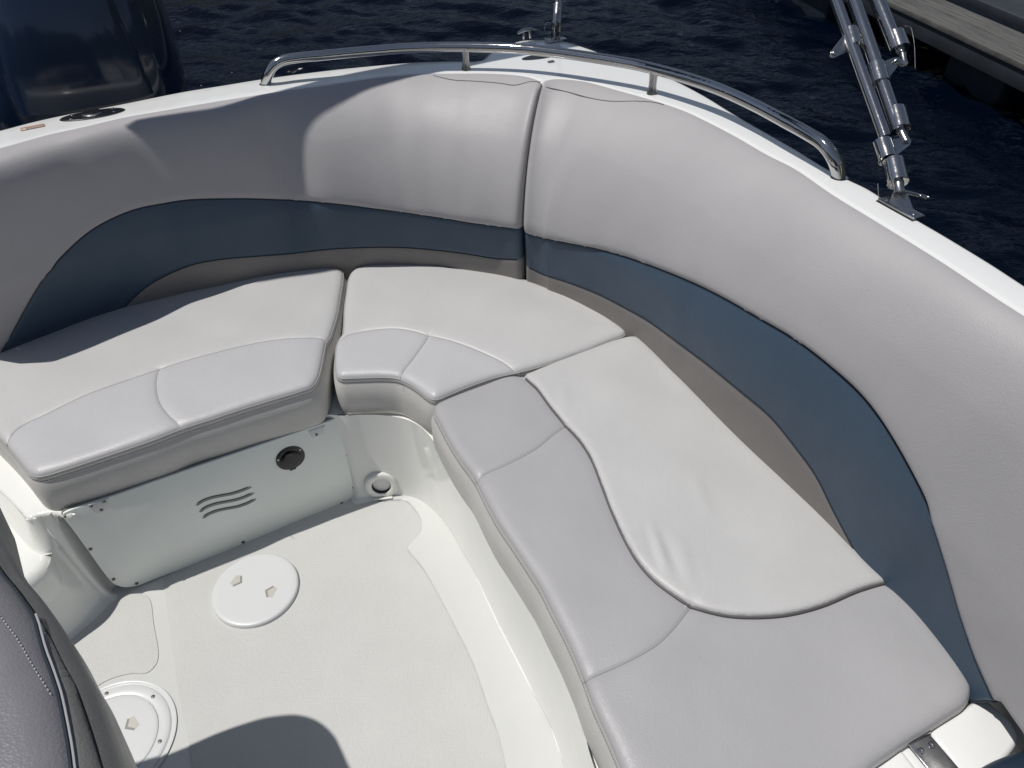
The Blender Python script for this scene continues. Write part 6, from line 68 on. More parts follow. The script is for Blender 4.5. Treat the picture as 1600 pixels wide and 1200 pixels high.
D['nonskid2'] = [[-0.9664,1.0878],[-0.9569,1.0906],[-0.947,1.0908],[-0.9371,1.0892],[-0.9276,1.0863],[-0.9185,1.0823],[-0.9109,1.0759],[-0.9048,1.068],[-0.8998,1.0594],[-0.8955,1.0504],[-0.8915,1.0412],[-0.8877,1.032],[-0.884,1.0228],[-0.8801,1.0136],[-0.8761,1.0045],[-0.8718,0.9954],[-0.8674,0.9865],[-0.8629,0.9776],[-0.8585,0.9687],[-0.854,0.9597],[-0.8497,0.9508],[-0.8455,0.9417],[-0.8415,0.9325],[-0.8382,0.9232],[-0.8358,0.9135],[-0.8351,0.9036],[-0.8375,0.8939],[-0.8423,0.8852],[-0.8496,0.8785],[-0.8592,0.8765],[-0.8691,0.8773],[-0.8791,0.8781],[-0.889,0.8772],[-0.8988,0.8753],[-0.9085,0.873],[-0.918,0.8702],[-0.9273,0.8666],[-0.9362,0.8621],[-0.9445,0.8565],[-0.952,0.8499],[-0.9588,0.8427],[-0.9652,0.835],[-0.9712,0.827],[-0.9768,0.8188],[-0.9815,0.8101],[-0.9854,0.8008],[-0.9889,0.7915],[-0.9927,0.7823],[-0.9974,0.7735],[-1.0031,0.7653],[-1.0094,0.7576],[-1.0159,0.7501],[-1.0228,0.7428],[-1.0299,0.7358],[-1.0372,0.729],[-1.0448,0.7226],[-1.0526,0.7164],[-1.0607,0.7106],[-1.0691,0.7052],[-1.0779,0.7005],[-1.0868,0.696],[-1.0959,0.6919],[-1.1051,0.688],[-1.1144,0.6844],[-1.1238,0.6813],[-1.1334,0.6786],[-1.1432,0.6766],[-1.1531,0.6756],[-1.1631,0.6761],[-1.1725,0.679],[-1.1806,0.6848],[-1.1873,0.6921],[-1.1931,0.7003],[-1.1978,0.7091],[-1.2016,0.7183],[-1.2044,0.7278],[-1.2058,0.7377],[-1.2052,0.7476],[-1.2019,0.7569],[-1.1967,0.7654],[-1.1904,0.7731],[-1.1835,0.7803],[-1.1763,0.7872],[-1.1689,0.794],[-1.1615,0.8006],[-1.1542,0.8074],[-1.147,0.8143],[-1.1401,0.8215],[-1.1337,0.8292],[-1.1277,0.8371],[-1.1218,0.8451],[-1.116,0.8533],[-1.1102,0.8614],[-1.1046,0.8696],[-1.099,0.8779],[-1.0934,0.8862],[-1.0879,0.8945],[-1.0824,0.9028],[-1.0769,0.9111],[-1.0714,0.9194],[-1.0659,0.9278],[-1.0605,0.9361],[-1.0551,0.9445],[-1.0498,0.953],[-1.0445,0.9614],[-1.0392,0.9698],[-1.0339,0.9783],[-1.0286,0.9868],[-1.0234,0.9953],[-1.0186,1.004],[-1.014,1.0128],[-1.0096,1.0218],[-1.0052,1.0307],[-1.0008,1.0397],[-0.9962,1.0486],[-0.9915,1.0573],[-0.9864,1.0659],[-0.9808,1.0741],[-0.9743,1.0817]]
D['disc1'] = [-0.6494,1.0886,0.1055]
D['disc2'] = [-0.8756,0.7282,0.1221]
D['disc3'] = [-0.8789,0.7304,0.0967]
D['d1marks'] = [[-0.6988,1.1102,0.004],[-0.6081,1.0763,0.004]]
D['d2marks'] = [[-0.842,0.759,0.004]]
D['d2screws'] = [[-0.9226,0.8299,0.004],[-0.8156,0.8197,0.004],[-0.7685,0.7203,0.004]]
D['drain'] = [[-0.3617,1.3612,0.05]]
D['ledge'] = [[-0.9871,1.1084],[-0.9934,1.1012],[-1.0029,1.0981],[-1.0127,1.0993],[-1.0222,1.1025],[-1.032,1.1044],[-1.042,1.1043],[-1.0519,1.1034],[-1.0618,1.1016],[-1.071,1.0979],[-1.0787,1.0915],[-1.0882,1.0912],[-1.0963,1.0969],[-1.1036,1.1038],[-1.1108,1.1107],[-1.1184,1.1173],[-1.1262,1.1236],[-1.1339,1.1299],[-1.1417,1.1362],[-1.1494,1.1426],[-1.1571,1.149],[-1.1648,1.1553],[-1.1725,1.1617],[-1.1803,1.1681],[-1.188,1.1744],[-1.1957,1.1808],[-1.2034,1.1872],[-1.2111,1.1936],[-1.2188,1.2],[-1.2265,1.2064],[-1.2342,1.2128],[-1.2418,1.2192],[-1.2495,1.2256],[-1.2572,1.232],[-1.2649,1.2384],[-1.2726,1.2448],[-1.2803,1.2511],[-1.2881,1.2575],[-1.2958,1.2638],[-1.3036,1.2701],[-1.3114,1.2764],[-1.3192,1.2827],[-1.327,1.2889],[-1.3348,1.2952],[-1.3427,1.3013],[-1.3508,1.3072],[-1.3588,1.3132],[-1.3671,1.3188],[-1.3754,1.3243],[-1.3839,1.3297],[-1.3923,1.3351],[-1.4008,1.3404],[-1.4093,1.3456],[-1.4179,1.3508],[-1.4264,1.356],[-1.435,1.3612],[-1.4435,1.3664],[-1.452,1.3717],[-1.4605,1.377],[-1.4689,1.3824],[-1.4773,1.3878],[-1.4857,1.3934],[-1.4938,1.3991],[-1.502,1.4049],[-1.5099,1.411],[-1.5178,1.4172],[-1.5253,1.4238],[-1.5327,1.4305],[-1.5396,1.4377],[-1.5462,1.4452],[-1.5519,1.4535],[-1.5572,1.462],[-1.5611,1.4712],[-1.5643,1.4807],[-1.5667,1.4903],[-1.5687,1.5001],[-1.5703,1.51],[-1.5712,1.52],[-1.5717,1.53],[-1.5717,1.54],[-1.5712,1.55],[-1.5701,1.5599],[-1.568,1.5697],[-1.5643,1.5789],[-1.5578,1.5862],[-1.5479,1.5861],[-1.5386,1.5826],[-1.5298,1.5778],[-1.5215,1.5722],[-1.5134,1.5664],[-1.5055,1.5602],[-1.4977,1.554],[-1.4901,1.5475],[-1.4824,1.541],[-1.475,1.5344],[-1.4675,1.5277],[-1.4601,1.521],[-1.4527,1.5142],[-1.4454,1.5074],[-1.438,1.5006],[-1.4307,1.4938],[-1.4234,1.487],[-1.4161,1.4802],[-1.4087,1.4734],[-1.4013,1.4666],[-1.3938,1.46],[-1.3864,1.4534],[-1.3788,1.4468],[-1.3714,1.4401],[-1.364,1.4333],[-1.3567,1.4265],[-1.3495,1.4196],[-1.3423,1.4126],[-1.3351,1.4057],[-1.328,1.3986],[-1.3209,1.3916],[-1.3138,1.3845],[-1.3067,1.3774],[-1.2997,1.3703],[-1.2926,1.3632],[-1.2855,1.3562],[-1.2784,1.3491],[-1.2713,1.3421],[-1.2641,1.3351],[-1.257,1.3281],[-1.2499,1.3211],[-1.2428,1.314],[-1.2358,1.3069],[-1.2287,1.2998],[-1.2217,1.2926],[-1.2147,1.2855],[-1.2076,1.2784],[-1.2005,1.2714],[-1.1934,1.2644],[-1.1861,1.2575],[-1.1788,1.2506],[-1.1714,1.2439],[-1.164,1.2372],[-1.1563,1.2307],[-1.1486,1.2244],[-1.1407,1.2183],[-1.1326,1.2125],[-1.1244,1.2067],[-1.1161,1.2011],[-1.1078,1.1955],[-1.0994,1.1901],[-1.091,1.1846],[-1.0826,1.1793],[-1.0741,1.1739],[-1.0657,1.1685],[-1.0572,1.1632],[-1.0488,1.1578],[-1.0403,1.1524],[-1.032,1.1469],[-1.0236,1.1414],[-1.0154,1.1357],[-1.0073,1.1299],[-0.9995,1.1236],[-0.9922,1.1168]]
D['step'] = [[-1.0727,1.1909],[-1.0767,1.182],[-1.0841,1.1754],[-1.0914,1.1685],[-1.0955,1.1596],[-1.0958,1.1496],[-1.0945,1.1398],[-1.0921,1.1301],[-1.0891,1.1206],[-1.085,1.1115],[-1.08,1.1029],[-1.0748,1.0944],[-1.0698,1.0857],[-1.0657,1.0766],[-1.0627,1.0671],[-1.0603,1.0574],[-1.0588,1.0476],[-1.0589,1.0376],[-1.061,1.0279],[-1.0649,1.0187],[-1.0698,1.01],[-1.0753,1.0017],[-1.0816,0.9939],[-1.0883,0.9866],[-1.0951,0.9793],[-1.1018,0.9718],[-1.1082,0.9643],[-1.1147,0.9566],[-1.1211,0.949],[-1.1277,0.9415],[-1.1345,0.9342],[-1.1415,0.9271],[-1.1487,0.9203],[-1.1563,0.9138],[-1.1642,0.9077],[-1.1722,0.9017],[-1.1801,0.8956],[-1.1881,0.8896],[-1.1961,0.8836],[-1.2042,0.8778],[-1.2124,0.8721],[-1.2208,0.8668],[-1.2294,0.8618],[-1.2383,0.8573],[-1.2475,0.8533],[-1.2568,0.8499],[-1.2665,0.8473],[-1.2764,0.8459],[-1.2863,0.8456],[-1.2962,0.8466],[-1.3061,0.8482],[-1.3157,0.8506],[-1.3253,0.8535],[-1.3346,0.8569],[-1.3439,0.8606],[-1.353,0.8646],[-1.3619,0.8691],[-1.3708,0.8736],[-1.3795,0.8786],[-1.3881,0.8837],[-1.3966,0.8889],[-1.4048,0.8945],[-1.4131,0.9001],[-1.4212,0.9059],[-1.4292,0.9119],[-1.4371,0.9179],[-1.4448,0.9242],[-1.4524,0.9307],[-1.46,0.9372],[-1.4674,0.9439],[-1.4746,0.9508],[-1.4818,0.9577],[-1.4888,0.9648],[-1.4956,0.9721],[-1.5025,0.9794],[-1.5089,0.987],[-1.5153,0.9946],[-1.5217,1.0023],[-1.5275,1.0104],[-1.5334,1.0184],[-1.5391,1.0266],[-1.5442,1.0352],[-1.5492,1.0438],[-1.5543,1.0524],[-1.5593,1.061],[-1.5637,1.07],[-1.568,1.079],[-1.5724,1.088],[-1.5767,1.0969],[-1.581,1.1059],[-1.5849,1.1152],[-1.5887,1.1244],[-1.5925,1.1336],[-1.5964,1.1428],[-1.6002,1.152],[-1.6038,1.1613],[-1.6072,1.1707],[-1.6106,1.1801],[-1.6141,1.1894],[-1.6175,1.1988],[-1.6209,1.2082],[-1.6241,1.2176],[-1.6271,1.2271],[-1.6302,1.2366],[-1.6333,1.2461],[-1.6363,1.2556],[-1.6394,1.2651],[-1.6422,1.2747],[-1.6449,1.2843],[-1.6476,1.2939],[-1.6503,1.3035],[-1.653,1.3131],[-1.6557,1.3227],[-1.6582,1.3324],[-1.6605,1.3421],[-1.6628,1.3518],[-1.6651,1.3615],[-1.6675,1.3712],[-1.6698,1.3809],[-1.6717,1.3907],[-1.6736,1.4005],[-1.6754,1.4103],[-1.6773,1.4201],[-1.6791,1.4299],[-1.6808,1.4397],[-1.682,1.4496],[-1.6832,1.4595],[-1.6844,1.4694],[-1.6856,1.4793],[-1.6863,1.4893],[-1.6865,1.4992],[-1.6868,1.5092],[-1.687,1.5192],[-1.6861,1.5291],[-1.6846,1.539],[-1.6831,1.5488],[-1.6791,1.5578],[-1.6741,1.5664],[-1.6663,1.5719],[-1.6569,1.5749],[-1.647,1.5745],[-1.6371,1.5735],[-1.6275,1.571],[-1.6178,1.5684],[-1.6085,1.5648],[-1.5993,1.5611],[-1.59,1.5573],[-1.581,1.5529],[-1.5721,1.5485],[-1.5631,1.5441],[-1.5544,1.5394],[-1.5456,1.5346],[-1.5369,1.5298],[-1.5282,1.5249],[-1.5196,1.5198],[-1.511,1.5147],[-1.5025,1.5096],[-1.4939,1.5044],[-1.4855,1.4991],[-1.477,1.4939],[-1.4685,1.4886],[-1.4601,1.4833],[-1.4517,1.4779],[-1.4433,1.4725],[-1.4349,1.4671],[-1.4265,1.4617],[-1.4181,1.4563],[-1.4097,1.4509],[-1.4013,1.4455],[-1.3929,1.4401],[-1.3845,1.4348],[-1.3761,1.4294],[-1.3676,1.4241],[-1.3592,1.4188],[-1.3507,1.4136],[-1.3422,1.4084],[-1.3337,1.4031],[-1.3252,1.3979],[-1.3168,1.3925],[-1.3084,1.3871],[-1.3001,1.3816],[-1.2918,1.3761],[-1.2835,1.3705],[-1.2753,1.3649],[-1.267,1.3592],[-1.2589,1.3535],[-1.2507,1.3477],[-1.2426,1.3419],[-1.2346,1.336],[-1.2265,1.3302],[-1.2185,1.3242],[-1.2105,1.3182],[-1.2026,1.3122],[-1.1947,1.3061],[-1.1868,1.3],[-1.179,1.2938],[-1.1711,1.2876],[-1.1634,1.2813],[-1.1557,1.275],[-1.148,1.2685],[-1.1404,1.2621],[-1.1329,1.2555],[-1.1254,1.2489],[-1.1179,1.2424],[-1.1103,1.2359],[-1.1027,1.2294],[-1.0953,1.2228],[-1.0881,1.2159],[-1.0814,1.2085],[-1.0757,1.2003]]
D['step_pad'] = [[-1.3851,1.1996],[-1.3765,1.2045],[-1.3667,1.2066],[-1.3568,1.2069],[-1.3468,1.2058],[-1.337,1.2038],[-1.3273,1.2013],[-1.3178,1.1982],[-1.3085,1.1947],[-1.2994,1.1905],[-1.2907,1.1856],[-1.2824,1.1799],[-1.2745,1.1738],[-1.2668,1.1674],[-1.2594,1.1607],[-1.2521,1.1539],[-1.245,1.1469],[-1.2378,1.1398],[-1.2308,1.1328],[-1.2237,1.1257],[-1.2166,1.1187],[-1.2093,1.1118],[-1.2019,1.1051],[-1.1941,1.0988],[-1.1863,1.0926],[-1.1783,1.0866],[-1.1703,1.0805],[-1.1624,1.0744],[-1.1548,1.0679],[-1.1473,1.0612],[-1.1401,1.0544],[-1.1329,1.0473],[-1.126,1.0402],[-1.1192,1.0328],[-1.1128,1.0251],[-1.1064,1.0174],[-1.1044,1.0082],[-1.1123,1.0023],[-1.1207,0.997],[-1.1283,0.9904],[-1.1357,0.9837],[-1.143,0.9769],[-1.1504,0.9701],[-1.1572,0.9628],[-1.1635,0.955],[-1.1696,0.9471],[-1.1757,0.9392],[-1.1821,0.9315],[-1.189,0.9242],[-1.1966,0.9177],[-1.2051,0.9126],[-1.2146,0.9096],[-1.2246,0.9095],[-1.2345,0.9108],[-1.2442,0.913],[-1.2537,0.9162],[-1.2631,0.9197],[-1.2723,0.9236],[-1.2812,0.928],[-1.2902,0.9326],[-1.2988,0.9376],[-1.3075,0.9426],[-1.3158,0.9481],[-1.3242,0.9536],[-1.3322,0.9595],[-1.3402,0.9656],[-1.3479,0.9719],[-1.3555,0.9784],[-1.3627,0.9854],[-1.3698,0.9925],[-1.3762,1.0001],[-1.3824,1.008],[-1.3878,1.0164],[-1.3922,1.0254],[-1.3958,1.0347],[-1.3987,1.0443],[-1.4009,1.054],[-1.4028,1.0638],[-1.404,1.0738],[-1.4051,1.0837],[-1.4056,1.0937],[-1.406,1.1037],[-1.406,1.1137],[-1.4057,1.1237],[-1.4051,1.1337],[-1.404,1.1436],[-1.4028,1.1535],[-1.4008,1.1634],[-1.3984,1.1731],[-1.3954,1.1826],[-1.3912,1.1917]]
D['riser_a'] = [[-1.5592,1.4635,0.298],[-1.5396,1.4489,0.298],[-1.5201,1.4344,0.298],[-1.5005,1.42,0.298],[-1.4808,1.4055,0.298],[-1.4612,1.3911,0.298],[-1.4416,1.3766,0.298],[-1.4221,1.3621,0.298],[-1.4026,1.3475,0.298],[-1.3831,1.3328,0.298],[-1.3638,1.3181,0.298],[-1.3445,1.3032,0.298],[-1.3254,1.288,0.298],[-1.3064,1.2728,0.298],[-1.2876,1.2574,0.298],[-1.2688,1.2419,0.298],[-1.25,1.2263,0.298],[-1.2313,1.2107,0.298],[-1.2126,1.1951,0.298],[-1.1939,1.1796,0.298],[-1.1751,1.1641,0.298],[-1.1563,1.1486,0.298],[-1.1375,1.1332,0.298],[-1.1189,1.1174,0.298],[-1.1006,1.1014,0.298],[-1.0787,1.0917,0.298],[-1.0551,1.0969,0.298],[-1.0345,1.1097,0.298]]
D['riser_b'] = [[-1.5983,1.4413,0.203],[-1.5772,1.4269,0.203],[-1.5561,1.4126,0.203],[-1.535,1.3983,0.203],[-1.5138,1.3841,0.203],[-1.4926,1.3698,0.203],[-1.4715,1.3554,0.203],[-1.4505,1.341,0.203],[-1.4296,1.3264,0.203],[-1.4088,1.3116,0.203],[-1.3882,1.2965,0.203],[-1.3679,1.2811,0.203],[-1.3477,1.2654,0.203],[-1.3278,1.2496,0.203],[-1.3079,1.2335,0.203],[-1.2882,1.2174,0.203],[-1.2685,1.2011,0.203],[-1.2488,1.1849,0.203],[-1.2291,1.1687,0.203],[-1.2095,1.1523,0.203],[-1.19,1.1359,0.203],[-1.1705,1.1195,0.203],[-1.151,1.103,0.203],[-1.1319,1.086,0.203],[-1.1116,1.0706,0.203],[-1.0879,1.0616,0.203],[-1.0642,1.067,0.203],[-1.0572,1.0909,0.203]]
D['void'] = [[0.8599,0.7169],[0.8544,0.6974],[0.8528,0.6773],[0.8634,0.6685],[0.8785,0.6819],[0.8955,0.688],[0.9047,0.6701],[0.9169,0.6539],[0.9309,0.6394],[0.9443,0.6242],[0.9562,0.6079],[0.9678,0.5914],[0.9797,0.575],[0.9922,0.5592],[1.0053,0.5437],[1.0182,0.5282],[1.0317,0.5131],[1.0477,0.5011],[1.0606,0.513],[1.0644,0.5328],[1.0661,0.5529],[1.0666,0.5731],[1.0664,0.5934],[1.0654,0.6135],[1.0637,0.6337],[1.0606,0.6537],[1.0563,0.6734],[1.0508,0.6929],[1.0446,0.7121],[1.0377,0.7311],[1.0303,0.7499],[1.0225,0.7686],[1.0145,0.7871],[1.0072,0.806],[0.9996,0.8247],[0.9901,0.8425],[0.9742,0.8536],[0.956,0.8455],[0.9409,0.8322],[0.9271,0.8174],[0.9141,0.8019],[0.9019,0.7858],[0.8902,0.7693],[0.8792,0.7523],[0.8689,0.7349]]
D['lid'] = [[0.7684,0.5895],[0.7744,0.5845],[0.779,0.5779],[0.7839,0.5716],[0.7886,0.5651],[0.7928,0.5583],[0.7963,0.5511],[0.7982,0.5433],[0.7985,0.5353],[0.7976,0.5274],[0.7947,0.5199],[0.7898,0.5136],[0.7841,0.508],[0.7779,0.5029],[0.7715,0.4981],[0.7651,0.4933],[0.7586,0.4885],[0.7523,0.4836],[0.7463,0.4782],[0.7405,0.4727],[0.7348,0.4671],[0.7291,0.4615],[0.7232,0.456],[0.7173,0.4507],[0.711,0.4456],[0.7042,0.4414],[0.6966,0.4394],[0.6892,0.4423],[0.6836,0.448],[0.6791,0.4546],[0.6761,0.462],[0.6742,0.4698],[0.6729,0.4777],[0.6716,0.4856],[0.67,0.4935],[0.6676,0.5011],[0.6642,0.5084],[0.6606,0.5156],[0.6575,0.523],[0.6567,0.5309],[0.6606,0.5377],[0.667,0.5425],[0.6741,0.5462],[0.6815,0.5493],[0.6889,0.5522],[0.6964,0.5551],[0.7038,0.5582],[0.7109,0.5619],[0.718,0.5656],[0.7251,0.5694],[0.7322,0.5731],[0.7393,0.5768],[0.7465,0.5804],[0.7536,0.584],[0.7607,0.5879]]
D['lid2'] = [[0.603,0.5103],[0.6075,0.5041],[0.6101,0.4965],[0.6131,0.4891],[0.6158,0.4815],[0.6182,0.4738],[0.6201,0.466],[0.6217,0.4582],[0.6233,0.4503],[0.6248,0.4424],[0.6257,0.4344],[0.6258,0.4264],[0.6247,0.4185],[0.622,0.4109],[0.6183,0.4038],[0.6139,0.397],[0.6091,0.3906],[0.6038,0.3846],[0.5981,0.379],[0.5919,0.3738],[0.5853,0.3693],[0.5782,0.3657],[0.5705,0.3634],[0.5625,0.3625],[0.5545,0.3626],[0.5465,0.3635],[0.5386,0.3649],[0.5308,0.3668],[0.5232,0.3693],[0.5157,0.3722],[0.5084,0.3756],[0.5015,0.3797],[0.4952,0.3847],[0.4895,0.3903],[0.4844,0.3965],[0.4799,0.4031],[0.4758,0.4101],[0.4724,0.4173],[0.4699,0.425],[0.4686,0.4329],[0.4696,0.4408],[0.4741,0.4473],[0.4803,0.4524],[0.4873,0.4564],[0.4945,0.4599],[0.5019,0.463],[0.5094,0.4659],[0.5169,0.4688],[0.5244,0.4716],[0.5319,0.4746],[0.5392,0.4778],[0.5464,0.4815],[0.5533,0.4855],[0.5602,0.4896],[0.567,0.4939],[0.5738,0.4981],[0.5808,0.5022],[0.5878,0.5061],[0.5951,0.5093]]
D['hbase'] = [[0.5941,0.5061],[0.6006,0.5135],[0.6086,0.5193],[0.6173,0.5241],[0.6264,0.5279],[0.6358,0.531],[0.6454,0.5331],[0.6553,0.5338],[0.6646,0.5309],[0.6719,0.5242],[0.6778,0.5163],[0.6831,0.5079],[0.6879,0.4993],[0.6921,0.4904],[0.6959,0.4812],[0.6988,0.4717],[0.7007,0.462],[0.7004,0.4522],[0.6973,0.4428],[0.6925,0.4342],[0.6865,0.4263],[0.6799,0.419],[0.6727,0.4122],[0.6648,0.4062],[0.6563,0.4011],[0.6469,0.3982],[0.6371,0.3991],[0.6279,0.4025],[0.6194,0.4076],[0.6117,0.4138],[0.6049,0.421],[0.5996,0.4293],[0.5957,0.4384],[0.5929,0.4479],[0.5908,0.4575],[0.5894,0.4673],[0.5888,0.4772],[0.5891,0.4871],[0.5906,0.4969]]
D['hng'] = [[0.6103,0.515,0.398],[0.6539,0.5341,0.398],[0.6643,0.4794,0.398],[0.6228,0.4624,0.398],[0.6238,0.5018,0.398],[0.647,0.5141,0.398],[0.6473,0.4827,0.398]]
D['bluec'] = [[0.6966,0.4661],[0.705,0.4714],[0.7141,0.4755],[0.7233,0.4794],[0.7326,0.483],[0.742,0.4862],[0.7515,0.489],[0.761,0.4919],[0.7707,0.4945],[0.7805,0.4961],[0.7904,0.496],[0.8003,0.4949],[0.81,0.4928],[0.8193,0.4893],[0.8276,0.4838],[0.8338,0.4761],[0.8385,0.4673],[0.842,0.458],[0.8447,0.4485],[0.8464,0.4387],[0.8473,0.4288],[0.8471,0.4188],[0.8458,0.409],[0.8432,0.3993],[0.8398,0.39],[0.8357,0.3809],[0.8312,0.372],[0.8264,0.3634],[0.8212,0.3549],[0.8157,0.3466],[0.8098,0.3386],[0.8036,0.3308],[0.797,0.3233],[0.7901,0.3162],[0.7826,0.3096],[0.7746,0.3037],[0.766,0.2988],[0.7567,0.2952],[0.747,0.2931],[0.7372,0.2918],[0.7272,0.2914],[0.7173,0.2915],[0.7074,0.2923],[0.6975,0.2936],[0.6877,0.2956],[0.6782,0.2982],[0.6688,0.3017],[0.6601,0.3064],[0.6524,0.3127],[0.6473,0.3211],[0.6452,0.3308],[0.6449,0.3407],[0.6457,0.3507],[0.6472,0.3605],[0.6491,0.3703],[0.6514,0.3799],[0.654,0.3895],[0.6569,0.3991],[0.6601,0.4085],[0.6635,0.4178],[0.6672,0.4271],[0.6711,0.4362],[0.6758,0.445],[0.6817,0.453],[0.6889,0.4599]]
D['tubeA'] = [[0.6673,1.8389,1.2631],[0.6776,1.6706,1.1713],[0.6956,1.5143,1.0914],[0.7077,1.3607,1.0169]]
D['tubeB'] = [[0.6996,1.8344,1.2633],[0.7123,1.666,1.1718],[0.726,1.5366,1.1048],[0.7359,1.3742,1.0238]]
D['tubeC'] = [[0.7451,1.8295,1.2632],[0.7588,1.662,1.1717],[0.768,1.6031,1.1405],[0.7737,1.5485,1.1117]]
D['jb'] = [[0.7343,1.3729,1.0232],[0.7342,1.3622,1.018],[0.7347,1.3543,1.0141]]
D['bottom'] = [[0.7105,1.3125,0.9943],[0.7092,1.2683,0.9736]]
D['clampA1'] = [[0.6915,1.5981,1.1342],[0.6927,1.5603,1.1147]]
D['clampB1'] = [[0.724,1.5154,1.0939],[0.7252,1.4759,1.074]]
D['collarB'] = [[0.7402,1.4186,1.0457],[0.7401,1.3769,1.025]]
D['collarC'] = [[0.7762,1.5827,1.1297],[0.78,1.5485,1.1116]]
D['clampA2'] = [[0.7001,1.3533,1.013],[0.7019,1.3157,0.9955]]
D['yoke'] = [[0.7104,1.2683,0.9736],[0.7078,1.2481,0.964],[0.7047,1.2244,0.9515]]
D['lug1'] = [[0.6521,1.5528,1.106]]
D['lug2'] = [[0.7654,1.5233,1.0986]]
D['lug3'] = [[0.7451,1.352,1.0123]]
D['pin'] = [[0.721,1.2522,0.964],[0.7581,1.2545,0.9527]]
D['joint'] = [[0.7818,1.54,1.1071],[0.7805,1.5176,1.0954]]
D['lanyard'] = [[0.7986,1.6026,1.1399],[0.8134,1.5999,1.1379],[0.8107,1.5602,1.1166],[0.7982,1.5014,1.086]]
D['qp'] = [[0.1558,2.376,0.8759]]
D['qpole'] = [[0.1579,2.3811,0.8815],[0.1653,2.4562,0.9308],[0.1844,2.6093,1.0326]]
D['qring'] = [[0.1359,2.4018,0.9046]]
D['qcleat'] = [[0.0716,2.417,0.8722]]
D['qscoop'] = [[0.109,2.229,0.8832]]
D['qscr'] = [[0.1309,2.1689,0.8869]]
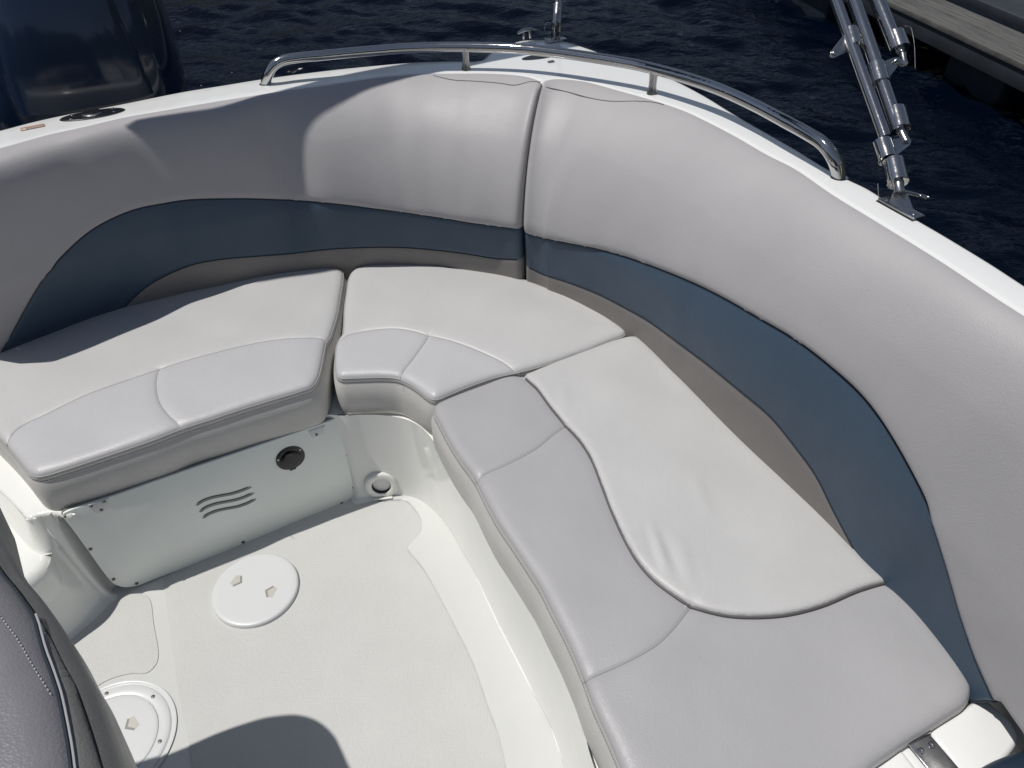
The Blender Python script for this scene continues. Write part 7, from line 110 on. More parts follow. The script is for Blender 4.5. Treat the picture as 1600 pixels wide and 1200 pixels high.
D['helm'] = [[-1.27,0.6],[-1.2596,0.6061],[-1.2492,0.6119],[-1.2386,0.6176],[-1.2279,0.623],[-1.2171,0.6283],[-1.2062,0.6334],[-1.1953,0.6385],[-1.1843,0.6433],[-1.1733,0.6481],[-1.1622,0.6527],[-1.1511,0.6572],[-1.1399,0.6616],[-1.1287,0.666],[-1.1174,0.67],[-1.106,0.6735],[-1.0944,0.6766],[-1.0827,0.6795],[-1.0711,0.6827],[-1.0597,0.6865],[-1.0484,0.6905],[-1.0372,0.6948],[-1.026,0.6992],[-1.0149,0.7038],[-1.0038,0.7084],[-0.9928,0.7131],[-0.9819,0.7181],[-0.971,0.7232],[-0.9602,0.7283],[-0.9492,0.7332],[-0.9381,0.7378],[-0.9269,0.7421],[-0.9157,0.7464],[-0.9043,0.7504],[-0.8929,0.7539],[-0.8812,0.7567],[-0.8694,0.7588],[-0.8574,0.7602],[-0.8455,0.7607],[-0.8335,0.76],[-0.8216,0.7581],[-0.81,0.7551],[-0.7987,0.751],[-0.7879,0.7459],[-0.7776,0.7396],[-0.7681,0.7324],[-0.7592,0.7243],[-0.7513,0.7152],[-0.7445,0.7053],[-0.7382,0.6951],[-0.7318,0.6849],[-0.7258,0.6746],[-0.7197,0.6642],[-0.7131,0.6542],[-0.7058,0.6447],[-0.6982,0.6354],[-0.6904,0.6262],[-0.6825,0.6172],[-0.6744,0.6083],[-0.6663,0.5995],[-0.6581,0.5907],[-0.6499,0.5819],[-0.6416,0.5732],[-0.6333,0.5646],[-0.6248,0.556],[-0.6163,0.5476],[-0.6075,0.5394],[-0.5985,0.5315],[-0.5893,0.5238],[-0.5802,0.5159],[-0.5714,0.5078],[-0.5627,0.4995],[-0.554,0.4913],[-0.5454,0.4829],[-0.5369,0.4744],[-0.5285,0.4658],[-0.5202,0.4571],[-0.5122,0.4482],[-0.5044,0.4391],[-0.4966,0.4299],[-0.4886,0.4209],[-0.4804,0.4122],[-0.4722,0.4034],[-0.4643,0.3943],[-0.457,0.3848],[-0.4499,0.3751],[-0.4428,0.3655],[-0.4358,0.3557],[-0.4288,0.3459],[-0.422,0.336],[-0.4153,0.3261],[-0.4086,0.3161],[-0.4017,0.3063],[-0.3941,0.297],[-0.3863,0.2879],[-0.379,0.2783],[-0.373,0.268],[-0.3684,0.2569],[-0.3651,0.2453],[-0.3625,0.2336],[-0.3604,0.2218],[-0.3587,0.2099],[-0.3572,0.198],[-0.3562,0.186],[-0.3553,0.1741],[-0.3546,0.1621],[-0.3542,0.1501],[-0.354,0.1381],[-0.354,0.1261],[-0.3543,0.1141],[-0.3547,0.1021],[-0.3554,0.0901],[-0.3564,0.0781],[-0.3576,0.0662],[-0.3594,0.0543],[-0.3613,0.0424],[-0.3634,0.0306],[-0.3656,0.0188],[-0.3681,0.0071],[-0.3707,-0.0047],[-0.3738,-0.0163],[-0.3773,-0.0278],[-0.3813,-0.0391],[-0.3859,-0.0502],[-0.3911,-0.0609],[-0.3971,-0.0714],[-0.4038,-0.0813],[-0.4113,-0.0907],[-0.4195,-0.0995],[-0.4286,-0.1073],[-0.4379,-0.1148],[-0.4478,-0.1216],[-0.458,-0.1279],[-0.4685,-0.1338],[-0.4792,-0.1391],[-0.4901,-0.1443],[-0.5012,-0.1489],[-0.5123,-0.1534],[-0.5236,-0.1575],[-0.5349,-0.1614],[-0.5464,-0.165],[-0.5579,-0.1685],[-0.5694,-0.1718],[-0.581,-0.1749],[-0.5926,-0.178],[-0.6043,-0.1807],[-0.616,-0.1835],[-0.6277,-0.186],[-0.6395,-0.1886],[-0.6513,-0.1909],[-0.663,-0.1932],[-0.6748,-0.1955],[-0.6866,-0.1976],[-0.6985,-0.1997],[-0.7103,-0.2018],[-0.7221,-0.2038],[-0.734,-0.2059],[-0.7458,-0.2079],[-0.7576,-0.2099],[-0.7695,-0.2119],[-0.7813,-0.2139],[-0.7932,-0.2158],[-0.805,-0.2177],[-0.8169,-0.2195],[-0.8288,-0.2214],[-0.8406,-0.2232],[-0.8525,-0.2249],[-0.8644,-0.2266],[-0.8763,-0.2282],[-0.8882,-0.2299],[-0.9001,-0.2315],[-0.912,-0.2328],[-0.924,-0.2342],[-0.9359,-0.2355],[-0.9478,-0.2369],[-0.9598,-0.2381],[-0.9717,-0.2391],[-0.9837,-0.2401],[-0.9957,-0.2411],[-1.0076,-0.2421],[-1.0196,-0.2428],[-1.0316,-0.2433],[-1.0436,-0.2438],[-1.0556,-0.2443],[-1.0676,-0.2448],[-1.0796,-0.2448],[-1.0916,-0.2447],[-1.1036,-0.2445],[-1.1156,-0.2444],[-1.1276,-0.2441],[-1.1396,-0.2431],[-1.1516,-0.2421],[-1.1635,-0.2411],[-1.1755,-0.2402],[-1.1873,-0.2382],[-1.1991,-0.2361],[-1.211,-0.234],[-1.2228,-0.2319],[-1.2343,-0.2284],[-1.2457,-0.2247],[-1.2572,-0.2211],[-1.2684,-0.2169],[-1.279,-0.2112],[-1.2895,-0.2056],[-1.3001,-0.1999],[-1.3093,-0.1922],[-1.3185,-0.1845],[-1.3273,-0.1763],[-1.3351,-0.1672],[-1.3429,-0.1581],[-1.3501,-0.1485],[-1.3567,-0.1384],[-1.3633,-0.1284],[-1.3692,-0.118],[-1.3747,-0.1073],[-1.3802,-0.0966],[-1.3852,-0.0857],[-1.3898,-0.0746],[-1.3944,-0.0635],[-1.3986,-0.0523],[-1.4025,-0.0409],[-1.4063,-0.0296],[-1.41,-0.0181],[-1.4132,-0.0066],[-1.4164,0.005],[-1.4197,0.0166],[-1.4224,0.0283],[-1.4251,0.04],[-1.4277,0.0517],[-1.4302,0.0634],[-1.4324,0.0752],[-1.4346,0.087],[-1.4367,0.0988],[-1.4386,0.1107],[-1.4405,0.1226],[-1.4422,0.1344],[-1.4438,0.1464],[-1.4453,0.1583],[-1.4468,0.1702],[-1.4481,0.1821],[-1.4494,0.1941],[-1.4504,0.206],[-1.4513,0.218],[-1.452,0.23],[-1.4524,0.242],[-1.4527,0.254],[-1.4525,0.266],[-1.4524,0.278],[-1.4518,0.29],[-1.4512,0.302],[-1.4503,0.3139],[-1.4491,0.3259],[-1.4479,0.3378],[-1.4463,0.3497],[-1.4446,0.3616],[-1.4425,0.3734],[-1.4403,0.3853],[-1.4378,0.397],[-1.435,0.4087],[-1.432,0.4203],[-1.4287,0.4318],[-1.4251,0.4433],[-1.4211,0.4546],[-1.4167,0.4658],[-1.412,0.4768],[-1.4067,0.4876],[-1.401,0.4982],[-1.3945,0.5082],[-1.3873,0.5178],[-1.3793,0.5268],[-1.3708,0.5353],[-1.3618,0.5431],[-1.3523,0.5505],[-1.3424,0.5574],[-1.3323,0.5639],[-1.3221,0.5701],[-1.3117,0.5761],[-1.3012,0.5821],[-1.2908,0.5879],[-1.2803,0.5939]]
D['helm_s1'] = [[-0.7259,0.5977],[-0.7202,0.5959],[-0.7144,0.5942],[-0.7086,0.5926],[-0.7028,0.591],[-0.697,0.5894],[-0.6913,0.5878],[-0.6855,0.5859],[-0.6799,0.5839],[-0.6743,0.5816],[-0.6688,0.5791],[-0.6635,0.5763],[-0.6583,0.5733],[-0.6532,0.5702],[-0.6482,0.5668],[-0.6433,0.5633],[-0.6384,0.5598],[-0.6336,0.5562],[-0.6288,0.5525],[-0.6241,0.5488],[-0.6194,0.545],[-0.6148,0.5412],[-0.6101,0.5373],[-0.6055,0.5335],[-0.6009,0.5296],[-0.5963,0.5257],[-0.5917,0.5219],[-0.5871,0.518],[-0.5826,0.514],[-0.5782,0.5099],[-0.5738,0.5058],[-0.5695,0.5016],[-0.5652,0.4974],[-0.5609,0.4931],[-0.5567,0.4889],[-0.5525,0.4846],[-0.5484,0.4802],[-0.5445,0.4756],[-0.5407,0.4709],[-0.537,0.4662],[-0.5335,0.4613],[-0.53,0.4564],[-0.5265,0.4515],[-0.523,0.4466],[-0.5196,0.4417],[-0.516,0.4368],[-0.5124,0.432],[-0.5088,0.4272],[-0.5051,0.4225],[-0.5013,0.4178],[-0.4976,0.413],[-0.4939,0.4083],[-0.4902,0.4035],[-0.4866,0.3987],[-0.483,0.3939],[-0.4795,0.389],[-0.476,0.3841],[-0.4727,0.3791],[-0.4694,0.3741],[-0.4661,0.369],[-0.4629,0.364],[-0.4597,0.3589],[-0.4565,0.3538],[-0.4533,0.3487],[-0.4501,0.3436],[-0.447,0.3384],[-0.4438,0.3333],[-0.4407,0.3281],[-0.4377,0.3229],[-0.4347,0.3177],[-0.4318,0.3125],[-0.4289,0.3072],[-0.4259,0.302],[-0.423,0.2967],[-0.4201,0.2915],[-0.4171,0.2862],[-0.4142,0.281],[-0.4112,0.2757],[-0.4083,0.2705],[-0.4054,0.2652],[-0.4024,0.26]]
D['helm_s2'] = [[-0.458,0.3857],[-0.4544,0.3809],[-0.4509,0.3762],[-0.4473,0.3715],[-0.4437,0.3667],[-0.4402,0.3619],[-0.4367,0.3572],[-0.4331,0.3524],[-0.4296,0.3476],[-0.4261,0.3428],[-0.4226,0.338],[-0.4191,0.3333],[-0.4155,0.3285],[-0.4121,0.3237],[-0.4087,0.3188],[-0.4053,0.3139],[-0.4021,0.3089],[-0.3988,0.304]]
D['helm_st'] = [[-0.6008,0.4949],[-0.593,0.4882],[-0.5852,0.4815],[-0.5775,0.4748],[-0.5697,0.4681],[-0.562,0.4613],[-0.5542,0.4545],[-0.5465,0.4477],[-0.5389,0.4408],[-0.5316,0.4336],[-0.5245,0.4262],[-0.5174,0.4187],[-0.5103,0.4113],[-0.5031,0.404],[-0.4958,0.3968],[-0.4884,0.3896],[-0.4812,0.3823],[-0.4739,0.3751]]
D['roll'] = [[-1.3634,1.835,1.95,0.02],[-1.3345,1.8436,1.95,0.0209],[-1.3057,1.8523,1.95,0.0219],[-1.277,1.8611,1.95,0.0234],[-1.2483,1.8702,1.95,0.0252],[-1.2197,1.8794,1.95,0.0266],[-1.191,1.8886,1.95,0.0278],[-1.1626,1.8984,1.95,0.0293],[-1.1349,1.9098,1.95,0.0321],[-1.1079,1.9226,1.95,0.0359],[-1.0814,1.9365,1.95,0.0397],[-1.0556,1.9516,1.95,0.0433],[-1.03,1.967,1.95,0.0463],[-1.0042,1.9825,1.95,0.0484],[-0.9785,1.9981,1.95,0.05],[-0.953,2.014,1.95,0.0515],[-0.9277,2.0302,1.95,0.0529],[-0.9029,2.0473,1.95,0.0542],[-0.8781,2.0644,1.95,0.0555],[-0.8531,2.0811,1.95,0.0566],[-0.8275,2.0969,1.95,0.0576],[-0.8011,2.1114,1.95,0.0583],[-0.774,2.1245,1.95,0.0588],[-0.7465,2.1366,1.95,0.0592],[-0.7187,2.1482,1.95,0.0595],[-0.6909,2.1598,1.95,0.0597],[-0.6632,2.1715,1.95,0.0598],[-0.6357,2.1839,1.95,0.06],[-0.6086,2.197,1.95,0.0601],[-0.5816,2.2104,1.95,0.0601],[-0.5548,2.224,1.95,0.0601],[-0.528,2.2378,1.95,0.06],[-0.5012,2.2515,1.95,0.06],[-0.4743,2.265,1.95,0.0599],[-0.4473,2.2783,1.95,0.06],[-0.4201,2.2912,1.95,0.0601],[-0.3927,2.3039,1.95,0.0602],[-0.3653,2.3163,1.95,0.0604],[-0.3378,2.3286,1.95,0.0606],[-0.3103,2.3408,1.95,0.0608],[-0.2827,2.3529,1.95,0.061],[-0.2552,2.365,1.95,0.0613],[-0.2277,2.3772,1.95,0.0615],[-0.2002,2.3895,1.95,0.0617],[-0.1727,2.4019,1.95,0.0618],[-0.1453,2.4145,1.95,0.062],[-0.1181,2.4272,1.95,0.062],[-0.0908,2.44,1.95,0.0621],[-0.0636,2.453,1.95,0.0622],[-0.0365,2.466,1.95,0.0622],[-0.0094,2.4791,1.95,0.0622],[0.0177,2.4922,1.95,0.0622],[0.0448,2.5054,1.95,0.0622],[0.0718,2.5186,1.95,0.0622],[0.0989,2.5318,1.95,0.0622],[0.126,2.545,1.95,0.0622],[0.153,2.5582,1.95,0.0621],[0.1801,2.5714,1.95,0.0621],[0.2072,2.5845,1.95,0.0621],[0.2343,2.5976,1.95,0.0621],[0.2615,2.6106,1.95,0.0621],[0.2887,2.6235,1.95,0.062],[0.3159,2.6364,1.95,0.062],[0.3432,2.6491,1.95,0.062],[0.3705,2.6618,1.95,0.062],[0.3979,2.6743,1.95,0.062],[0.4254,2.6867,1.95,0.062],[0.4528,2.6991,1.95,0.062],[0.4803,2.7113,1.95,0.062],[0.5078,2.7235,1.95,0.062],[0.5354,2.7357,1.95,0.062],[0.563,2.7478,1.95,0.062],[0.5905,2.7599,1.95,0.062],[0.6182,2.7719,1.95,0.062],[0.6458,2.7839,1.95,0.062],[0.6734,2.7959,1.95,0.062],[0.701,2.8078,1.95,0.062],[0.7286,2.8198,1.95,0.062],[0.7563,2.8318,1.95,0.062],[0.7839,2.8438,1.95,0.062],[0.8115,2.8558,1.95,0.062],[0.8391,2.8679,1.95,0.062],[0.8667,2.88,1.95,0.062]]
D['wrinkles'] = [[0.2585,0.9437,0.2803,0.8102,0.01,0.0035],[0.28,0.9196,0.2978,0.796,0.008,-0.003],[0.1216,1.3557,0.1201,1.2472,0.012,0.002],[0.3713,1.0565,0.3826,0.9318,0.014,0.002],[0.3146,0.9032,0.3163,0.7819,0.01,0.002],[0.2115,0.9218,0.2361,0.8325,0.008,0.0018],[0.2529,0.9486,0.2626,0.8107,0.006,-0.003]]
D['slp'] = [1.0038,0.018,-0.055]
def profile(t,D,zT,zB,K=1.0):
    """cross-section of a backrest: t 0 at the deck edge, 1 at the seat; K 0 flat faced, 1 full pillow; returns (inward distance, height)"""
    H=zT-zB; q=.6; d0=D-.052; X=max(0,-K)*.034; K=max(0,K)      # K below 0: a wider roll at the top
    E=(.056+d0*.62)*(1-K)+(D+.012)*K+X
    if t<q:
        a=t/q; b=1-a
        w1=.052+.006*K+X; h1=-.006; w2=(.053+X+d0*.10)*(1-K)+K*(E-.16*max(0,E-.06)-.004); h2=(.12*(1-K)+.34*K)*H*q
        w=3*b*b*a*w1+3*b*a*a*w2+a**3*E
        h=3*b*b*a*h1+3*b*a*a*h2+a**3*H*q
        return w,zT-h
    a=(t-q)/(1-q)
    return E+(D-E)*(a*a*(3-2*a)*K+a*(1-K)),zT-H*(q+(1-q)*a)

# ------------------------------------------------------------------ materials
def mat(name, c, rough=.5, metal=0, spec=.5, coat=0, bump=None, mottle=0, mscale=3, c2=None, dirt=None):
    m = bpy.data.materials.new(name); m.use_nodes = True; t = m.node_tree; b = t.nodes['Principled BSDF']
    if name not in ('white_gelcoat', 'liner_gelcoat', 'panel_board', 'white_plastic', 'side_vinyl'): c = tuple(v*.9 for v in c)
    b.inputs['Base Color'].default_value = (*c, 1); b.inputs['Roughness'].default_value = rough
    b.inputs['Metallic'].default_value = metal; b.inputs['Specular IOR Level'].default_value = spec
    b.inputs['Coat Weight'].default_value = coat; b.inputs['Coat Roughness'].default_value = .066
    tc = t.nodes.new('ShaderNodeTexCoord')
    src = None
    if mottle or c2:
        n = t.nodes.new('ShaderNodeTexNoise'); n.inputs['Scale'].default_value = mscale; n.inputs['Detail'].default_value = 6; n.inputs['Roughness'].default_value = .6
        t.links.new(tc.outputs['Object'], n.inputs['Vector'])
        r = t.nodes.new('ShaderNodeValToRGB'); r.color_ramp.elements[0].position = .3; r.color_ramp.elements[1].position = .7
        k = 1-mottle; e2 = c2 or tuple(v*(1+mottle*.5) for v in c)
        r.color_ramp.elements[0].color = (*[v*k for v in c], 1); r.color_ramp.elements[1].color = (*e2, 1)
        t.links.new(n.outputs['Fac'], r.inputs['Fac']); src = r.outputs[0]
        t.links.new(src, b.inputs['Base Color'])
    if dirt:   # sparse small scuffs and specks: (scale, threshold, colour)
        sc_, th, dc = dirt
        v = t.nodes.new('ShaderNodeTexVoronoi'); v.inputs['Scale'].default_value = sc_
        t.links.new(tc.outputs['Object'], v.inputs['Vector'])
        wn = t.nodes.new('ShaderNodeTexNoise'); wn.inputs['Scale'].default_value = sc_*.4; t.links.new(tc.outputs['Object'], wn.inputs['Vector'])
        a = t.nodes.new('ShaderNodeMath'); a.operation = 'LESS_THAN'; a.inputs[1].default_value = th; t.links.new(v.outputs['Distance'], a.inputs[0])
        g = t.nodes.new('ShaderNodeMath'); g.operation = 'GREATER_THAN'; g.inputs[1].default_value = .54; t.links.new(wn.outputs['Fac'], g.inputs[0])
        mu = t.nodes.new('ShaderNodeMath'); mu.operation = 'MULTIPLY'; t.links.new(a.outputs[0], mu.inputs[0]); t.links.new(g.outputs[0], mu.inputs[1])
        m2 = t.nodes.new('ShaderNodeMath'); m2.operation = 'MULTIPLY'; m2.inputs[1].default_value = .6; t.links.new(mu.outputs[0], m2.inputs[0])
        mx = t.nodes.new('ShaderNodeMixRGB'); t.links.new(m2.outputs[0], mx.inputs['Fac']); mx.inputs['Color2'].default_value = (*dc, 1)
        if src: t.links.new(src, mx.inputs['Color1'])
        else: mx.inputs['Color1'].default_value = (*c, 1)
        t.links.new(mx.outputs[0], b.inputs['Base Color'])
    if mottle:      # uneven sheen
        n = t.nodes.new('ShaderNodeTexNoise'); n.inputs['Scale'].default_value = mscale*1.7; n.inputs['Detail'].default_value = 5
        t.links.new(tc.outputs['Object'], n.inputs['Vector']); mr = t.nodes.new('ShaderNodeMapRange'); mr.inputs['To Min'].default_value = rough*.8; mr.inputs['To Max'].default_value = min(1, rough*1.22)
        t.links.new(n.outputs['Fac'], mr.inputs['Value']); t.links.new(mr.outputs[0], b.inputs['Roughness'])
    prev = None
    for kind, sc, dist in (bump or []):
        if kind == 'noise':
            n = t.nodes.new('ShaderNodeTexNoise'); n.inputs['Scale'].default_value = sc; n.inputs['Detail'].default_value = 3; o = n.outputs['Fac']
        elif kind == 'grain':
            n = t.nodes.new('ShaderNodeTexVoronoi'); n.inputs['Scale'].default_value = sc; n.feature = 'SMOOTH_F1'; o = n.outputs['Distance']
        else:
            n = t.nodes.new('ShaderNodeTexVoronoi'); n.inputs['Scale'].default_value = sc; n.distance = 'CHEBYCHEV'; n.inputs['Randomness'].default_value = .25; o = n.outputs['Distance']
        t.links.new(tc.outputs['Object'], n.inputs['Vector'])
        bp_ = t.nodes.new('ShaderNodeBump'); bp_.inputs['Distance'].default_value = dist; bp_.inputs['Strength'].default_value = 1
        t.links.new(o, bp_.inputs['Height'])
        if prev: t.links.new(prev, bp_.inputs['Normal'])
        prev = bp_.outputs[0]
    if prev: t.links.new(prev, b.inputs['Normal'])
    return m
VB = [('noise', 20, .0008), ('grain', 420, .0003)]
M = {}
M['seat'] = mat('pale_vinyl', (.56, .557, .555), .46, bump=VB, mottle=.035, mscale=7, dirt=(9, .012, (.25, .24, .22)))
M['bolster'] = mat('grey_vinyl', (.42, .415, .427), .42, bump=VB, mottle=.03, mscale=6, dirt=(11, .014, (.2, .19, .18)))
M['pad'] = mat('backrest_vinyl', (.445, .432, .44), .5, bump=[('noise', 14, .0008), ('grain', 420, .0003)], mottle=.04, mscale=6, dirt=(8, .014, (.28, .26, .25)))
M['blue'] = mat('blue_vinyl', (.047, .082, .128), .5, bump=VB, mottle=.06, mscale=8)
M['taupe'] = mat('taupe_vinyl', (.225, .21, .2), .5, bump=VB, mottle=.05, mscale=8)
M['bolster_light'] = mat('light_bolster_vinyl', (.53, .526, .54), .42, bump=VB, mottle=.035, mscale=6, dirt=(11, .014, (.25, .24, .22)))
M['band'] = mat('side_vinyl', (.55, .54, .52), .45, bump=VB, mottle=.05, mscale=9)
M['pipe'] = mat('grey_piping', (.12, .115, .12), .5)
M['pipe_light'] = mat('light_piping', (.42, .41, .4), .4)
M['thread'] = mat('thread', (.26, .25, .24), .8)
M['threadw'] = mat('pale_thread', (.42, .42, .44), .7)
M['gel'] = mat('white_gelcoat', (.79, .795, .785), .16, spec=.5, coat=.4, bump=[('noise', 5, .0012)], mottle=.02, mscale=2, dirt=(14, .02, (.5, .47, .42)))
M['liner'] = mat('liner_gelcoat', (.84, .845, .81), .14, coat=.5, bump=[('noise', 6, .002)], mottle=.03, mscale=3, dirt=(12, .02, (.5, .46, .38)))
M['sole'] = mat('sole_gelcoat', (.68, .685, .665), .14, bump=[('noise', 8, .0015)], mottle=.03, mscale=3)
M['nonskid'] = mat('nonskid_gelcoat', (.6, .603, .588), .55, bump=[('dia', 210, .0011), ('noise', 90, .0005)], mottle=.05, mscale=5, dirt=(16, .03, (.42, .4, .35)))
M['panel'] = mat('panel_board', (.87, .9, .86), .3, mottle=.03, mscale=6, bump=[('noise', 12, .0006)], dirt=(20, .03, (.4, .4, .35)))
M['plastic'] = mat('white_plastic', (.635, .645, .65), .3, mottle=.02, dirt=(22, .03, (.45, .42, .36)))
M['steel'] = mat('polished_steel', (.55, .545, .54), .08, metal=1, bump=[('noise', 30, .0006)])
M['satin'] = mat('satin_steel', (.5, .5, .5), .24, metal=1, bump=[('noise', 60, .0006)], mottle=.15, mscale=30)
M['clamp'] = mat('clamp_steel', (.62, .61, .6), .13, metal=1, bump=[('noise', 50, .0008)])
M['screw'] = mat('screw_steel', (.16, .15, .14), .35, metal=.8)
M['black'] = mat('black_plastic', (.012, .013, .015), .3, bump=[('noise', 40, .0005)])
M['dark'] = mat('dark_hole', (.03, .032, .036), .7)
M['void'] = mat('hollow_shade', (.012, .013, .014), .8)  # near-black colour standing in for shade in the hollow
M['navy'] = mat('navy_vinyl', (.014, .028, .052), .5, bump=[('grain', 420, .0003)])
M['slot'] = mat('slot_grey', (.27, .28, .27), .6)
M['engine'] = mat('navy_engine_paint', (.008, .02, .05), .12, spec=.5, coat=.35, bump=[('noise', 4, .002)])
M['engine2'] = mat('charcoal_engine_plastic', (.03, .033, .038), .28, bump=[('noise', 8, .001)])
M['helm'] = mat('helm_vinyl', (.225, .222, .24), .33, bump=[('noise', 25, .0012), ('grain', 380, .0004)], mottle=.08, mscale=12)
M['helmside'] = mat('helm_side_vinyl', (.2, .198, .192), .4, bump=[('grain', 380, .0004)], mottle=.05, mscale=12)
M['canvas'] = mat('canvas', (.03, .05, .09), .9)
M['float'] = mat('float_plastic', (.018, .026, .042), .45, mottle=.3, mscale=5, bump=[('noise', 7, .01)])
M['lab_o'] = mat('label_orange', (.5, .2, .1), .6); M['lab_w'] = mat('label_white', (.6, .56, .5), .6, mottle=.2, mscale=90)
M['fascia'] = mat('dock_fascia', (.03, .035, .045), .6, mottle=.3, mscale=8)
# weathered dock boards
def wood():
    m = mat('weathered_wood', (.2, .19, .17), .85); t = m.node_tree; b = t.nodes['Principled BSDF']
    tc = t.nodes.new('ShaderNodeTexCoord'); mp = t.nodes.new('ShaderNodeMapping'); mp.inputs['Scale'].default_value = (3, 90, 3)
    n = t.nodes.new('ShaderNodeTexNoise'); n.inputs['Scale'].default_value = 1; n.inputs['Detail'].default_value = 7; n.inputs['Roughness'].default_value = .7
    t.links.new(tc.outputs['Object'], mp.inputs[0]); t.links.new(mp.outputs[0], n.inputs['Vector'])
    r = t.nodes.new('ShaderNodeValToRGB'); r.color_ramp.elements[0].position = .35; r.color_ramp.elements[1].position = .68
    r.color_ramp.elements[0].color = (.042, .042, .040, 1); r.color_ramp.elements[1].color = (.15, .15, .142, 1)
    t.links.new(n.outputs['Fac'], r.inputs[0]); t.links.new(r.outputs[0], b.inputs['Base Color'])
    bm_ = t.nodes.new('ShaderNodeBump'); bm_.inputs['Distance'].default_value = .004; t.links.new(n.outputs['Fac'], bm_.inputs['Height']); t.links.new(bm_.outputs[0], b.inputs['Normal'])
    return m
M['wood'] = wood()
def water_mat():
    m = bpy.data.materials.new('lake_water'); m.use_nodes = True; t = m.node_tree; b = t.nodes['Principled BSDF']
    b.inputs['Base Color'].default_value = (.0004, .0022, .0070, 1); b.inputs['Specular IOR Level'].default_value = .26; b.inputs['Roughness'].default_value = .06; b.inputs['IOR'].default_value = 1.333
    tc = t.nodes.new('ShaderNodeTexCoord'); prev = None
    for sc, dist, rot, st in ((9, .012, 25, 1.8), (26, .003, -10, 1.5)):
        mp = t.nodes.new('ShaderNodeMapping'); mp.inputs['Rotation'].default_value = (0, 0, R(rot)); mp.inputs['Scale'].default_value = (1, st, 1)
        n = t.nodes.new('ShaderNodeTexNoise'); n.inputs['Scale'].default_value = sc; n.inputs['Detail'].default_value = 2.5; n.inputs['Distortion'].default_value = .6
        t.links.new(tc.outputs['Object'], mp.inputs[0]); t.links.new(mp.outputs[0], n.inputs['Vector'])
        bp_ = t.nodes.new('ShaderNodeBump'); bp_.inputs['Distance'].default_value = dist; t.links.new(n.outputs['Fac'], bp_.inputs['Height'])
        if prev: t.links.new(prev, bp_.inputs['Normal'])
        prev = bp_.outputs[0]
    t.links.new(prev, b.inputs['Normal']); return m
M['water'] = water_mat()

# ------------------------------------------------------------------ object helpers
def link(o, parent=None):
    col.objects.link(o)
    if parent: o.parent = parent; o.matrix_parent_inverse = Matrix.Translation(-parent.location)
    return o
def obj(name, V, F, m, parent=None, smooth=True, mi=None):
    me = bpy.data.meshes.new(name); me.from_pydata([tuple(map(float, v)) for v in V], [], [tuple(map(int, f)) for f in F])
    for k in (m if isinstance(m, (list, tuple)) else [m]): me.materials.append(M[k])
    if mi is not None: me.polygons.foreach_set('material_index', mi)
    if smooth: me.polygons.foreach_set('use_smooth', [True]*len(me.polygons))
    me.update()
    return link(bpy.data.objects.new(name, me), parent)
def fixn(o):
    b = bmesh.new(); b.from_mesh(o.data); bmesh.ops.recalc_face_normals(b, faces=b.faces); b.to_mesh(o.data); b.free(); return o
def autos(o, a=40):
    b = bmesh.new(); b.from_mesh(o.data)
    for e in b.edges:
        if len(e.link_faces) == 2 and e.calc_face_angle(0) > R(a): e.smooth = False
    b.to_mesh(o.data); b.free(); return o
def bevel(o, w, seg=2, ang=35):
    b = bmesh.new(); b.from_mesh(o.data); bmesh.ops.recalc_face_normals(b, faces=b.faces)
    es = [e for e in b.edges if len(e.link_faces) == 2 and e.calc_face_angle(0) > R(ang)]
    bmesh.ops.bevel(b, geom=es, offset=w, segments=seg, profile=.5, affect='EDGES', clamp_overlap=True)
    b.to_mesh(o.data); b.free(); o.data.polygons.foreach_set('use_smooth', [True]*len(o.data.polygons)); return autos(o, 50)
def thing(name, label, cat, loc=(0, 0, 0), group=None):
    o = bpy.data.objects.new(name, None); col.objects.link(o); o.location = loc; o.empty_display_size = .1
    o['label'] = label; o['category'] = cat
    if group: o['group'] = group
    return o
def frame(P):
    """rotation-minimising frames along a polyline"""
    P = [Vector(p) for p in P]; n = len(P); T = []
    for i in range(n): T.append((P[min(i+1, n-1)]-P[max(i-1, 0)]).normalized())
    u = T[0].orthogonal().normalized(); out = []
    for i in range(n):
        u = (u - T[i]*u.dot(T[i])).normalized(); out.append((P[i], T[i], u, T[i].cross(u)))
    return out
def tube_geo(P, r, seg=14, cap=True):
    fr = frame(P); n = len(fr); V = []; F = []
    rr = r if isinstance(r, (list, tuple)) else [r]*n
    for (p, t, u, v), q in zip(fr, rr):
        for k in range(seg):
            a = 2*math.pi*k/seg; V.append(p+u*(q*math.cos(a))+v*(q*math.sin(a)))
    for i in range(n-1):
        for k in range(seg): F.append((i*seg+k, i*seg+(k+1) % seg, (i+1)*seg+(k+1) % seg, (i+1)*seg+k))
    if cap: F.append(tuple(range(seg))[::-1]); F.append(tuple((n-1)*seg+k for k in range(seg)))
    return V, F
def tube(name, P, r, m, parent=None, seg=14): return autos(obj(name, *tube_geo(P, r, seg), m, parent), 50)
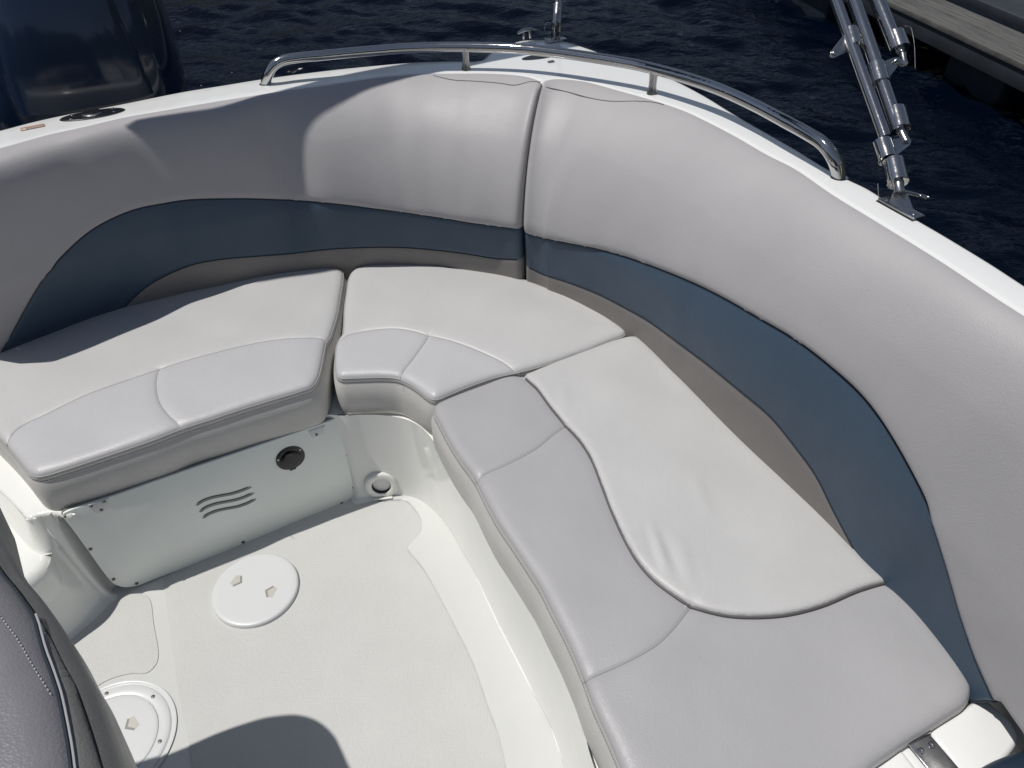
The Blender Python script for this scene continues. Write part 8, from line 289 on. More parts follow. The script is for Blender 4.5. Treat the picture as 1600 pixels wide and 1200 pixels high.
class MB:
    def __init__(s): s.V = []; s.F = []
    def add(s, V, F):
        o = len(s.V); s.V += [Vector(v) for v in V]; s.F += [tuple(o+i for i in f) for f in F]; return s
    def tube(s, P, r, seg=12): return s.add(*tube_geo(P, r, seg))
    def box(s, c, ax, ay, az, hx, hy, hz):
        c = Vector(c); V = [c+ax*(i*hx)+ay*(j*hy)+az*(k*hz) for i in (-1, 1) for j in (-1, 1) for k in (-1, 1)]
        return s.add(V, [(0, 1, 3, 2), (4, 6, 7, 5), (0, 4, 5, 1), (2, 3, 7, 6), (0, 2, 6, 4), (1, 5, 7, 3)])
    def disc(s, c, n, r, h, seg=20, dome=0):
        """short cylinder from c to c+n*h, optional domed top"""
        c = Vector(c); n = Vector(n).normalized(); u = n.orthogonal().normalized(); v = n.cross(u)
        rings = [(r, 0), (r, h*.6), (r*.9, h*.92), (r*.72, h)] + ([(r*.35, h+dome)] if dome else [])
        V = []; F = []
        for q, z in rings:
            for k in range(seg):
                a = 2*math.pi*k/seg; V.append(c+n*z+u*(q*math.cos(a))+v*(q*math.sin(a)))
        for i in range(len(rings)-1):
            for k in range(seg): F.append((i*seg+k, i*seg+(k+1) % seg, (i+1)*seg+(k+1) % seg, (i+1)*seg+k))
        F.append(tuple((len(rings)-1)*seg+k for k in range(seg)))
        return s.add(V, F)
    def prism(s, poly, n, h):
        """planar polygon (3D points) extruded along n by h"""
        n = Vector(n).normalized(); k = len(poly); P = [Vector(p) for p in poly]
        V = P+[p+n*h for p in P]; F = [tuple(range(k))[::-1], tuple(range(k, 2*k))]+[(i, (i+1) % k, k+(i+1) % k, k+i) for i in range(k)]
        return s.add(V, F)
    def build(s, name, m, parent=None, bev=0, sm=True):
        o = obj(name, s.V, s.F, m, parent, sm); fixn(o)
        return bevel(o, bev) if bev else autos(o, 45)

def seg_dist(P, C, closed):
    """distance of points P (n,2) to polyline C"""
    C = np.array(C)[:, :2]; A = C if closed else C[:-1]; B = np.roll(C, -1, 0) if closed else C[1:]
    out = np.full(len(P), 1e9); side = np.zeros(len(P))
    ab = B-A; L = (ab**2).sum(1)+1e-12
    for i in range(0, len(P), 4000):
        q = P[i:i+4000]; ap = q[:, None]-A[None]; t = np.clip((ap*ab[None]).sum(2)/L[None], 0, 1)
        d = np.hypot(*np.moveaxis(ap-t[..., None]*ab[None], 2, 0)); out[i:i+4000] = d.min(1)
    return out
def inside(P, C):
    C = np.array(C)[:, :2]; x, y = P[:, 0], P[:, 1]; r = np.zeros(len(P), bool)
    for (x1, y1), (x2, y2) in zip(C, np.roll(C, -1, 0)):
        c = (y1 > y) != (y2 > y)
        with np.errstate(divide='ignore', invalid='ignore'): r ^= c & (x < (x2-x1)*(y-y1)/(y2-y1+1e-15)+x1)
    return r
def area(C): C = np.array(C)[:, :2]; D2 = np.roll(C, -1, 0); return .5*(C[:, 0]*D2[:, 1]-D2[:, 0]*C[:, 1]).sum()
def ccw(C): return [list(p) for p in (C if area(C) > 0 else C[::-1])]
def normals2(C):
    C = np.array(C)[:, :2]; t = np.roll(C, -1, 0)-np.roll(C, 1, 0); t /= np.linalg.norm(t, axis=1)[:, None]+1e-12
    n = np.c_[t[:, 1], -t[:, 0]]
    for _ in range(2): n = .25*np.roll(n, 1, 0)+.5*n+.25*np.roll(n, -1, 0)
    return n/np.linalg.norm(n, axis=1)[:, None]
def sheet(outline, zf, feats=(), edge=(.002, .005, .009, .014), grid=.009, featoff=(.0015, .0035, .007)):
    """triangulated surface inside a closed outline; zf(points, distance to outline) gives the heights"""
    C = np.array(ccw(outline)); n = len(C); nn_ = normals2(C)
    pts = []; keep = []
    for e in edge:
        q = C-nn_*e; d = seg_dist(q, C, True); q = q[(d > e*.8) & inside(q, C)]; pts.append(q)
    em = max(edge) if edge else 0
    for f in feats:
        f = np.array(f)[:, :2]; t = np.gradient(f, axis=0); t /= np.linalg.norm(t, axis=1)[:, None]; fn = np.c_[t[:, 1], -t[:, 0]]
        for o in (0,)+tuple(featoff)+tuple(-v for v in featoff):
            q = f+fn*o; q = q[inside(q, C)]; q = q[seg_dist(q, C, True) > .0015]; pts.append(q)
    lo, hi = C.min(0), C.max(0); gx, gy = np.meshgrid(np.arange(lo[0], hi[0], grid), np.arange(lo[1], hi[1], grid*.87)); gx[1::2] += grid/2
    g = np.c_[gx.ravel(), gy.ravel()]; g = g[inside(g, C)]; d = seg_dist(g, C, True); g = g[d > em+grid*.5]
    for f in feats: g = g[seg_dist(g, f, False) > max(featoff)+grid*.45]
    pts.append(g); P = np.vstack([C]+pts)
    res = delaunay_2d_cdt([Vector(p) for p in P], [(i, (i+1) % n) for i in range(n)], [], 0, 1e-5)
    V2 = np.array([tuple(v) for v in res[0]]); F = [tuple(f) for f in res[2]]
    cen = np.array([V2[list(f)].mean(0) for f in F]); ok = inside(cen, C); F = [f for f, k in zip(F, ok) if k]; cen = cen[ok]
    F = [f if area(V2[list(f)]) > 0 else f[::-1] for f in F]
    d = seg_dist(V2, C, True); d[d < 1e-6] = 0
    z = zf(V2, d)
    return C, nn_, np.c_[V2, z], F, cen
def skirt(C, nn_, prof, zf=None):
    """closed band below the outline: prof = [(outward, z)...]; zf(x,y) offsets the height"""
    V = []; F = []; n = len(C); zo = zf(C, None) if zf is not None else np.zeros(n)
    for o, z in prof:
        for i in range(n): V.append((C[i][0]+nn_[i][0]*o, C[i][1]+nn_[i][1]*o, z+zo[i]))
    for k in range(len(prof)-1):
        for i in range(n): j = (i+1) % n; F.append((k*n+j, k*n+i, (k+1)*n+i, (k+1)*n+j))
    return V, F
def slab(name, outline, z, r, h, m, parent=None, zf=None, grid=.03, prof=None, tilt=None):
    """moulded slab: flat top with an edge radius r, total depth h"""
    zb = zf or (lambda P, d=None: np.zeros(len(P)))
    def top(P, d): a = np.clip(d/r, 0, 1); return z+zb(P)-(r-np.sqrt(np.clip(r*r-(r-a*r)**2, 0, None)))
    ed = tuple(r*k for k in (.04, .14, .3, .5, .75, 1.0))
    C, nn_, V, F, _ = sheet(outline, top, (), ed, grid)
    pr = prof or [(0, z-r), (0, z-h*.6), (0, z-h)]
    V2, F2 = skirt(C, nn_, pr, (lambda P, d: zb(P)))
    o = len(V); V = [tuple(v) for v in V]+V2; F = list(F)+[tuple(o+i for i in f) for f in F2]
    ob = obj(name, V, F, m, parent)
    b = bmesh.new(); b.from_mesh(ob.data); bmesh.ops.remove_doubles(b, verts=b.verts, dist=2e-5); b.to_mesh(ob.data); b.free()
    return ob
A3 = lambda p: Vector(p)
GA, GB, GC = D['slp']     # sheer of the gunwale
def zgun(P, d=None): P = np.array(P); return GA+GB*P[:, 0]+GC*P[:, 1]
def zg(x, y): return GA+GB*x+GC*y
GN = Vector((-GB, -GC, 1)).normalized()
fwd = Vector((.38, -.925, 0)).normalized(); trv = Vector((.925, .38, 0)).normalized(); UP = Vector((0, 0, 1))

# ------------------------------------------------------------------ water
def water():
    rng = np.random.RandomState(7)
    xs = np.r_[-600, -150, -50, -20, -10, np.arange(-6, 8.01, .042), 12, 20, 50, 150, 600]; ys = np.r_[-300, -60, -12, -2, np.arange(1.5, 13.01, .042), 16, 22, 40, 120, 900]
    X, Y = np.meshgrid(xs, ys); Zw = np.zeros_like(X)
    for k in range(90):          # many small wind waves running roughly one way
        lam = .13*(.75/.13)**rng.rand(); a = rng.normal(R(70), .55); ph = rng.rand()*6.28; kx, ky = 2*math.pi/lam*math.cos(a), 2*math.pi/lam*math.sin(a)
        amp = .0030*(lam/.3)**.75; s_ = np.sin(kx*X+ky*Y+ph+.6*np.sin(.9*X+.7*Y+k)); Zw += amp*(s_+.25*np.cos(2*(kx*X+ky*Y+ph)))
    Zw *= .55
    fade = np.clip(np.minimum(np.minimum(X+6, 8-X), np.minimum(Y-1.5, 13-Y))/.8, 0, 1); Zw *= fade
    n = len(xs); V = np.c_[X.ravel(), Y.ravel(), (-.35+Zw).ravel()]
    F = [(j*n+i, j*n+i+1, (j+1)*n+i+1, (j+1)*n+i) for j in range(len(ys)-1) for i in range(n-1)]
    o = obj('water', V, F, 'water'); o['kind'] = 'structure'
    # unseen ring of wooded hills, added to darken what the water reflects
    V = []; F = []; N = 160
    for k in range(N+1):
        a = 2*math.pi*k/N; r = 150; h = 48+9*math.sin(a*3+1)+6*math.sin(a*7)+3*math.sin(a*19)+2*math.sin(a*41)
        V += [(r*math.cos(a), r*math.sin(a), -.5), ((r+25)*math.cos(a), (r+25)*math.sin(a), h*.6), ((r+60)*math.cos(a), (r+60)*math.sin(a), h)]
    for k in range(N): F += [(3*k, 3*k+3, 3*k+4, 3*k+1), (3*k+1, 3*k+4, 3*k+5, 3*k+2)]
    o = obj('unseen_hills', V, F, 'forest'); o['kind'] = 'structure'
M['forest'] = mat('wooded_slope', (.02, .032, .016), .9, mottle=.4, mscale=.2)
water()

# ------------------------------------------------------------------ the boat
boat = thing('motor_boat', 'white open motor boat with moulded cockpit, chrome grab rail and curved gunwale', 'boat', (0, 1.0, 0))
deck = [tuple(p) for p in D['deck_in']]+[tuple(p) for p in D['deck_out'][::-1]]
slab('gunwale', deck, 0, .014, .06, 'gel', boat, zf=zgun, grid=.03, prof=[(0, -.014), (.001, -.05), (-.004, -.12)])
# hull sides from the deck edge down into the water
def hull():
    C = np.array(D['deck_out']); t = np.gradient(C, axis=0); t /= np.linalg.norm(t, axis=1)[:, None]; nn_ = np.c_[-t[:, 1], t[:, 0]]
    for _ in range(30): nn_[1:-1] = .25*nn_[:-2]+.5*nn_[1:-1]+.25*nn_[2:]
    Cs = C.copy()
    V = []; F = []; n = len(C)
    rows = [(-.004, -.1, 0), (.012, -.11, 0), (.016, -.15, 0), (.0, -.17, 0), (-.03, -.5, 0), (-.09, -.9, 0), (-.16, -1.4, 0)]
    for o, dz, _ in rows:
        for i in range(n): V.append((C[i][0]+nn_[i][0]*o, C[i][1]+nn_[i][1]*o, zg(*C[i])+dz))
    for k in range(len(rows)-1):
        for i in range(n-1): F.append((k*n+i, k*n+i+1, (k+1)*n+i+1, (k+1)*n+i))
    fixn(obj('hull', V, F, 'gel', boat))
hull()
# cockpit sole
obj('cockpit_sole', [(-1.9, -2.6, 0), (1.7, -2.6, 0), (1.1, 2.1, 0), (-1.9, 2.1, 0)], [(0, 1, 2, 3)], 'sole', boat)
slab('waterway', D['waterway'], .0075, .0045, .007, 'sole', boat, grid=.04)
for a_, b_ in (((1.0, .2), (1.35, -2.6)), ((-1.75, 1.5), (-1.9, -2.6))):
    g_ = 1 if a_[0] > 0 else -1
    V_ = [(a_[0], a_[1], 0), (b_[0], b_[1], 0), (b_[0], b_[1], .93), (a_[0], a_[1], .93), (a_[0]+.12*g_, a_[1], .93), (b_[0]+.12*g_, b_[1], .93), (b_[0]+.12*g_, b_[1], -.4), (a_[0]+.12*g_, a_[1], -.4)]
    fixn(obj('cockpit_side', V_, [(0, 1, 2, 3), (3, 2, 5, 4), (4, 5, 6, 7)], 'gel', boat, smooth=False))
for k in ('nonskid', 'nonskid2'):
    slab('nonskid_panel', D[k], .002, .0012, .0025, 'nonskid', boat, grid=.05)
# moulded seat base wall with a soft fillet into the sole
def liner():
    V = []; F = []; T = 26
    rows = D['wall']; n = len(rows)
    for r in rows:
        a = Vector(r[:3]); b = Vector(r[3:]); dh = Vector((b.x-a.x, b.y-a.y, 0)); L = dh.length; h = a.z
        dh2 = dh if L > 1e-4 else Vector((0, 0, 0))
        f = min(.07, .02+L*.9)
        c0 = a; c1 = a+dh2*.3+Vector((0, 0, -(h-f*.9))); c2 = a+dh2*.45; c2.z = 0; c3 = b.copy(); c3.z = .0005+.008*min(1, max(0, (rows.index(r)/n-.55)*12))
        c3 += (dh2.normalized() if L > 1e-4 else Vector())*.004
        for k in range(T+1):
            t = k/T; V.append(c0*(1-t)**3+c1*3*t*(1-t)**2+c2*3*t*t*(1-t)+c3*t**3)
    for i in range(n-1):
        for k in range(T): F.append((i*(T+1)+k, (i+1)*(T+1)+k, (i+1)*(T+1)+k+1, i*(T+1)+k+1))
    o = obj('seat_base', V, F, 'liner', boat); return o
liner()
# seat shelf under the cushions
sh = [tuple(r[:2]) for r in D['wall'] if r[2] > .295]
back = [(r[0]-r[3]*.0, r[1]) for r in (D['pad_aft']+D['pad_side'])]
back = [p for p in back if p[0] > -1.15 and p[1] > .66]
slab('seat_shelf', sh+back[::-1], .283, .006, .012, 'liner', boat, grid=.06)
slab('side_ledge', D['ledge'], .302, .010, .012, 'liner', boat)
ra, rb = D['riser_a'], D['riser_b']; V_ = []; F_ = []
for p_, q_ in zip(ra, rb):
    a_, b_ = Vector(p_), Vector(q_)
    for k in range(9):
        t_ = k/8; v_ = a_.lerp(b_, t_**1.3); v_.z = a_.z+(b_.z-a_.z)*math.sin(t_*math.pi/2)**.9; V_.append(v_)
for i_ in range(len(ra)-1):
    for k in range(8): F_.append((i_*9+k, i_*9+9+k, i_*9+10+k, i_*9+k+1))
obj('step_riser', V_, F_, 'liner', boat)
slab('hollow_shade_slab', D['void'], .2, .01, .03, 'void', boat, grid=.05)  # dark slab painting the shade between the backrest and the lid
def stepz(P, d=None): P = np.array(P); return np.zeros(len(P))
slab('side_step', D['step'], .205, .028, .20, 'liner', boat, grid=.02, prof=[(0, .177), (.0, .12), (-.012, .0)])
slab('step_tread', D['step_pad'], .209, .004, .006, 'nonskid', boat)
# step edge between ledge and tread: an upright return wall
# inspection hatches
def hatch(c, r, marks, screws, lid_r, recess):
    x, y = c; root = MB()
    n = 72
    def ring(rs, name, m, par, z0=0):
        V = []; F = []
        for q, z in rs:
            for k in range(n): a = 2*math.pi*k/n; V.append((x+q*math.cos(a), y+q*math.sin(a), z0+z))
        for i in range(len(rs)-1):
            for k in range(n): F.append((i*n+k, i*n+(k+1) % n, (i+1)*n+(k+1) % n, (i+1)*n+k))
        if rs[-1][0] < .09 or True: F.append(tuple((len(rs)-1)*n+k for k in range(n)))
        o = obj(name, V, F, m, par); fixn(o)
        return o
    if recess:
        base = ring([(r+.012, .0036), (r+.009, .0042), (r+.006, .0036), (r+.003, .0012), (r+.001, .001), (r, .0035), (r-.003, .0052), (r-.01, .0056), (lid_r+.002, .0056), (lid_r+.0008, .005), (lid_r+.0004, .0025), (lid_r, .0025)], 'inspection_hatch', 'plastic', boat)
        lid = ring([(lid_r-.0004, .0022), (lid_r-.0006, .0052), (lid_r-.002, .0058), (lid_r-.01, .006), (lid_r*.55, .0062), (.002, .0062)], 'lid', 'plastic', base)
        top = .0066
    else:
        base = ring([(r, .0), (r-.0003, .0085), (r-.002, .0115), (r-.006, .0128), (r-.014, .0132), (r*.5, .0135), (.002, .0135)], 'inspection_hatch', 'plastic', boat)
        top = .0139
    for p in marks:
        g = MB(); c0 = Vector((p[0], p[1], top)); d = (c0-Vector((x, y, top))); d.z = 0; d = d.normalized(); e = Vector((-d.y, d.x, 0))
        # finger recess: flat chevron with a pale floor, its wall's shade painted as a darker strip
        pts = [c0-e*.017-d*.002, c0-d*.015, c0+e*.017-d*.002, c0+e*.013+d*.012, c0-e*.013+d*.012]
        g.prism(pts, UP, -.0002); g.build('finger_recess', 'slotfloor', base)
        w = MB(); w.prism([pts[0]+UP*.0001, pts[1]+UP*.0001, pts[2]+UP*.0001, pts[2]+d*.0035+UP*.0001-e*.003, pts[1]+d*.006+UP*.0001, pts[0]+d*.0035+e*.003+UP*.0001], UP, .0002)
        w.build('recess_shade', 'slotshade', base)
    for p in screws:
        g = MB(); g.disc((p[0], p[1], .0056), UP, .0042, .0016, 14); g.build('screw', 'screw', base)
M['slotfloor'] = mat('recess_floor', (.56, .54, .5), .4); M['slotshade'] = mat('recess_shade_grey', (.28, .27, .24), .5)  # second tone is the painted shade of the recess side
hatch(D['disc1'][:2], D['disc1'][2], D['d1marks'], [], .07, False)
hatch(D['disc2'][:2], D['disc2'][2], D['d2marks'], D['d2screws'], D['disc3'][2], True)
# access panel on the seat front
PO = Vector((*D['panel_o'][0][:2], 0)); PU = Vector((*D['panel_u'][0], 0)); PN = Vector((PU.y, -PU.x, 0))
PN0 = PN.copy(); PN = (PN0+UP*.07).normalized()
def pp(s, z, o=0): return PO+PU*s+UP*z-PN0*(.07*(z-.01))+PN*(o+.0045)
def panel():
    g = MB(); g.prism([pp(s, z, -.004) for s, z in D['panel_out']], PN, .006)
    p = g.build('access_panel', 'panel', boat, bev=.0015)
    # dark joint line behind the panel edge
    g = MB(); c = np.mean(D['panel_out'], axis=0); n2 = normals2(ccw(D['panel_out'])); oc = np.array(ccw(D['panel_out']))
    g.prism([pp(s, z, -.006) for s, z in oc+n2*.0022], PN, .0025); g.build('gasket', 'slot', p)
    for s, z in D['screws']:
        g = MB(); g.disc(pp(s, z, .001), PN, .0045, .0026, 14, .0004); g.build('screw', 'screw', p)
    for sl in D['slots']:
        C2 = [pp(s, z, .0015) for s, z in sl]; g = MB(); V = []; F = []
        P = []
        for i in range(len(C2)-1):
            for k in range(6): P.append(C2[i].lerp(C2[i+1], k/6))
        P.append(C2[-1])
        for _ in range(4): P = [P[0]]+[(P[i-1]+P[i]*2+P[i+1])/4 for i in range(1, len(P)-1)]+[P[-1]]
        n = len(P)
        for i, q in enumerate(P):
            t = (P[min(i+1, n-1)]-P[max(i-1, 0)]).normalized(); w = PN.cross(t); e = min(i, n-1-i); hw = .0048*min(1, .35+.3*e)
            V += [q+w*hw+PN*.001, q-w*hw+PN*.001]
        F = [(2*i, 2*i+1, 2*i+3, 2*i+2) for i in range(n-1)]
        g.add(V, F); vs = g.build('vent_slot', 'slot', p)
        tube('slot_lip', [q-UP*.0046+PN*.0008 for q in P[2:-2]], .0009, 'panel', vs, 5); tube('slot_edge', [q+UP*.0042+PN*.0007 for q in P[2:-2]], .0012, 'dark', vs, 5)
    s, z = D['socket'][0]
    g = MB(); g.disc(pp(s, z, .001), PN, .0365, .005, 44); so = g.build('power_socket', 'black', p)
    g = MB(); g.disc(pp(s-.001, z-.003, .004), PN, .026, .008, 40, .001); g.box(pp(s-.003, z-.031, .007), PU, UP, PN, .008, .004, .003); g.build('socket_cap', 'black', so)
    g = MB(); g.box(pp(s-.002, z+.019, .010), PU, UP, PN, .009, .004, .003); g.build('cap_hinge', 'black', so, bev=.001)
    for ds, dz in ((-.030, .010), (.028, .016)):
        g = MB(); g.disc(pp(s+ds, z+dz, .0045), PN, .0026, .0014, 10); g.build('screw', 'satin', so)
    for q, ss in zip(D['brk'], D['brks']):
        g = MB(); g.prism([pp(a, b, .001) for a, b in q], PN, .003); br = g.build('bracket', 'plastic', p, bev=.0008)
        for a, b in ss: g = MB(); g.disc(pp(a, b, .0035), PN, .0038, .002, 12); g.build('screw', 'screw', br)
panel()
# cockpit drain in the corner of the seat base
def drain():
    c = Vector(D['drain'][0]); 
    n = Vector((.1, -.98, .12)).normalized(); c = c-n*.013; u = Vector((1, .1, 0)).normalized(); v = n.cross(u).normalized(); u = v.cross(n)
    if v.z < 0: v = -v
    seg = 40; V = []; F = []
    rings = [(.046, -.012), (.045, -.003), (.042, .0), (.035, .0), (.029, -.0005), (.026, -.002), (.0235, -.012), (.023, -.05), (.002, -.052)]
    for q, h in rings:
        for k in range(seg):
            a = 2*math.pi*k/seg; x = q*math.cos(a); y = q*math.sin(a)
            if q > .035: y = max(y, -.036)
            V.append(c+u*x+v*y+n*h)
    mi = []
    for i in range(len(rings)-1):
        for k in range(seg): F.append((i*seg+k, i*seg+(k+1) % seg, (i+1)*seg+(k+1) % seg, (i+1)*seg+k)); mi.append(0 if i < 5 else 1)
    obj('drain_fitting', V, F, ['liner', 'dark'], boat, mi=mi)
    g = MB(); g.box(c+n*.004-v*.038, u, v, n, .026, .0015, .004); g.build('drain_lip', 'liner', boat, bev=.002)
drain()
# grab rail
railp = D['rail']
rail = tube('grab_rail', railp, .0132, 'steel', boat, seg=28)
for b in D['posts']:
    b = Vector(b); t = min((Vector(p) for p in railp[20:-20]), key=lambda p: (p.xy-b.xy).length); t = Vector((t.x, t.y, t.z-.006)); b2 = Vector((t.x, t.y, zg(t.x, t.y)-.001))
    P = [b2.lerp(t, k/10) for k in range(11)]; rr = [.0135, .0125, .0108, .0098, .0094, .0094, .0094, .0096, .01, .0108, .012]
    tube('rail_post', P, rr, 'satin', rail, seg=20)
for b in (railp[0], railp[-1]):
    g = MB(); g.disc(Vector((b[0], b[1], zg(b[0], b[1])-.001)), GN, .017, .0022, 28); g.build('rail_foot', 'steel', rail)
# oval filler fitting with its cap
def oval():
    c = Vector(D['oval_c'][0]); a = Vector(D['oval_a'][0]); b = Vector(D['oval_b'][0]); c = (a+b)/2
    u = (a-b).normalized(); v = GN.cross(u); ha = (a-b).length/2; hb = .032; n = 48
    V = []; F = []
    for q, h in ((1, 0), (1, .002), (.975, .0032), (.9, .0036)):
        for k in range(n): t = 2*math.pi*k/n; V.append(c+u*(ha*q*math.cos(t))+v*((hb-(1-q)*ha)*math.sin(t))+GN*h)
    for i in range(3):
        for k in range(n): F.append((i*n+k, i*n+(k+1) % n, (i+1)*n+(k+1) % n, (i+1)*n+k))
    F.append(tuple(3*n+k for k in range(n)))
    base = obj('filler_plate', V, F, 'black', boat); fixn(base)
    V2 = [p+GN*-.0008 for p in V[:n]]; g = MB(); q = [c+(p-c)*1.02 for p in V[:n]]; g.prism(q, GN, .0012); g.build('trim_ring', 'steel', base)
    g = MB(); g.disc(c+GN*.0034, GN, .0255, .005, 40); g.build('cap_rim', 'satin', base)
    g = MB(); g.disc(c+GN*.0036, GN, .0235, .0058, 40); g.build('filler_cap', 'black', base)
    for dx, dy in ((-.62, .42), (-.66, -.38), (.64, .5), (.68, -.3)):
        g = MB(); g.disc(c+u*(ha*dx)+v*(hb*dy)+GN*.003, GN, .0048, .002, 14, .0005); g.build('screw', 'steel', base)
oval()
def label():
    a = Vector(D['lab_a'][0]); b = Vector(D['lab_b'][0]); u = (b-a).normalized(); v = GN.cross(u); c = (a+b)/2+GN*.0008; L = (b-a).length/2
    g = MB(); g.box(c, u, v, GN, L, .0105, .0004); s = g.build('warning_label', 'lab_w', boat, sm=False)
    g = MB(); g.box(c+v*.0072+GN*.0006, u, v, GN, L, .0033, .0003); g.build('label_header', 'lab_o', s, sm=False)
    g = MB()
    for k in (-1, 1): g.box(c+u*(k*L)+GN*.0006, u, v, GN, .0008, .0105, .0003)
    g.box(c-v*.0105+GN*.0006, u, v, GN, L, .0006, .0003); g.build('label_border', 'lab_o', s, sm=False)
    g = MB()
    for r_ in range(3):
        x = -L*.55
        while x < L*.9:
            w = random.uniform(.001, .0035); g.box(c+u*(x+w)+v*(.001-r_*.0042)+GN*.0006, u, v, GN, w, .0008, .0003); x += 2*w+.0015
    g.build('small_print', 'slot', s, sm=False)
label()
# quarter fittings: cleat, recessed drain scoop
c = Vector(D['qcleat'][0]); g = MB(); g.tube([c+trv*-.03+GN*.018, c+trv*-.012+GN*.024, c+trv*.012+GN*.024, c+trv*.03+GN*.018], [.004, .006, .006, .004], 12)
for k in (-1, 1): g.tube([c+trv*(.011*k), c+trv*(.010*k)+GN*.022], .005, 10)
g.build('cleat', 'steel', boat)
c = Vector(D['qscoop'][0]); g = MB(); n = 36; u = trv; v = GN.cross(u)
g.prism([c+u*(.062*math.cos(2*math.pi*k/n))+v*(.022*math.sin(2*math.pi*k/n)) for k in range(n)], GN, .0015); sc = g.build('cleat_recess', 'black', boat)
g = MB(); g.tube([c+v*-.018+GN*.004, c+v*.012+GN*.006], .004, 10); g.build('recess_bar', 'satin', sc)
c = Vector(D['qscr'][0]); g = MB(); g.box(c, u, v, GN, .009, .006, .004); g.build('small_clip', 'satin', boat, bev=.0015)
# hinged lid forward of the side seat
lids = slab('locker_lid', D['lid'], .393, .010, .05, 'gel', boat, grid=.03)
slab('hinge_rail', D['hbase'], .387, .005, .05, 'gel', boat, grid=.04)
slab('locker_lid', D['lid2'], .391, .010, .05, 'gel', boat, grid=.03)
H_ = [Vector(p) for p in D['hng']]
fl = Vector((H_[1]-H_[0])).normalized(); fv = UP.cross(fl).normalized()
if fv.dot(H_[2]-H_[1]) < 0: fv = -fv
Lh = (H_[1]-H_[0]).length; c0 = (H_[0]+H_[1])/2; c0.z = .395
g = MB(); g.box(c0+fv*.04, fl, fv, UP, Lh*.46, .037, .0012); hp = g.build('hinge', 'satin', boat, bev=.001)
g = MB(); g.tube([c0-fl*(Lh*.5)+UP*.003, c0+fl*(Lh*.5)+UP*.003], .0045, 16); g.build('hinge_pin', 'steel', hp)
for a, b in ((-.5, .25), (.5, .25), (.0, .55), (-.5, .85), (.5, .85)):
    if (a, b) == (0, .55): continue
    g = MB(); g.disc(c0+fl*(Lh*.46*a)+fv*(.074*b)+UP*.001, UP, .0052, .0028, 18, .001); g.build('screw', 'steel', hp)

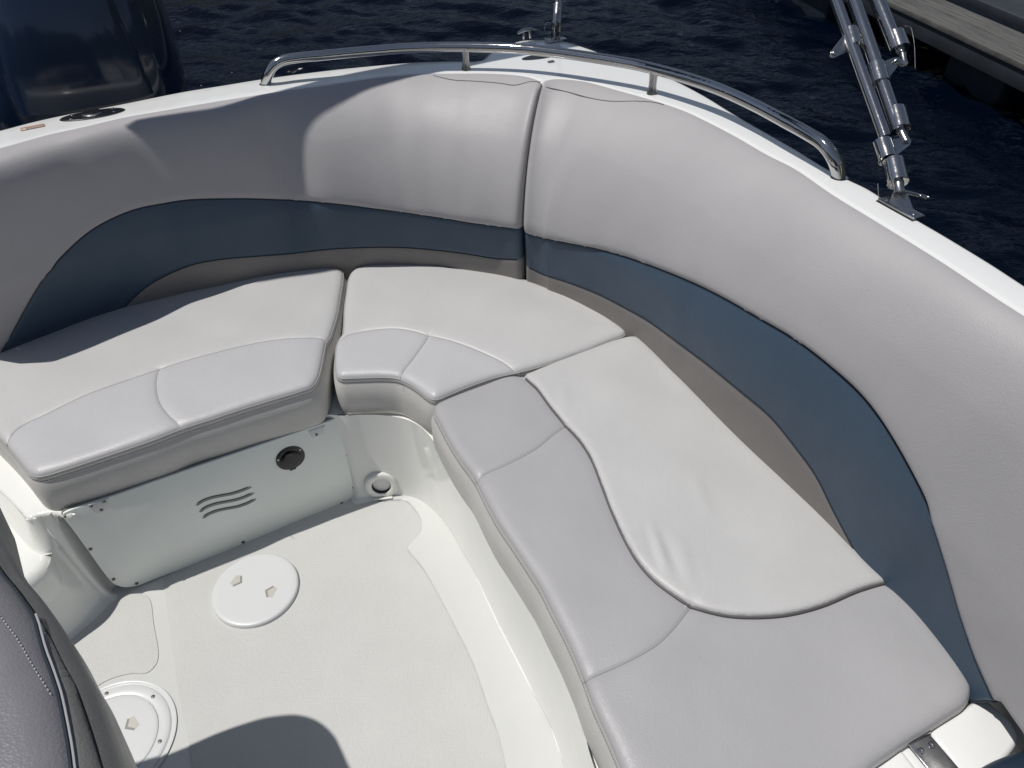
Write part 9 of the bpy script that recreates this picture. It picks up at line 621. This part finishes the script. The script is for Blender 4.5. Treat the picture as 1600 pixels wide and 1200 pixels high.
# ------------------------------------------------------------------ seat cushions
def gauss(x, s): return np.exp(-(x/s)**2)
WR = []   # soft creases in the loose insert cover: (x0,y0,x1,y1,width,height)
def cushion(name, label, outline, seams, zt=.405, zb=.285, bolster=None, insert=None, crown=.014, group=None, nopipe=None):
    C0 = ccw(outline); c = np.mean(C0, axis=0); root = thing(name, label, 'seat cushion', (c[0], c[1], zb), 'seat cushions round the cockpit')
    feats = list(seams)+([insert] if insert is not None else [])
    def zf(P, d):
        r = .022; a = np.clip(d/r, 0, 1); z = zt+.011*np.sqrt(np.clip(1-(1-a)**2, 0, None))+crown*(1-np.exp(-d/.09))*.75
        for s in seams:
            q = seg_dist(P, s, False); z = z-.0022*gauss(q, .0028)-.0022*gauss(q, .014)
        if insert is not None:
            q = seg_dist(P, insert, False); ins = inside(P, insert_poly)
            z = z+np.where(ins, .008*np.sqrt(np.clip(1-(1-np.clip(q/.012, 0, 1))**2, 0, None))+.002, -.003*gauss(q, .012))
            for x0, y0, x1, y1, w, h in WR:
                A_ = np.array((x0, y0)); B_ = np.array((x1, y1)); ab = B_-A_; L = np.linalg.norm(ab); t = ((P-A_)@ab)/L**2; dd = ((P-A_)[:, 0]*ab[1]-(P-A_)[:, 1]*ab[0])/L
                tt = np.clip(t, 0, 1); env = np.sin(np.pi*tt)**.7*((t > 0) & (t < 1)); z = z+h*env*gauss(dd, w)*ins
        z = z+.0017*np.sin(P[:, 0]*23+P[:, 1]*9)*np.sin(P[:, 1]*19-P[:, 0]*7)*np.clip(d/.05, 0, 1)
        return z
    if insert is not None: insert_poly = insert_closed(C0, insert)
    C, nn_, V, F, cen = sheet(C0, zf, feats)
    names = ['seat', 'bolster']
    isb = bolster(cen)
    def sub(mask, nm, m):
        idx = {}; F2 = []
        for f, k in zip(F, mask):
            if k:
                F2.append(tuple(idx.setdefault(i, len(idx)) for i in f))
        V2 = [None]*len(idx)
        for i, j in idx.items(): V2[j] = V[i]
        return obj(nm, V2, F2, m, root)
    sub(~isb, 'top_panel', 'seat'); sub(isb, 'front_panel', 'bolster' if insert is not None else 'bolster_light')
    b = .010
    pr = [(0, zt), (.0015, zt-.003), (.0022, zt-.009), (.0008, zt-.012), (.003, zt-.018), (b, zt-.032), (b+.001, (zt+zb)/2), (b, zb+.016), (b-.002, zb+.006), (-.003, zb), (-.03, zb-.001)]
    Vs, Fs = skirt(C, nn_, pr); obj('side_band', Vs, Fs, 'band', root)
    # piping round the top edge
    P = [(C[i][0]+nn_[i][0]*.0008, C[i][1]+nn_[i][1]*.0008, zt+.0006) for i in range(len(C))]; P.append(P[0])
    if nopipe:      # piping only along the front and joining edges
        nd = np.minimum(*[seg_dist(np.array(P)[:, :2], s_, False) for s_ in nopipe]) > .03; i0 = int(np.argmin(nd)); P = P[i0:-1]+P[:i0]; nd = np.r_[nd[i0:-1], nd[:i0]]; P = [p for p, k in zip(P, nd) if k]
    Vt, Ft = tube_geo(P, .0012, 6, False); obj('piping', Vt, Ft, 'pipe_light', root)
    # row of stitches under the piping
    g = MB(); L = np.r_[0, np.cumsum(np.linalg.norm(np.diff(np.vstack([C, C[:1]]), axis=0), axis=1))]; s = 0
    CC = np.vstack([C, C[:1]]); NN = np.vstack([nn_, nn_[:1]])
    while s < L[-1]-.006:
        x = [np.interp(s, L, CC[:, k]) for k in (0, 1)]; y = [np.interp(s+.0036, L, CC[:, k]) for k in (0, 1)]; nv = [np.interp(s, L, NN[:, k]) for k in (0, 1)]
        a = Vector((x[0]+nv[0]*.0018, x[1]+nv[1]*.0018, zt-.0122)); e = Vector((y[0]+nv[0]*.0018, y[1]+nv[1]*.0018, zt-.0128))
        t = (e-a).normalized(); nv3 = Vector((*nv, 0)); g.box((a+e)/2, t, UP, nv3, .0017, .0006, .0006); s += .0062
    g.build('stitching', 'thread', root, sm=False)
    if insert is not None:
        P = [(p[0], p[1]) for p in insert]; A_ = np.array(P); zz = zf(A_, seg_dist(A_, C, True)); 
        tube('insert_piping', [(p[0], p[1], z+.0025) for p, z in zip(P, zz)], .0036, 'pipe', root, 8)
    for s_ in seams:
        A_ = np.array(s_); zz = zf(A_, seg_dist(A_, C, True))
        tube('seam', [(p[0], p[1], z+.0001) for p, z in zip(s_, zz)], .00075, 'thread', root, 5)
    return root
def insert_closed(C, line):
    """close the insert curve along the cushion outline on its rear side"""
    C = np.array(C); line = np.array(line); a = np.argmin(np.hypot(*(C-line[0]).T)); b = np.argmin(np.hypot(*(C-line[-1]).T)); n = len(C)
    p1 = [C[(b+k) % n] for k in range((a-b) % n+1)]; p2 = [C[(b-k) % n] for k in range((b-a) % n+1)]
    c1 = np.vstack([line, p1]); c2 = np.vstack([line, p2])
    return c1 if np.mean(c1[:, 0]) > np.mean(c2[:, 0]) else c2
def side_of(line, far=3.0):
    """points on the camera side of a seam line (line ordered along the seat)"""
    L = np.array(line)[:, :2]; d0 = L[0]-L[3]; d0 = d0/np.linalg.norm(d0); d1 = L[-1]-L[-4]; d1 = d1/np.linalg.norm(d1)
    return L, d0, d1
def bol_poly(line, nrm):
    L = np.array(line)[:, :2]; nrm = np.array(nrm)/np.linalg.norm(nrm); e0 = L[0]+(L[0]-L[4])*2; e1 = L[-1]+(L[-1]-L[-5])*2
    return np.vstack([e0, L, e1, e1+nrm*.6, e0+nrm*.6])
# aft
pa = bol_poly(D['aft_s1'], (.4, -.92))
def b_aft(cen): return inside(cen, pa)
cushion('seat_cushion', 'long pale grey seat cushion over the vented access panel, with shadow along its back edge', D['aft'], [D['aft_s1'], D['aft_s2']], bolster=b_aft)
cp = np.vstack([D['cor_s1'], [(-.02, 1.2), (-.6, 1.2), (-.6, 1.5)]])
s0 = np.array(D['cor_s1']); cp = np.vstack([s0[0]+(s0[0]-s0[3])*3, s0, s0[-1]+(s0[-1]-s0[-4])*2, (.06, 1.1), (-.7, 1.1), (-.7, 1.5)])
cushion('seat_cushion', 'curved wedge-shaped pale grey corner seat cushion between the two straight seats', D['cor'], [D['cor_s1'], D['cor_s2']], bolster=lambda c: inside(c, cp))
ip = insert_closed(ccw(D['side']), D['side_ins'])
iv = np.array(D['side_ins'])
def wl(x0, y0, x1, y1, w, h): WR.append((x0, y0, x1, y1, w, h))
for q in D['wrinkles']: wl(*q)
cushion('seat_cushion', 'largest seat cushion, along the side, with a paler loose insert edged in dark piping', D['side'], [D['side_s2'], D['side_s3']], bolster=lambda c: ~inside(c, ip), insert=D['side_ins'], nopipe=[[(.73, .6), (.5, 1.1), (.30, 1.54)], [(.25, .30), (.45, .40), (.73, .57)]])
WR.clear()
# navy cushion at the very edge
def bc():
    C = ccw(D['bluec']); c = np.mean(C, axis=0)
    def zf(P, d): a = np.clip(d/.03, 0, 1); return .40+.02*np.sqrt(np.clip(1-(1-a)**2, 0, None))
    C2, nn_, V, F, _ = sheet(C, zf)
    r = thing('forward_cushion', 'dark navy blue cushion beyond the white hinged lid, only its rounded corner showing', 'cushion', (c[0], c[1], .33))
    obj('cover', V, F, 'navy', r); Vs, Fs = skirt(C2, nn_, [(0, .40), (.004, .38), (.004, .345), (-.004, .335)]); obj('side_band', Vs, Fs, 'navy', r)
bc()

# ------------------------------------------------------------------ backrests
def backrest(rows, label, endA, endB, topseam):
    c = rows[len(rows)//2]; root = thing('backrest', label, 'backrest', (c[0], c[1], .36), 'padded backrests round the cockpit')
    R0 = np.array(rows); YC = .62
    # refine along the length
    n0 = len(R0); k = 3; x = np.linspace(0, n0-1, (n0-1)*k+1); RR = np.array([np.interp(x, np.arange(n0), R0[:, j]) for j in range(R0.shape[1])]).T
    for j in (6, 7):
        pass
    c1 = np.where(R0[:, 6] < 0, np.nan, R0[:, 6]); c2 = np.where(R0[:, 7] < 0, np.nan, R0[:, 7])
    def fill(c, lo):
        ok = ~np.isnan(c); i = np.arange(len(c)); out = c.copy()
        a, b = i[ok][0], i[ok][-1]
        if a > 0: sl = (c[a]-c[a+2])/2; out[:a] = c[a]+sl*(a-i[:a])
        if b < len(c)-1: sl = (c[b]-c[b-2])/2; out[b+1:] = c[b]+sl*(i[b+1:]-b)
        out = np.interp(i, i[~np.isnan(out)], out[~np.isnan(out)])
        for _ in range(0): out[1:-1] = .25*out[:-2]+.5*out[1:-1]+.25*out[2:]
        return np.clip(out, .1, 1.14)
    CUT = 1.145-.215*np.clip((YC-RR[:, 1])/.07, 0, 1); C1 = np.interp(x, np.arange(n0), fill(c1, 1)); C2 = np.interp(x, np.arange(n0), fill(c2, 1)); C1, C2 = (np.r_[c_[:1], np.convolve(np.pad(c_, 3, mode='edge'), np.array([1, 2, 3, 4, 3, 2, 1])/16, 'valid')[1:-1], c_[-1:]] for c_ in (C1, C2)); C1 = np.minimum(C1, CUT); C2 = np.minimum(np.maximum(C2, C1), CUT)
    for _ in range(3):
        for Q in (RR[:, 3], RR[:, 4], RR[:, 5], RR[:, 0], RR[:, 1]): Q[1:-1] = .25*Q[:-2]+.5*Q[1:-1]+.25*Q[2:]
    L = np.r_[0, np.cumsum(np.hypot(*np.diff(RR[:, :2], axis=0).T))]; tot = L[-1]
    TM = 1.14
    def pt(i, t, sh=0, flat=None):
        r = RR[i]; w, z = profile(min(t, 1.0), r[5], r[2], .42, r[8])
        if t > 1: z -= (t-1)*.75; w = r[5]
        e = 0
        if .1 < t < C1[i]: e = max(0, r[8])* .008*min(1, (t-.1)/.25)*math.sqrt(max(0, 1-(max(0, t-(C1[i]-.05))/.05)**2))
        w += e
        if t >= C1[i]: w -= .003*math.exp(-((t-C1[i])/.012)**2)
        w -= .0025*math.exp(-((t-C2[i])/.009)**2) if C2[i] < 1.1 else 0
        w += .0005*math.sin(L[i]*31+t*5)*math.sin(t*17)
        inset = 0; s = 1e9
        if endA: s = min(s, L[i])
        if endB: s = min(s, tot-L[i])
        rr = .016
        if s < rr: inset = (rr-math.sqrt(max(0, rr*rr-(rr-s)**2)))
        w = w-inset*min(1, t*6); z -= inset*.35*max(0, 1-t*3)
        w = w if flat is None else flat
        return Vector((r[0]+r[3]*w, r[1]+r[4]*w, z))
    def band(name, ta, tb, n, m, lo=0):
        V = []; F = []; cols = list(range(len(RR)))
        seq = ([('c', 0)] if endA else [])+[('n', i) for i in cols]+([('c', len(RR)-1)] if endB else [])
        for kind, i in seq:
            a, b = ta[i], tb[i]
            for j in range(n+1):
                t = a+(b-a)*j/n; V.append(pt(i, t, flat=-.02 if kind == 'c' else None))
        for q in range(len(seq)-1):
            if min(tb[seq[q][1]]-ta[seq[q][1]], tb[seq[q+1][1]]-ta[seq[q+1][1]]) < .0015: continue
            for j in range(n): F.append((q*(n+1)+j, (q+1)*(n+1)+j, (q+1)*(n+1)+j+1, q*(n+1)+j+1))
        o = obj(name, V, F, m, root); fixn(o); autos(o, 55)
        return o
    z0 = np.zeros(len(RR))
    band('upper_panel', z0, C1, 56, 'pad'); band('colour_stripe', C1, C2, 22, 'blue'); band('lower_panel', C2, CUT, 16, 'taupe')
    # welt seams along both colour joints
    for Cc, nm in ((C1, 'seam'), (C2, 'seam')):
        ii = [i for i in range(len(RR)) if Cc[i] < 1.12 and (i > 1 or not endA) and (i < len(RR)-2 or not endB)]
        tube(nm, [pt(i, Cc[i]+.003) for i in ii], .0017, 'seamblue', root, 5)
    tube('top_seam', topseam, .0012, 'pipe', root, 6)
    return root
M['seamblue'] = mat('blue_seam', (.02, .03, .045), .7)
backrest(D['pad_aft'], 'padded grey backrest across the stern with a navy stripe, half of it in shadow', False, True, D['padA_top'])
backrest(D['pad_side'], 'sunlit padded grey backrest curving along the side, with a broad navy stripe', True, False, D['padS_top'])

# ------------------------------------------------------------------ outboard engine
def engine():
    c = Vector((-1.245, 2.36, 0)); root = thing('outboard_motor', 'glossy dark navy outboard engine cowling behind the stern gunwale', 'engine', (c.x, c.y, -.3))
    aft = -fwd
    def sup(z, hw, hl, off, e=3.2, n=72, sag=0):
        P = []
        for k in range(n):
            a = 2*math.pi*k/n; ca, sa = math.cos(a), math.sin(a)
            x = hw*math.copysign(abs(ca)**(2/e), ca); y = hl*math.copysign(abs(sa)**(2/e), sa)
            zz = z+sag*(abs(x)/hw)**2*0+sag*max(0, -y/hl)
            P.append(c+trv*x+aft*(y+off)+UP*zz)
        return P
    def loft(rings, name, m):
        n = 72; V = sum(rings, []); F = []
        for i in range(len(rings)-1):
            for k in range(n): F.append((i*n+k, i*n+(k+1) % n, (i+1)*n+(k+1) % n, (i+1)*n+k))
        F.append(tuple(range(n))[::-1]); F.append(tuple((len(rings)-1)*n+k for k in range(n)))
        o = obj(name, V, F, m, root); fixn(o); autos(o, 40); return o
    loft([sup(.78, .235, .30, .02, 3.4), sup(.80, .262, .325, .02, 3.6), sup(.83, .268, .33, .02, 3.6), sup(.9, .27, .335, .025, 3.4), sup(1.0, .265, .335, .04, 3.2), sup(1.1, .252, .325, .06, 3.0), sup(1.2, .232, .305, .09, 2.9), sup(1.28, .205, .275, .12, 2.8), sup(1.335, .165, .23, .15, 2.6), sup(1.365, .11, .16, .17, 2.4), sup(1.375, .04, .06, .18, 2.2)], 'cowling', 'engine')
    # raised centre facet of the cowling
    loft([sup(.84, .17, .05, -.285, 2.6), sup(.95, .165, .06, -.265, 2.6), sup(1.08, .15, .08, -.22, 2.6), sup(1.2, .13, .1, -.15, 2.6), sup(1.30, .09, .08, -.05, 2.6), sup(1.33, .03, .03, .0, 2.4)], 'cowling_ridge', 'engine')
    loft([sup(.35, .12, .16, .1, 2.6), sup(.5, .2, .26, .06, 2.8), sup(.68, .25, .30, .03, 3.2), sup(.755, .262, .318, .02, 3.4), sup(.78, .25, .31, .02, 3.4)], 'lower_casing', 'engine2')
    loft([sup(-.8, .05, .12, .15, 2.2), sup(-.1, .07, .15, .12, 2.4), sup(.36, .11, .16, .1, 2.6)], 'drive_leg', 'engine2')
    g = MB()
    for z, off in ((.60, 0), (.72, 0)): g.box(c+fwd*.30+UP*z, trv, fwd, UP, .13, .06, .012)
    g.build('mount_bracket', 'engine2', root, bev=.004)
    g = MB(); p = c+trv*.20+fwd*.30+UP*.80; g.tube([p, p+fwd*.02+UP*-.01], .012, 14); g.tube([p+trv*-.02+fwd*.02, p+trv*.02+fwd*.02], .006, 10); g.build('cowl_latch', 'steel', root)
engine()

# ------------------------------------------------------------------ helm seat (lower left)
def helm():
    C = ccw(D['helm']); c = np.mean(C, axis=0); root = thing('helm_seat', 'dark grey upholstered helm seat with a pale stitched seam, casting a rounded shadow', 'seat', (c[0], c[1], 0))
    s1 = D['helm_s1']; s2 = D['helm_s2']
    def zf(P, d):
        a = np.clip(d/.05, 0, 1); z = .88+.028*np.sqrt(np.clip(1-(1-a)**2, 0, None))+.02*(1-np.exp(-d/.15))
        for s in (s1, s2): q = seg_dist(P, s, False); z = z-.003*gauss(q, .004)-.004*gauss(q, .02)
        return z
    C2, nn_, V, F, cen = sheet(C, zf, (s1, s2))
    inn = seg_dist(cen, s1, False); side = inside(cen, np.vstack([s1, [(-1.6, -.4), (-1.6, 1.2)]]))
    for mask, nm, m in ((side, 'seat_face', 'helm'), (~side, 'edge_bolster', 'helmside')):
        idx = {}; F2 = [tuple(idx.setdefault(i, len(idx)) for i in f) for f, k in zip(F, mask) if k]; V2 = [None]*len(idx)
        for i, j in idx.items(): V2[j] = V[i]
        obj(nm, V2, F2, m, root)
    Vs, Fs = skirt(C2, nn_, [(0, .88), (.006, .872), (.012, .85), (.010, .80), (.0, .72), (-.02, .64), (-.05, .60)]); obj('side_band', Vs, Fs, 'helmside', root)
    A_ = np.array(s1); zz = zf(A_, seg_dist(A_, C2, True)); n = len(A_)
    tube('welt', [(A_[i][0], A_[i][1], zz[i]+.0012) for i in range(n)], .0016, 'seamblue', root, 6)
    tube('pale_welt', [(p[0], p[1], z_+.002) for p, z_ in zip(A_[int(n*.45):]+np.array([.004, .001]), zz[int(n*.45):])], .0012, 'threadw', root, 6)
    g = MB()
    st = np.array(D['helm_st']); L = np.r_[0, np.cumsum(np.hypot(*np.diff(st, axis=0).T))]; zs = lambda x: float(zf(np.array([x]), seg_dist(np.array([x]), C2, True))[0]); s = 0
    while s < L[-1]-.004:
        a = [np.interp(s, L, st[:, k]) for k in (0, 1)]; b = [np.interp(s+.0035, L, st[:, k]) for k in (0, 1)]; a = Vector((*a, zs(a)+.0008)); b = Vector((*b, zs(b)+.0008)); t = (b-a).normalized(); w = UP.cross(t).normalized()
        g.box((a+b)/2, t, w, t.cross(w), .0013, .0005, .0004); s += .0052
    g.build('stitching', 'threadw', root, sm=False)
    g = MB(); g.tube([(c[0]-.1, c[1]-.1, 0), (c[0]-.1, c[1]-.1, .62)], .045, 24); g.disc((c[0]-.1, c[1]-.1, 0), UP, .13, .012, 36); g.build('pedestal', 'satin', root)
helm()

# ------------------------------------------------------------------ folded canopy frame
def ext(P, k): a, b = Vector(P[0]), Vector(P[-1]); return a+(a-b)*k
def canopy():
    b0 = Vector(D['yoke'][-1]); root = thing('canopy_frame', 'folded stainless canopy frame of three tubes hinged on the side gunwale', 'canopy frame', tuple(b0))
    TA, TB, TC = ([Vector(p) for p in D[k]] for k in ('tubeA', 'tubeB', 'tubeC'))
    def line(P, far):   # straight tube through first and last, run on aft
        a, b = P[1], P[-1]; d = (a-b).normalized(); return [b, a, b+d*far]
    for P, r, far in ((TA, .0115, 1.75), (TB, .0134, 1.8), (TC, .0145, 1.55)):
        q = line(P, far); tube('tube', [q[0].lerp(q[2], k/30) for k in range(31)], r, 'steel', root, 22)
    def sleeve(P, r, nm='clamp'): 
        P = [Vector(p) for p in P]; a, b = P[0], P[-1]
        return tube(nm, [a, a.lerp(b, .5), b], r*1.12, 'clamp', root, 28)
    ca = sleeve(D['clampA1'], .0135); cb = sleeve(D['clampB1'], .0160); s2 = sleeve(D['clampA2'], .0150)
    sb = sleeve(D['collarB'], .0158, 'tube_end'); sc_ = sleeve(D['collarC'], .0165, 'tube_end'); bt = sleeve(D['bottom'], .0165, 'tube_end')
    view = Vector((0, 0, 1.65))
    def lug(parent, c, tip, w, th=.003):
        c, tip = Vector(c), Vector(tip); d = (tip-c); L = d.length; d.normalize(); n = (view-c).normalized(); n = (n-d*n.dot(d)).normalized(); s = n.cross(d)
        pts = [c-s*w, c+s*w]; 
        for k in range(9): a = -math.pi/2+math.pi*k/8; pts.append(tip+d*(w*.42*math.cos(a))-s*(w*.42*math.sin(a)))
        g = MB(); g.prism([p-n*th/2 for p in pts], n, th); l = g.build('lug', 'satin', parent, bev=.0008)
        g = MB(); g.tube([tip-n*.008, tip+n*.008], .0045, 12); g.build('bolt', 'steel', l)
    mid = lambda k: (Vector(D[k][0])+Vector(D[k][-1]))/2
    lug(ca, mid('clampA1'), D['lug1'][0], .019); lug(cb, mid('clampB1'), D['lug2'][0], .021); lug(s2, mid('clampA2'), D['lug3'][0], .021)
    for k, par in (('collarB', sb), ('collarC', sc_)):   # set screw on each tube end
        m = mid(k); n = (view-m).normalized(); s = n.cross((Vector(D[k][-1])-Vector(D[k][0])).normalized()); 
        p = m+n*.012+s*-.009; g = MB(); g.tube([p, p+n*.005], .0035, 10); g.build('set_screw', 'screw', par)
    # knuckles joining tube ends to the clamps
    for a, b, r in ((D['collarC'][-1], D['joint'][0], .009), (D['joint'][0], D['joint'][1], .007), (D['joint'][1], D['lug2'][0], .0065), (D['collarB'][-1], D['lug3'][0], .0085), (D['bottom'][-1], D['yoke'][1], .0105)):
        tube('knuckle', [Vector(a), Vector(a).lerp(Vector(b), .5), Vector(b)], [r, r*.85, r], 'satin', root, 14)
    # base plate, yoke and pin
    ha, hb = Vector(D['hinge_a'][0]), Vector(D['hinge_b'][0]); u = (hb-ha).normalized(); v = GN.cross(u).normalized(); c = (ha+hb)/2+v*.010; L = (hb-ha).length/2
    g = MB(); g.box(c+GN*.0035, u, v, GN, L, .013, .0022); pl = g.build('base_plate', 'satin', root, bev=.001)
    g = MB(); g.box(c+GN*.0008, u, v, GN, L*1.02, .0145, .001); g.build('rubber_gasket', 'black', pl)
    for k in (-1, 1): g = MB(); g.disc(c+u*(L*.72*k)+GN*.0055, GN, .0055, .002, 16, .0004); g.build('screw', 'steel', pl)
    top = Vector(D['yoke'][1]); 
    for k in (-1, 1):
        g = MB(); q = [c+u*(-.021)+v*(.0075*k), c+u*.021+v*(.0075*k), top+u*.009+v*(.0075*k), top-u*.009+v*(.0075*k)]; q = [q[0]+GN*.005, q[1]+GN*.005, q[2], q[3]]
        g.prism(q, v, .0022); g.build('yoke_cheek', 'satin', pl)
    p0, p1 = Vector(D['pin'][0]), Vector(D['pin'][1]); d = (p1-p0).normalized()
    tube('quick_pin', [p0-d*.01, p0.lerp(p1, .5), p1-d*.012], .0034, 'satin', pl, 12)
    g = MB(); w = GN.cross(d).normalized(); cc = p1; g.tube([cc+d*(.011*math.cos(a))+w*(.0065*math.sin(a)) for a in [2*math.pi*k/18 for k in range(19)]], .0018, 8); g.build('pin_ring', 'steel', pl)
    ly = [Vector(p) for p in D['lanyard']]; P = []
    for i in range(len(ly)-1):
        for k in range(8): P.append(ly[i].lerp(ly[i+1], k/8))
    for _ in range(6): P = [P[0]]+[(P[i-1]+P[i]*2+P[i+1])/4 for i in range(1, len(P)-1)]+[P[-1]]
    tube('lanyard', P, .0009, 'satin', root, 6)
    q = [Vector(D['yoke'][1])+Vector((-.035, .02, .01)), Vector(D['yoke'][1])+Vector((-.028, .0, -.03)), Vector(D['yoke'][1])]; tube('lanyard', q, .0007, 'satin', root, 5)
    # canvas rolled up on the folded bows, carried above the stern
    g = MB(); P = [Vector(p[:3]) for p in D['roll']]; n = len(P)-1; rr = []
    for k in range(n+1):
        t = k/n; e = min(k, n-k)*.03; r0 = D['roll'][k][3]*(1+.03*math.sin(t*40)+.02*math.sin(t*91+1)); rr.append(r0*math.sqrt(max(.0, 1-(max(0, .06-e)/.06)**2))+.002)
    tube('canvas_roll', P, rr, 'canvas', root, 24)
canopy()
# support pole on the stern quarter
P = [Vector(p) for p in D['qpole']]; b = Vector(D['qp'][0]); root = thing('support_pole', 'thin steel canopy support pole standing on the stern quarter beyond the rail', 'pole', tuple(b))
d = (P[2]-P[0]).normalized(); base = b+GN*.004
tube('pole', [base+d*.05, base+d*.4, base+d*1.05], .0105, 'steel', root, 18)
tube('pole_socket', [base+d*.038, base+d*.04, base+d*.12, base+d*.122], [.012, .0145, .0145, .012], 'satin', root, 18)
g = MB()
for k in (-1, 1): g.box(base+trv*(.009*k)+UP*.024, trv, fwd, UP, .0015, .011, .026)
g.box(base+UP*.001, trv, fwd, UP, .03, .017, .002); g.build('deck_hinge', 'steel', root, bev=.0006)
c = Vector(D['qring'][0]); g = MB(); u = trv; w = UP
g.tube([c+u*(.0125*math.cos(a))+w*(.016*math.sin(a)) for a in [2*math.pi*k/20 for k in range(21)]], .0014, 6); g.tube([c+u*.012-w*.01, base+UP*.04], .003, 8); g.build('pin_ring', 'steel', root)

# ------------------------------------------------------------------ dock and its floats
def dock():
    p0 = Vector((2.99, 4.47, 0)); p1 = Vector((2.68, 5.73, 0)); d = (p1-p0).normalized(); n = Vector((d.y, -d.x, 0))
    if n.x < 0: n = -n
    root = thing('floating_dock', 'weathered grey timber walkway edge on dark plastic floats', 'dock', (3.6, 5, -.35))
    A0 = p0-d*5; L = 14
    # edge boards (grain along the board: object x axis)
    ang = math.atan2(d.y, d.x)
    x = .0
    for w, z, ln in ((.185, 0, L), (.178, .002, L)):
        V = [(0, 0, -.035), (ln, 0, -.035), (ln, -w, -.035), (0, -w, -.035), (0, 0, 0), (ln, 0, 0), (ln, -w, 0), (0, -w, 0)]
        F = [(0, 1, 2, 3), (4, 7, 6, 5), (0, 4, 5, 1), (1, 5, 6, 2), (2, 6, 7, 3), (3, 7, 4, 0)]
        sgn = 1 if Vector((d.y, -d.x, 0)).dot(n) > 0 else -1
        V = [(a, b_*sgn, c_) for a, b_, c_ in V]
        me = bpy.data.meshes.new('board'); me.from_pydata(V, [], F); me.materials.append(M['wood']); o = bpy.data.objects.new('board', me); link(o)
        q = A0+n*x; o.parent = root; o.matrix_parent_inverse = Matrix.Translation(-root.location); o.location = (q.x, q.y, z); o.rotation_euler = (0, 0, ang); fixn(o); bevel(o, .004)
        x += w+.004
    g = MB(); c = A0+d*(L/2)+n*.03+UP*-.09; g.box(c, d, n, UP, L/2, .018, .053); g.build('fascia_beam', 'fascia', root, bev=.003)
    g = MB(); c = A0+d*(L/2)+n*1.2+UP*-.13; g.box(c, d, n, UP, L/2, .8, .02); g.build('dark_decking', 'fascia', root, bev=.003)
    g = MB(); c = A0+d*(L/2)+n*.62+UP*-.02; g.box(c, d, n, UP, L/2, .06, .03); g.build('edge_trim', 'fascia', root, bev=.006)
    # floats
    for a, b_ in (((2.96, 5.24), (3.12, 4.74)), ((2.40, 7.15), (2.59, 6.49)), ((3.45, 3.6), (3.6, 3.1))):
        a = Vector((*a, 0)); b_ = Vector((*b_, 0)); m = (a+b_)/2; h = (a-b_).length/2
        g = MB(); g.box(m+n*.36+UP*-.32, d, n, UP, h, .36, .175); f = g.build('float', 'float', root, bev=.03)
        for k in (-1, 1): g = MB(); g.box(m+d*(k*h*.98)+n*.0+UP*-.14, d, n, UP, .012, .012, .006); g.build('float_bolt', 'steel', f, bev=.002)
dock()
